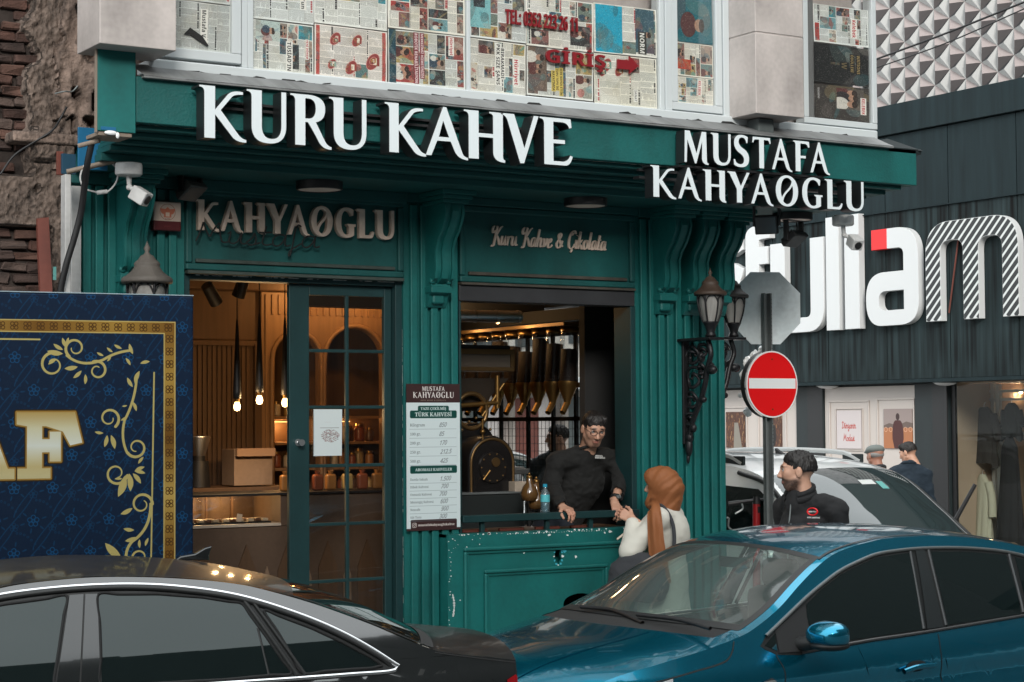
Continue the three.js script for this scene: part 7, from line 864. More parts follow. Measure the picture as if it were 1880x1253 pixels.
// one continuous surface round bones (tapered capsules) and ellipsoids, joined with a smooth minimum; cuts are taken away
function blob(prims, cell, { k = 0.03, cuts = [], wob, color } = {}) {
  const lo = V3(1e9, 1e9, 1e9), hi = V3(-1e9, -1e9, -1e9), bb = (p, m) => { const l = V3(), h = V3(); if (p.c) { const R = Math.max(p.r.x, p.r.y, p.r.z); l.copy(p.c).subScalar(R); h.copy(p.c).addScalar(R); if (!p.q) { l.copy(p.c).sub(p.r); h.copy(p.c).add(p.r); } } else { l.copy(p.a).subScalar(p.ra).min(p.b.clone().subScalar(p.rb)); h.copy(p.a).addScalar(p.ra).max(p.b.clone().addScalar(p.rb)); } return [l.subScalar(m), h.addScalar(m)]; };
  prims.forEach((p) => { const [l, h] = bb(p, 0.02 + cell * 2); lo.min(l); hi.max(h); });
  const S = Math.max(hi.x - lo.x, hi.y - lo.y, hi.z - lo.z), n = Math.ceil(S / cell) + 6, mid = lo.clone().add(hi).multiplyScalar(0.5), half = n / 2, sc = cell * half;
  const mc = new MarchingCubes(n, mcMat, false, false, 260000); mc.isolation = 0; const F = mc.field; F.fill(1);
  const dist = (p, x, y, z) => { if (p.c) { let ax = x - p.c.x, ay = y - p.c.y, az = z - p.c.z; if (p.q) { const v = V3(ax, ay, az).applyQuaternion(p.q); ax = v.x; ay = v.y; az = v.z; } const k0 = Math.hypot(ax / p.r.x, ay / p.r.y, az / p.r.z), k1 = Math.hypot(ax / p.r.x ** 2, ay / p.r.y ** 2, az / p.r.z ** 2); return k1 > 0 ? k0 * (k0 - 1) / k1 : -Math.min(p.r.x, p.r.y, p.r.z); } const bx = p.b.x - p.a.x, by = p.b.y - p.a.y, bz_ = p.b.z - p.a.z, px = x - p.a.x, py = y - p.a.y, pz = z - p.a.z, t = cl((px * bx + py * by + pz * bz_) / (bx * bx + by * by + bz_ * bz_ || 1)); return Math.hypot(px - bx * t, py - by * t, pz - bz_ * t) - (p.ra + (p.rb - p.ra) * t); };
  const run = (p, sub) => { const kk = p.k ?? k, m = kk + cell * 3, [l, h] = bb(p, m), r = (v, o) => Math.round((v - o) / cell + half); const x0 = Math.max(0, r(l.x, mid.x)), x1 = Math.min(n - 1, r(h.x, mid.x)), y0 = Math.max(0, r(l.y, mid.y)), y1 = Math.min(n - 1, r(h.y, mid.y)), z0 = Math.max(0, r(l.z, mid.z)), z1 = Math.min(n - 1, r(h.z, mid.z));
    for (let k2 = z0; k2 <= z1; k2++) for (let j = y0; j <= y1; j++) for (let i = x0; i <= x1; i++) { const x = (i - half) * cell + mid.x, y = (j - half) * cell + mid.y, z = (k2 - half) * cell + mid.z, d = dist(p, x, y, z), o = k2 * n * n + j * n + i, e = F[o]; if (sub) { const a = -d, hh = Math.max(kk - Math.abs(a - e), 0) / kk; F[o] = Math.max(a, e) + hh * hh * kk * 0.25; } else { const hh = Math.max(kk - Math.abs(d - e), 0) / kk; F[o] = Math.min(d, e) - hh * hh * kk * 0.25; } } };
  prims.forEach((p) => run(p, false)); cuts.forEach((p) => run(p, true));
  if (wob) for (let k2 = 0, o = 0; k2 < n; k2++) for (let j = 0; j < n; j++) for (let i = 0; i < n; i++, o++) if (Math.abs(F[o]) < 0.06) F[o] += wob((i - half) * cell + mid.x, (j - half) * cell + mid.y, (k2 - half) * cell + mid.z);
  for (let i = 0; i < F.length; i++) F[i] = -F[i];
  mc.update(); const c = mc.count, pos = mc.positionArray.slice(0, c * 3), nor = mc.normalArray.slice(0, c * 3);
  for (let i = 0; i < c; i++) { pos[3 * i] = pos[3 * i] * sc + mid.x; pos[3 * i + 1] = pos[3 * i + 1] * sc + mid.y; pos[3 * i + 2] = pos[3 * i + 2] * sc + mid.z; const l = Math.hypot(nor[3 * i], nor[3 * i + 1], nor[3 * i + 2]) || 1; nor[3 * i] /= l; nor[3 * i + 1] /= l; nor[3 * i + 2] /= l; }
  const g = new THREE.BufferGeometry(); g.setAttribute('position', new THREE.BufferAttribute(pos, 3)); g.setAttribute('normal', new THREE.BufferAttribute(nor, 3)); uvm(g);
  if (color) { const cc = new Float32Array(c * 3); for (let i = 0; i < c; i++) { const q = color(pos[3 * i], pos[3 * i + 1], pos[3 * i + 2], nor, i); cc[3 * i] = q[0]; cc[3 * i + 1] = q[1]; cc[3 * i + 2] = q[2]; } g.setAttribute('color', new THREE.BufferAttribute(cc, 3)); }
  return g;
}
const skinM = new THREE.MeshPhysicalMaterial({ vertexColors: true, roughness: 0.5, sheen: 0.2, sheenColor: new THREE.Color(0.6, 0.3, 0.2), sheenRoughness: 0.5 });
const SK = [0.54, 0.3, 0.205];
// a head about its own centre, face towards +z; returns geometry for skin, hair and eyes
function head(o = {}) {
  const base = o.skin || SK, beard = o.beard || 0;
  const col = (x, y, z) => { let c = base; const m = (t, q) => { c = mix(c, q, cl(t)); };
    const ax = Math.abs(x);
    m((0.35 + 0.2 * fbm(x * 60, y * 60, z * 60, 2)) * cl((z - 0.05) * 20) * cl(1 - Math.hypot(ax - 0.04, y + 0.025) / 0.04), [0.46, 0.17, 0.11]);
    if (beard) { const b = cl((-0.028 - y - 0.5 * Math.max(0, ax - 0.03) + 0.35 * Math.max(0, 0.05 - z)) * 60) * cl((z + 0.03) * 30) * cl((y + 0.14) * 40); m(b * beard * (0.7 + 0.3 * cl(fbm(x * 90, y * 90, z * 90, 2) + 0.6)), [0.03, 0.02, 0.017]); const chin = cl(1 - Math.hypot(ax / 0.03, (y + 0.095) / 0.03)) * cl((z - 0.03) * 40); m(chin * 1.6 * beard, [0.02, 0.013, 0.011]); const must = cl(1.3 - Math.hypot(ax / 0.034, (y + 0.05) / 0.009)) * cl((z - 0.05) * 40); m(must * beard, [0.03, 0.018, 0.014]); }
    const lip = cl(1.5 - Math.hypot(ax / 0.023, (y + 0.064) / 0.008)) * cl((z - 0.05) * 50); m(lip * 0.8, [0.36, 0.11, 0.09]);
    const brow = cl(1.6 - Math.hypot((ax - 0.032) / 0.018, (y - 0.033 + (ax - 0.03) * 0.2) / 0.0055)) * cl((z - 0.04) * 50); m(brow, [0.02, 0.013, 0.011]);
    if (o.hair && ax < 0.079) { const t = cl((0.028 - z + 0.9 * (y - 0.03)) * 70) * cl((y + 0.03 - 0.25 * Math.max(0, -0.03 - z)) * 45) * cl((z < 0.0 ? 1 : (y - 0.002) * 60)); m(t * (0.72 + 0.2 * fbm(x * 120, y * 120, z * 120, 2)), [0.022, 0.016, 0.014]); }
    return c; };
  const P = [ell(V3(0, 0.035, -0.018), V3(0.077, 0.088, 0.098)), ell(V3(0, -0.015, 0.03), V3(0.066, 0.088, 0.062)), ell(V3(0, -0.082, 0.036), V3(0.042, 0.034, 0.045)), cap(V3(-0.05, -0.05, 0.0), V3(-0.02, -0.095, 0.045), 0.024, 0.022), cap(V3(0.05, -0.05, 0.0), V3(0.02, -0.095, 0.045), 0.024, 0.022),
    { ...cap(V3(0, 0.018, 0.085), V3(0, -0.028, 0.106), 0.009, 0.0125), k: 0.012 }, { ...cap(V3(-0.012, -0.034, 0.095), V3(0.012, -0.034, 0.095), 0.0085), k: 0.01 }, { ...cap(V3(-0.04, 0.03, 0.074), V3(-0.01, 0.028, 0.086), 0.011), k: 0.014 }, { ...cap(V3(0.04, 0.03, 0.074), V3(0.01, 0.028, 0.086), 0.011), k: 0.014 },
    { ...cap(V3(-0.016, -0.059, 0.084), V3(0.016, -0.059, 0.084), 0.0075), k: 0.008 }, { ...cap(V3(-0.013, -0.07, 0.083), V3(0.013, -0.07, 0.083), 0.008), k: 0.008 }, { ...ell(V3(-0.08, -0.005, -0.012), V3(0.011, 0.032, 0.02)), k: 0.008 }, { ...ell(V3(0.08, -0.005, -0.012), V3(0.011, 0.032, 0.02)), k: 0.008 },
    cap(V3(-0.046, -0.01, 0.058), V3(-0.04, -0.02, 0.062), 0.018), cap(V3(0.046, -0.01, 0.058), V3(0.04, -0.02, 0.062), 0.018), cap(V3(0, -0.06, -0.025), V3(0, -0.19, -0.05), o.neck || 0.056, (o.neck || 0.056) + 0.006)];
  const cuts = [-1, 1].map((s) => ({ ...ell(V3(s * 0.032, 0.008, 0.1), V3(0.02, 0.012, 0.018)), k: 0.012 })).concat([{ ...ell(V3(-0.093, -0.003, 0.002), V3(0.006, 0.018, 0.012)), k: 0.006 }, { ...ell(V3(0.093, -0.003, 0.002), V3(0.006, 0.018, 0.012)), k: 0.006 }, { ...cap(V3(-0.018, -0.0645, 0.097), V3(0.018, -0.0645, 0.097), 0.0022), k: 0.004 }]);
  const skin = blob(P, 0.0038, { k: 0.022, cuts, color: col });
  const eyes = merge([-1, 1].flatMap((s) => [ball(V3(s * 0.032, 0.009, 0.076), 0.0125, 1, 1, 1, 14)])), iris = merge([-1, 1].map((s) => ball(V3(s * 0.032 + (o.gaze || 0), 0.008 + (o.gazeY || 0), 0.0835), 0.0062, 1, 1, 0.7, 10))), lids = merge([-1, 1].flatMap((s) => [tube([V3(s * 0.018, 0.009, 0.083), V3(s * 0.026, 0.0145, 0.0885), V3(s * 0.037, 0.0145, 0.086), V3(s * 0.046, 0.008, 0.078)], 0.0024, 12, 5)]));
  let hair;
  if (o.hair) { const f = o.front ?? 0.07, w = (x, y, z) => 0.006 * noise.noise(x * 60, y * 25, z * 60) + 0.004 * noise.noise(x * 160, y * 40, z * 130); hair = blob([ell(V3(0, 0.043, -0.02), V3(0.0805, 0.087, 0.101)), cap(V3(-0.05, 0.08, 0.02), V3(0.05, 0.088, 0.04), 0.028), ell(V3(0, -0.005, -0.055), V3(0.072, 0.07, 0.062))], 0.004, { k: 0.03, wob: w, cuts: [{ ...ell(V3(0, -0.035, 0.1), V3(0.075, f + 0.03, 0.085)), k: 0.012 }, { ...cap(V3(-0.09, -0.07, 0.04), V3(-0.09, -0.02, 0.01), 0.045, 0.03), k: 0.01 }, { ...cap(V3(0.09, -0.07, 0.04), V3(0.09, -0.02, 0.01), 0.045, 0.03), k: 0.01 }, { ...ell(V3(0, -0.075, -0.03), V3(0.13, 0.095, 0.15)), k: 0.012 }] }); }
  return { skin, eyes, iris, lids, hair };
}
// a hand from the wrist along +x, palm down, thumb on the +z side times s
function hand(curl, s = 1, spread = 1, thumb = 0.5) {
  const P = [], col = () => SK; const f = [[0.09, 0.028, [0.042, 0.026, 0.02], 0.0092], [0.095, 0.009, [0.046, 0.03, 0.022], 0.0096], [0.09, -0.01, [0.042, 0.028, 0.02], 0.0092], [0.082, -0.028, [0.034, 0.02, 0.018], 0.008]];
  P.push(cap(V3(-0.04, 0, 0), V3(0.015, 0, 0), 0.026, 0.027));
  f.forEach(([x, z, L, r], i) => { P.push(cap(V3(0.01, 0, z * 0.6 * s), V3(x, 0.002, z * s), 0.0165, 0.0125)); let p = V3(x, 0.002, z * s), a = -curl[0] * (1 + i * 0.05); L.forEach((l, j) => { const q = p.clone().add(V3(Math.cos(a) * l, Math.sin(a) * l, z * 0.12 * s * spread * (j ? 0.3 : 1))); P.push({ ...cap(p, q, r * (1 - j * 0.08), r * (0.95 - j * 0.1)), k: 0.005 }); p = q; a -= curl[j + 1] ?? curl[1]; }); });
  let p = V3(0.022, -0.006, 0.024 * s); for (const [dx, dy, dz, r] of [[0.032, -0.008, 0.026, 0.0125], [0.03, -0.012 - thumb * 0.012, 0.012, 0.0105], [0.024, -0.012 - thumb * 0.012, 0.0, 0.0095]]) { const q = p.clone().add(V3(dx, dy, dz * s)); P.push({ ...cap(p, q, r * 1.05, r), k: 0.008 }); p = q; }
  return blob(P, 0.0032, { k: 0.01, color: (x, y, z) => mix(SK, [0.46, 0.17, 0.11], cl(x * 8 - 0.4) * 0.5) });
}
const place = (g, pos, x, y) => { // axes: local x along x, local y near y
  const X = x.clone().normalize(), Z = X.clone().cross(y).normalize(), Y = Z.clone().cross(X); g.applyMatrix4(new THREE.Matrix4().makeBasis(X, Y, Z).setPosition(pos)); return g; };
const rot = (g, p, yaw, pitch = 0, roll = 0, s = 1) => { g.scale(s, s, s); g.rotateZ(roll); g.rotateX(pitch); g.rotateY(yaw); g.translate(p.x, p.y, p.z); return g; };
const eyeM = std([0.6, 0.58, 0.55], 0.2), irisM = std([0.02, 0.012, 0.008], 0.15), lidM = std([0.05, 0.025, 0.018], 0.6), hairM = std([0.012, 0.009, 0.008], 0.55, { bumpMap: T.wood, bumpScale: 0.004 });
const cloth = (c, r = 0.9) => phy(c, r, { bumpMap: T.grit, bumpScale: 0.0012, sheen: 0.25, sheenColor: new THREE.Color(0.2, 0.2, 0.2), sheenRoughness: 0.8 });
const folds = (amp, f = 1) => (x, y, z) => amp * (noise.noise(x * 9 * f + 3, y * 13 * f, z * 9 * f) + 0.6 * noise.noise(x * 22 * f, y * 30 * f + 5, z * 22 * f));
function addHead(t, h, p, yaw, pitch, roll, s = 1) { for (const k of ['eyes', 'iris', 'lids']) part(t, { eyes: 'eye', iris: 'iris', lids: 'eyelid' }[k], rot(h[k], p, yaw, pitch, roll, s), { eyes: eyeM, iris: irisM, lids: lidM }[k]); if (h.hair) part(t, 'hair', rot(h.hair, p, yaw, pitch, roll, s), hairM); return rot(h.skin, p, yaw, pitch, roll, s); }

{ // the man leaning out of the serving window
  const F = 0.385, hd = at(1090, 789, -0.12), hl = at(1042, 938, 0.03), hr = at(1137, 934, 0.03), t = thing('person', 'man in black sweatshirt and glasses leaning on the rail of the serving window', 'person', V3(1.85, F, -0.5));
  const yaw = -0.26, pitch = 0.34; const h = head({ hair: 1, front: 0.06, beard: 0.35, gaze: 0.003, gazeY: -0.002 }); const skinH = addHead(t, h, hd, yaw, pitch, -0.06, 1.02);
  const shl = at(1023, 850, -0.3), shr = at(1127, 845, -0.27), nk = hd.clone().add(V3(-0.01, -0.16, -0.12)), hip = V3(1.93, F + 0.95, -0.46), chest = V3((shl.x + shr.x) / 2 + 0.0, shl.y - 0.16, -0.34);
  const el = at(1012, 890, -0.3), er = at(1142, 880, -0.16), wl = hl.clone().add(V3(-0.01, 0.03, -0.06)), wr = hr.clone().add(V3(0.0, 0.05, -0.06));
  const legs = [-1, 1].flatMap((s) => { const k = V3(hip.x + s * 0.11, F + 0.5, hip.z + 0.06), f = V3(hip.x + s * 0.12, F + 0.06, hip.z - 0.02); return [cap(V3(hip.x + s * 0.09, hip.y - 0.05, hip.z), k, 0.085, 0.062), cap(k, f, 0.058, 0.042), cap(f, f.clone().add(V3(0, -0.02, 0.16)), 0.042, 0.035)]; });
  const arms = [cap(shl, el, 0.036, 0.036), cap(el, wl, 0.038, 0.027), cap(shr, er, 0.036, 0.036), cap(er, wr, 0.038, 0.027)], torso = [cap(hip, chest, 0.09, 0.09), cap(shl, shr, 0.036), cap(chest, nk, 0.08, 0.052)];
  const hL = place(hand([0.5, 0.75, 0.5], 1, 1, 0.4), wl.clone().add(V3(0, -0.004, 0.0)), V3(0.12, -0.28, 1), V3(0, 1, 0.2)), hR = place(hand([0.6, 0.8, 0.5], -1, 1, 0.6), wr.clone().add(V3(0, -0.006, 0)), V3(-0.3, -0.6, 0.8), V3(0, 1, 0.4));
  part(t, 'body', merge([skinH, hL, hR, blob([...legs, ...arms, ...torso], 0.014, { k: 0.05, color: () => SK })]), skinM);
  const cut = [{ ...cap(wl.clone().lerp(el, -0.9), wl.clone().lerp(el, 0.06), 0.09, 0.035), k: 0.008 }, { ...cap(wr.clone().lerp(er, -0.9), wr.clone().lerp(er, 0.3), 0.09, 0.05), k: 0.008 }, { ...cap(nk.clone().add(V3(0, 0.02, 0)), hd, 0.056, 0.085), k: 0.012 }];
  part(t, 'sweatshirt', blob([cap(shl, el, 0.066, 0.058), cap(el, wl, 0.06, 0.044), cap(shr, er, 0.066, 0.058), cap(er, wr, 0.062, 0.05), cap(hip, chest, 0.115, 0.12), cap(hip.clone().add(V3(-0.065, -0.05, 0)), chest.clone().add(V3(-0.07, 0, 0)), 0.095, 0.1), cap(hip.clone().add(V3(0.065, -0.05, 0)), chest.clone().add(V3(0.07, 0, 0)), 0.095, 0.1), cap(shl, shr, 0.07), cap(chest, nk, 0.14, 0.078), cap(shl.clone().lerp(nk, 0.35), shr.clone().lerp(nk, 0.35), 0.07), ell(chest.clone().add(V3(0, 0.06, 0.0)), V3(0.19, 0.15, 0.115))], 0.0095, { k: 0.045, cuts: cut, wob: folds(0.011, 1.25) }), cloth([0.01, 0.01, 0.0095]));
  part(t, 'collar', new THREE.TorusGeometry(0.068, 0.011, 8, 28).rotateX(1.2).translate(nk.x + 0.004, nk.y + 0.012, nk.z + 0.022), cloth([0.012, 0.012, 0.012]));
  part(t, 'trousers', blob([...legs.map((p) => cap(p.a, p.b, p.ra + 0.02, p.rb + 0.02)), cap(hip, hip.clone().add(V3(0, -0.05, 0)), 0.15)], 0.018, { k: 0.05 }), cloth([0.02, 0.025, 0.035]));
  { const p = at(1098, 842, -0.14), g = new THREE.Group(); const l1 = text3('MUSTAFA', fontSerif, 0.011, 0.002), l2 = text3('KAHYAOĞLU', fontSerif, 0.012, 0.002); l1.translate(0.008, 0.014, 0); const m = merge([l1, l2]); m.rotateY(0.25); m.rotateX(-0.15); m.translate(p.x - 0.035, p.y, p.z + 0.012); part(t, 'chest_print', m, std([0.7, 0.7, 0.68], 0.7)); }
  { const R = []; for (const s of [-1, 1]) { const g = new THREE.TorusGeometry(0.024, 0.0022, 5, 24); g.scale(1.05, 0.78, 1); g.translate(s * 0.032, 0.006, 0.102); R.push(g, cyl(V3(s * 0.056, 0.01, 0.1), V3(s * 0.08, 0.012, 0.0), 0.002, 0.002, 5)); } R.push(cyl(V3(-0.008, 0.01, 0.104), V3(0.008, 0.01, 0.104), 0.002, 0.002, 5)); part(t, 'glasses', rot(merge(R), hd, yaw, pitch, -0.06, 1.02), M.black); }
  { const w = wr.clone().lerp(er, 0.13), d = er.clone().sub(wr).normalize(), q = new THREE.Quaternion().setFromUnitVectors(V3(0, 0, 1), d), g = new THREE.TorusGeometry(0.033, 0.009, 8, 24); g.scale(1, 1, 1.6); g.applyQuaternion(q); g.translate(w.x, w.y, w.z); const wt = part(t, 'wristwatch', g, M.black); part(wt, 'dial', cyl(w.clone().add(V3(0, 0.01, 0.034)), w.clone().add(V3(0, 0.016, 0.044)), 0.018), M.galv); }
}
{ // the customer with the headscarf
  const G = 0.13, hd = at(1212, 893, 0.55), t = thing('person', 'woman in brown headscarf and white coat with dark bag at the counter', 'person', V3(hd.x, G, 0.55));
  const yaw = -2.48, fw = V3(Math.sin(yaw), 0, Math.cos(yaw)), rt = V3(fw.z, 0, -fw.x); // rt = her left
  const h = head({}); const skinH = addHead(t, h, hd, yaw, 0.02, 0, 0.98);
  const L = (f, u, r) => V3(hd.x, u, hd.z).addScaledVector(fw, f).addScaledVector(rt, r), y = hd.y, nk = L(-0.03, y - 0.16, 0), hip = L(-0.02, G + 0.88, 0), chest = L(-0.03, y - 0.36, 0), sl = L(-0.04, y - 0.22, 0.17), sr = L(-0.04, y - 0.22, -0.17);
  const el = L(0.15, y - 0.44, 0.23), er = L(-0.0, y - 0.5, -0.24), wl = at(1162, 955, 0.5), wr = L(0.14, y - 0.47, -0.16);
  const legs = [-1, 1].flatMap((s) => { const k = L(0, G + 0.46, s * 0.09), f = L(-0.02, G + 0.06, s * 0.1); return [cap(L(0, G + 0.84, s * 0.09), k, 0.09, 0.06), cap(k, f, 0.055, 0.038), cap(f, f.clone().addScaledVector(fw, 0.14).add(V3(0, -0.025, 0)), 0.038, 0.03)]; });
  const hL = place(hand([0.7, 0.9, 0.6], 1, 1, 0.5), wl, V3(-0.25, 0.25, -0.4), V3(-0.8, 0.5, 0.2)), hR = place(hand([0.7, 0.9, 0.6], -1, 1, 0.5), wr, V3(fw.x, 0.2, fw.z), V3(0, 1, 0));
  part(t, 'body', merge([skinH, hL, hR, blob([...legs, cap(hip, chest, 0.11, 0.1), cap(sl, sr, 0.035), cap(chest, nk, 0.08, 0.05), cap(sl, el, 0.035, 0.035), cap(el, wl, 0.038, 0.025), cap(sr, er, 0.035, 0.035), cap(er, wr, 0.036, 0.025)], 0.014, { k: 0.05, color: () => SK })]), skinM);
  part(t, 'coat', blob([cap(sl, el, 0.066, 0.07), cap(el, wl.clone().lerp(el, 0.12), 0.068, 0.05), cap(sr, er, 0.066, 0.066), cap(er, wr.clone().lerp(er, 0.15), 0.072, 0.05), cap(hip, chest, 0.16, 0.145), cap(L(-0.02, G + 0.5, 0), hip, 0.2, 0.16), cap(sl, sr, 0.075), cap(chest, nk, 0.13, 0.08), ell(chest.clone().add(V3(0, 0.04, 0)), V3(0.185, 0.17, 0.165))], 0.0095, { k: 0.05, wob: folds(0.007, 0.75) }), phy([0.62, 0.6, 0.53], 0.75, { sheen: 0.3, sheenColor: new THREE.Color(0.6, 0.5, 0.45) }));
  const sm = phy([0.26, 0.088, 0.026], 0.7, { sheen: 0.4, sheenColor: new THREE.Color(0.5, 0.2, 0.08), sheenRoughness: 0.5, bumpMap: T.mottle, bumpScale: 0.002 });
  const sw = (x, yy, z) => { const v = V3(x - hd.x, yy - hd.y, z - hd.z), u = v.dot(fw), s = v.y; return 0.0028 * Math.sin((s * 1.0 + u * 1.1) * 75 + 2.5 * noise.noise(x * 9, yy * 9, z * 9)) * cl(0.9 - u * 4) + 0.0015 * noise.noise(x * 40, yy * 40, z * 40); };
  part(t, 'headscarf', blob([ell(L(-0.02, y + 0.03, 0), V3(0.108, 0.112, 0.12)), ell(L(-0.05, y - 0.01, 0), V3(0.11, 0.1, 0.115)), cap(L(0.055, y + 0.07, -0.03), L(0.055, y + 0.07, 0.03), 0.05), cap(L(0.03, y - 0.1, 0), L(-0.03, y - 0.14, 0), 0.082, 0.09), cap(L(-0.07, y - 0.04, 0), L(-0.06, y - 0.13, 0), 0.09, 0.085)], 0.0065, { k: 0.05, cuts: [{ ...ell(L(0.13, y - 0.02, 0), V3(0.085, 0.1, 0.085)), k: 0.01 }], wob: sw }), sm);
  { // the scarf tail falling down her back
    const sp = [L(0.05, y - 0.13, 0.1), L(0.0, y - 0.125, 0.185), L(-0.03, y - 0.19, 0.262), L(-0.045, y - 0.36, 0.278), L(-0.06, y - 0.52, 0.265), L(-0.075, y - 0.66, 0.25)], c = new THREE.CatmullRomCurve3(sp), n = 44, w = 12, pos = [], idx = []; for (let i = 0; i <= n; i++) { const p = c.getPoint(i / n), tg = c.getTangent(i / n), out = p.clone().sub(L(-0.02, p.y, 0)).setY(0).normalize(), sd = tg.clone().cross(out).normalize(), wd = 0.042 + 0.026 * (i / n); for (let j = 0; j <= w; j++) { const v = j / w * 2 - 1, q = p.clone().addScaledVector(sd, v * wd).addScaledVector(out, 0.012 + 0.009 * Math.sin(v * 5 + 1) + 0.006 * noise.noise(i * 0.2, j * 0.5, 1) - 0.02 * v * v); pos.push(q.x, q.y, q.z); } } for (let i = 0; i < n; i++) for (let j = 0; j < w; j++) { const a = i * (w + 1) + j; idx.push(a, a + 1, a + w + 1, a + 1, a + w + 2, a + w + 1); } const g = new THREE.BufferGeometry(); g.setAttribute('position', new THREE.Float32BufferAttribute(pos, 3)); g.setIndex(idx); g.computeVertexNormals(); const s2 = sm.clone(); s2.side = THREE.DoubleSide; part(t, 'scarf_tail', uvm(g), s2); }
  const bc = L(0.1, y - 0.6, 0.255), bag = thing('shoulder_bag', 'dark grey shoulder bag hanging at the side of the woman in the white coat', 'bag', bc); const bm = cloth([0.035, 0.037, 0.042]); part(bag, 'bag', blob([cap(bc.clone().addScaledVector(fw, -0.11), bc.clone().addScaledVector(fw, 0.1), 0.1), cap(bc.clone().add(V3(0, 0.1, 0)).addScaledVector(fw, -0.06), bc.clone().add(V3(0, 0.1, 0)).addScaledVector(fw, 0.05), 0.06), cap(bc.clone().add(V3(0, -0.1, 0)).addScaledVector(fw, -0.13), bc.clone().add(V3(0, -0.1, 0)).addScaledVector(fw, 0.12), 0.09)], 0.011, { k: 0.06, wob: folds(0.012) }), bm);
  part(bag, 'strap', tube([bc.clone().add(V3(0, 0.12, 0)).addScaledVector(fw, 0.05), L(0.07, y - 0.45, 0.24), L(0.06, y - 0.25, 0.18), L(-0.04, y - 0.125, 0.16), L(-0.14, y - 0.25, 0.185), L(-0.13, y - 0.48, 0.23), bc.clone().add(V3(0, 0.12, 0)).addScaledVector(fw, -0.07)], 0.014, 50, 6), bm);
  const ph = thing('pen', 'pale stick held in the hand of the woman at the counter', 'pen', at(1140, 985, 0.5)); part(ph, 'pen', cyl(at(1133, 991, 0.5), at(1152, 976, 0.5), 0.008, 0.009, 8), M.cream);
  const pp = thing('mobile_phone', 'black phone in the raised hand of the woman at the counter', 'phone', at(1153, 940, 0.45)); part(pp, 'phone', box(-0.035, 0.035, -0.06, 0.06, -0.004, 0.004, 0.004).rotateZ(0.6).rotateX(-0.6).translate(at(1155, 942, 0.4).x, at(1155, 942, 0.4).y, at(1155, 942, 0.4).z), M.black);
}
function standing(t, G, hd, yaw, body, o) { // a standing figure from head to feet; yaw of the head and of the body
  const h = head(o.head), skinH = addHead(t, h, hd, yaw, o.pitch || 0, 0, o.s || 1.0), fw = V3(Math.sin(body), 0, Math.cos(body)), rt = V3(fw.z, 0, -fw.x), L = (f, u, r) => V3(hd.x, u, hd.z).addScaledVector(fw, f + (o.lean || -0.04)).addScaledVector(rt, r), y = hd.y;
  const nk = L(o.nkf || 0, y - 0.155, 0), chest = L(0.02, y - 0.45, 0), hip = L(0, G + 0.9, 0), S = o.sh || 0.205, sl = L(-0.01, y - 0.255, S), sr = L(-0.01, y - 0.255, -S), el = L(-0.05, y - 0.6, S + 0.04), er = L(-0.05, y - 0.6, -S - 0.04), wl = L(o.hand || 0.06, y - 0.79, S + 0.07), wr = L(o.hand || 0.06, y - 0.79, -S - 0.07);
  const legs = [-1, 1].flatMap((s) => { const k = L(0.02, G + 0.48, s * 0.1), f = L(0, G + 0.06, s * 0.11); return [cap(L(0, G + 0.88, s * 0.095), k, 0.085, 0.06), cap(k, f, 0.056, 0.04), cap(f, f.clone().addScaledVector(fw, 0.16).add(V3(0, -0.025, 0)), 0.04, 0.032)]; });
  const hs = [[wl, 1], [wr, -1]].map(([w, s]) => place(hand([0.35, 0.5, 0.4], s, 1, 0.4), w, V3(fw.x * 0.25, -1, fw.z * 0.25), rt.clone().multiplyScalar(s)));
  part(t, 'body', merge([skinH, ...hs, blob([...legs, cap(hip, chest, 0.11, 0.12), cap(sl, sr, 0.036), cap(chest, nk, 0.1, 0.05), cap(sl, el, 0.034, 0.034), cap(el, wl, 0.036, 0.027), cap(sr, er, 0.034, 0.034), cap(er, wr, 0.036, 0.027)], 0.015, { k: 0.05, color: () => SK })]), skinM);
  part(t, 'trousers', blob([...legs.slice(0, 2).concat(legs.slice(3, 5)).map((p) => cap(p.a, p.b, p.ra + 0.022, p.rb + 0.03)), cap(hip, hip.clone().add(V3(0, -0.06, 0)), 0.15)], 0.018, { k: 0.05 }), cloth([0.02, 0.022, 0.028])); part(t, 'shoe', blob([legs[2], legs[5]].map((p) => cap(p.a, p.b, p.ra + 0.012, p.rb + 0.012)), 0.012, { k: 0.02 }), M.black);
  const jm = cloth(o.color); part(t, 'jacket', blob([cap(sl, el, 0.066, 0.06), cap(el, wl.clone().lerp(el, 0.06), 0.06, 0.05), cap(sr, er, 0.066, 0.06), cap(er, wr.clone().lerp(er, 0.06), 0.07, 0.05), cap(hip.clone().add(V3(0, -0.04, 0)), chest, 0.165, 0.18), cap(sl, sr, 0.068), cap(sl.clone().lerp(nk, 0.4), sr.clone().lerp(nk, 0.4), 0.075), cap(chest, nk.clone().add(V3(0, -0.05, 0)), 0.15, 0.1), cap(nk.clone().add(V3(0, -0.05, 0)), nk, 0.09, 0.082), ell(chest.clone().add(V3(0, 0.05, 0)), V3(0.2, 0.17, 0.2).multiplyScalar(0.95))], 0.0095, { k: 0.05, cuts: [{ ...cap(nk.clone().add(V3(0, 0.03, 0)), hd, 0.05, 0.09), k: 0.01 }], wob: folds(0.01) }), jm);
  if (!o.open) part(t, 'collar', tube([0, 1, 2, 3, 4, 5, 6, 7].map((i) => { const a = i / 8 * 6.283; return nk.clone().addScaledVector(fw, Math.cos(a) * 0.075).addScaledVector(rt, Math.sin(a) * 0.078).add(V3(0, 0.02 - 0.03 * Math.cos(a), 0)); }), 0.022, 40, 8, true), jm);
  return { L, nk, chest, fw, rt, y, jm };
}
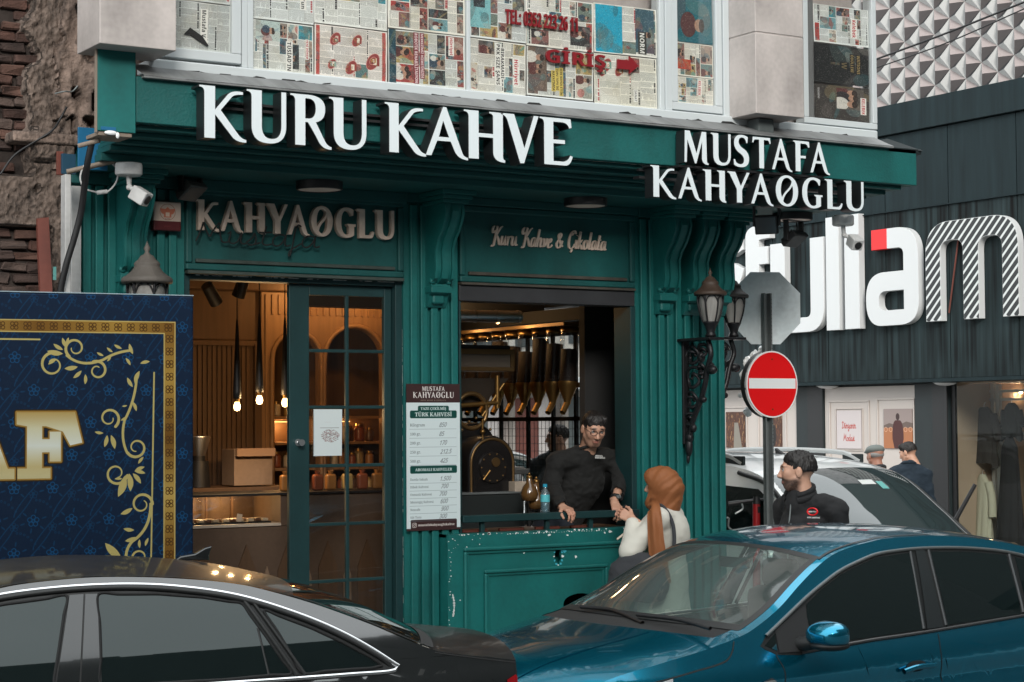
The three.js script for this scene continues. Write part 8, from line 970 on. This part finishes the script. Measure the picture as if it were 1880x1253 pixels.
{ // bearded man beside the blue car
  const hd = atD(1463, 866, 12.45), t = thing('person', 'bearded man in black zip jacket with red oval logo, beside the sign pole', 'person', V3(hd.x, 0.13, hd.z)), b = Math.atan2(-R0.x * 0.75 - F0.x * 0.66, -R0.z * 0.75 - F0.z * 0.66), yaw = Math.atan2(-R0.x * 0.96 + F0.x * 0.12, -R0.z * 0.96 + F0.z * 0.12);
  const q = standing(t, 0.13, hd, yaw, b, { head: { hair: 1, front: 0.07, beard: 1 }, color: [0.012, 0.012, 0.013], s: 1.08, sh: 0.225, lean: -0.12, nkf: 0.08, open: 1 });
  const ring = []; for (let i = 0; i <= 20; i++) { const a = 0.5 + i / 20 * 5.3; ring.push(q.L(0.09 + Math.cos(a) * 0.082, q.y - 0.125 - Math.cos(a) * 0.035, Math.sin(a) * 0.088)); } part(t, 'collar', [tube(ring, 0.02, 40, 8), tube(ring.map((p) => p.clone().add(V3(0, -0.035, 0))), 0.026, 40, 8)], q.jm);
  part(t, 'undershirt', blob([cap(q.L(0.12, q.y - 0.2, 0), q.L(0.13, q.y - 0.3, 0), 0.05, 0.045)], 0.008, { k: 0.02 }), std([0.06, 0.02, 0.022], 0.8)); part(t, 'zip', tube([q.L(0.18, q.y - 0.2, 0.0), q.L(0.195, q.y - 0.3, 0.0), q.L(0.222, q.y - 0.45, 0.0), q.L(0.215, q.y - 0.62, 0)], 0.006), M.galv);
  { const p = atD(1492, 940, 12.2), g = new THREE.TorusGeometry(0.032, 0.006, 6, 26); g.scale(1.15, 0.7, 1); const l1 = text3('NEW PTLO', fontBold, 0.0085, 0.002), l2 = text3('AZUR ŞARKÜTERİ', fontBold, 0.0085, 0.002); l1.translate(-0.029, -0.004, 0); l2.translate(-0.038, -0.042, 0); const f = new THREE.CircleGeometry(0.034, 24); f.scale(1.1, 0.66, 1); const turn = b + 0.12, mv = (gg) => gg.rotateX(-0.06).rotateY(turn).translate(p.x, p.y, p.z); const lg = part(t, 'chest_logo', mv(g), M.red); part(t, 'chest_print', mv(merge([l1, l2])), std([0.7, 0.7, 0.68], 0.6)); t.userData.probe = 0; delete t.userData.probe; }
}
{ const hd = atD(1607, 838, 20.5), t = thing('person', 'older man in grey flat cap, mostly hidden behind the white van', 'person', V3(hd.x, 0.0, hd.z)), yaw = Math.atan2(F0.x * 0.9 - R0.x * 0.4, F0.z * 0.9 - R0.z * 0.4), q = standing(t, 0.0, hd, yaw, yaw, { head: { skin: [0.4, 0.19, 0.13] }, color: [0.03, 0.032, 0.036], pitch: 0.1 }); part(t, 'flat_cap', rot(blob([ell(V3(0, 0.068, -0.01), V3(0.095, 0.055, 0.115)), ell(V3(0, 0.05, 0.08), V3(0.075, 0.018, 0.055))], 0.007, { k: 0.025 }), hd, yaw, 0.1), cloth([0.16, 0.18, 0.17])); part(t, 'hair', rot(blob([ell(V3(0, 0.015, -0.035), V3(0.0785, 0.05, 0.078))], 0.006, { k: 0.02 }), hd, yaw, 0.1), std([0.3, 0.29, 0.28], 0.8)); }
{ const hd = atD(1667, 832, 22.5), t = thing('person', 'young man in dark navy jacket walking away by the posters', 'person', V3(hd.x, 0.0, hd.z)), b = Math.atan2(F0.x * 0.8 + R0.x * 0.1, F0.z * 0.8 + R0.z * 0.1), yaw = Math.atan2(F0.x * 0.6 - R0.x * 0.75, F0.z * 0.6 - R0.z * 0.75); standing(t, 0.0, hd, yaw, b, { head: { hair: 1 }, color: [0.008, 0.018, 0.03], pitch: 0.3, sh: 0.2, lean: -0.12, nkf: 0.03, hand: 0.1 }); }
{ const hd = atD(1022, 805, 17.8), t = thing('person', 'man with glasses outside the shop side window, behind the man in black', 'person', V3(hd.x, 0.0, hd.z)), b = Math.atan2(-R0.x * 0.2 - F0.x, -R0.z * 0.2 - F0.z), yaw = Math.atan2(-R0.x * 0.9 - F0.x * 0.3, -R0.z * 0.9 - F0.z * 0.3); standing(t, 0.0, hd, yaw, b, { head: { hair: 1 }, color: [0.03, 0.034, 0.036] }); }

renderer.render(scene, camera);
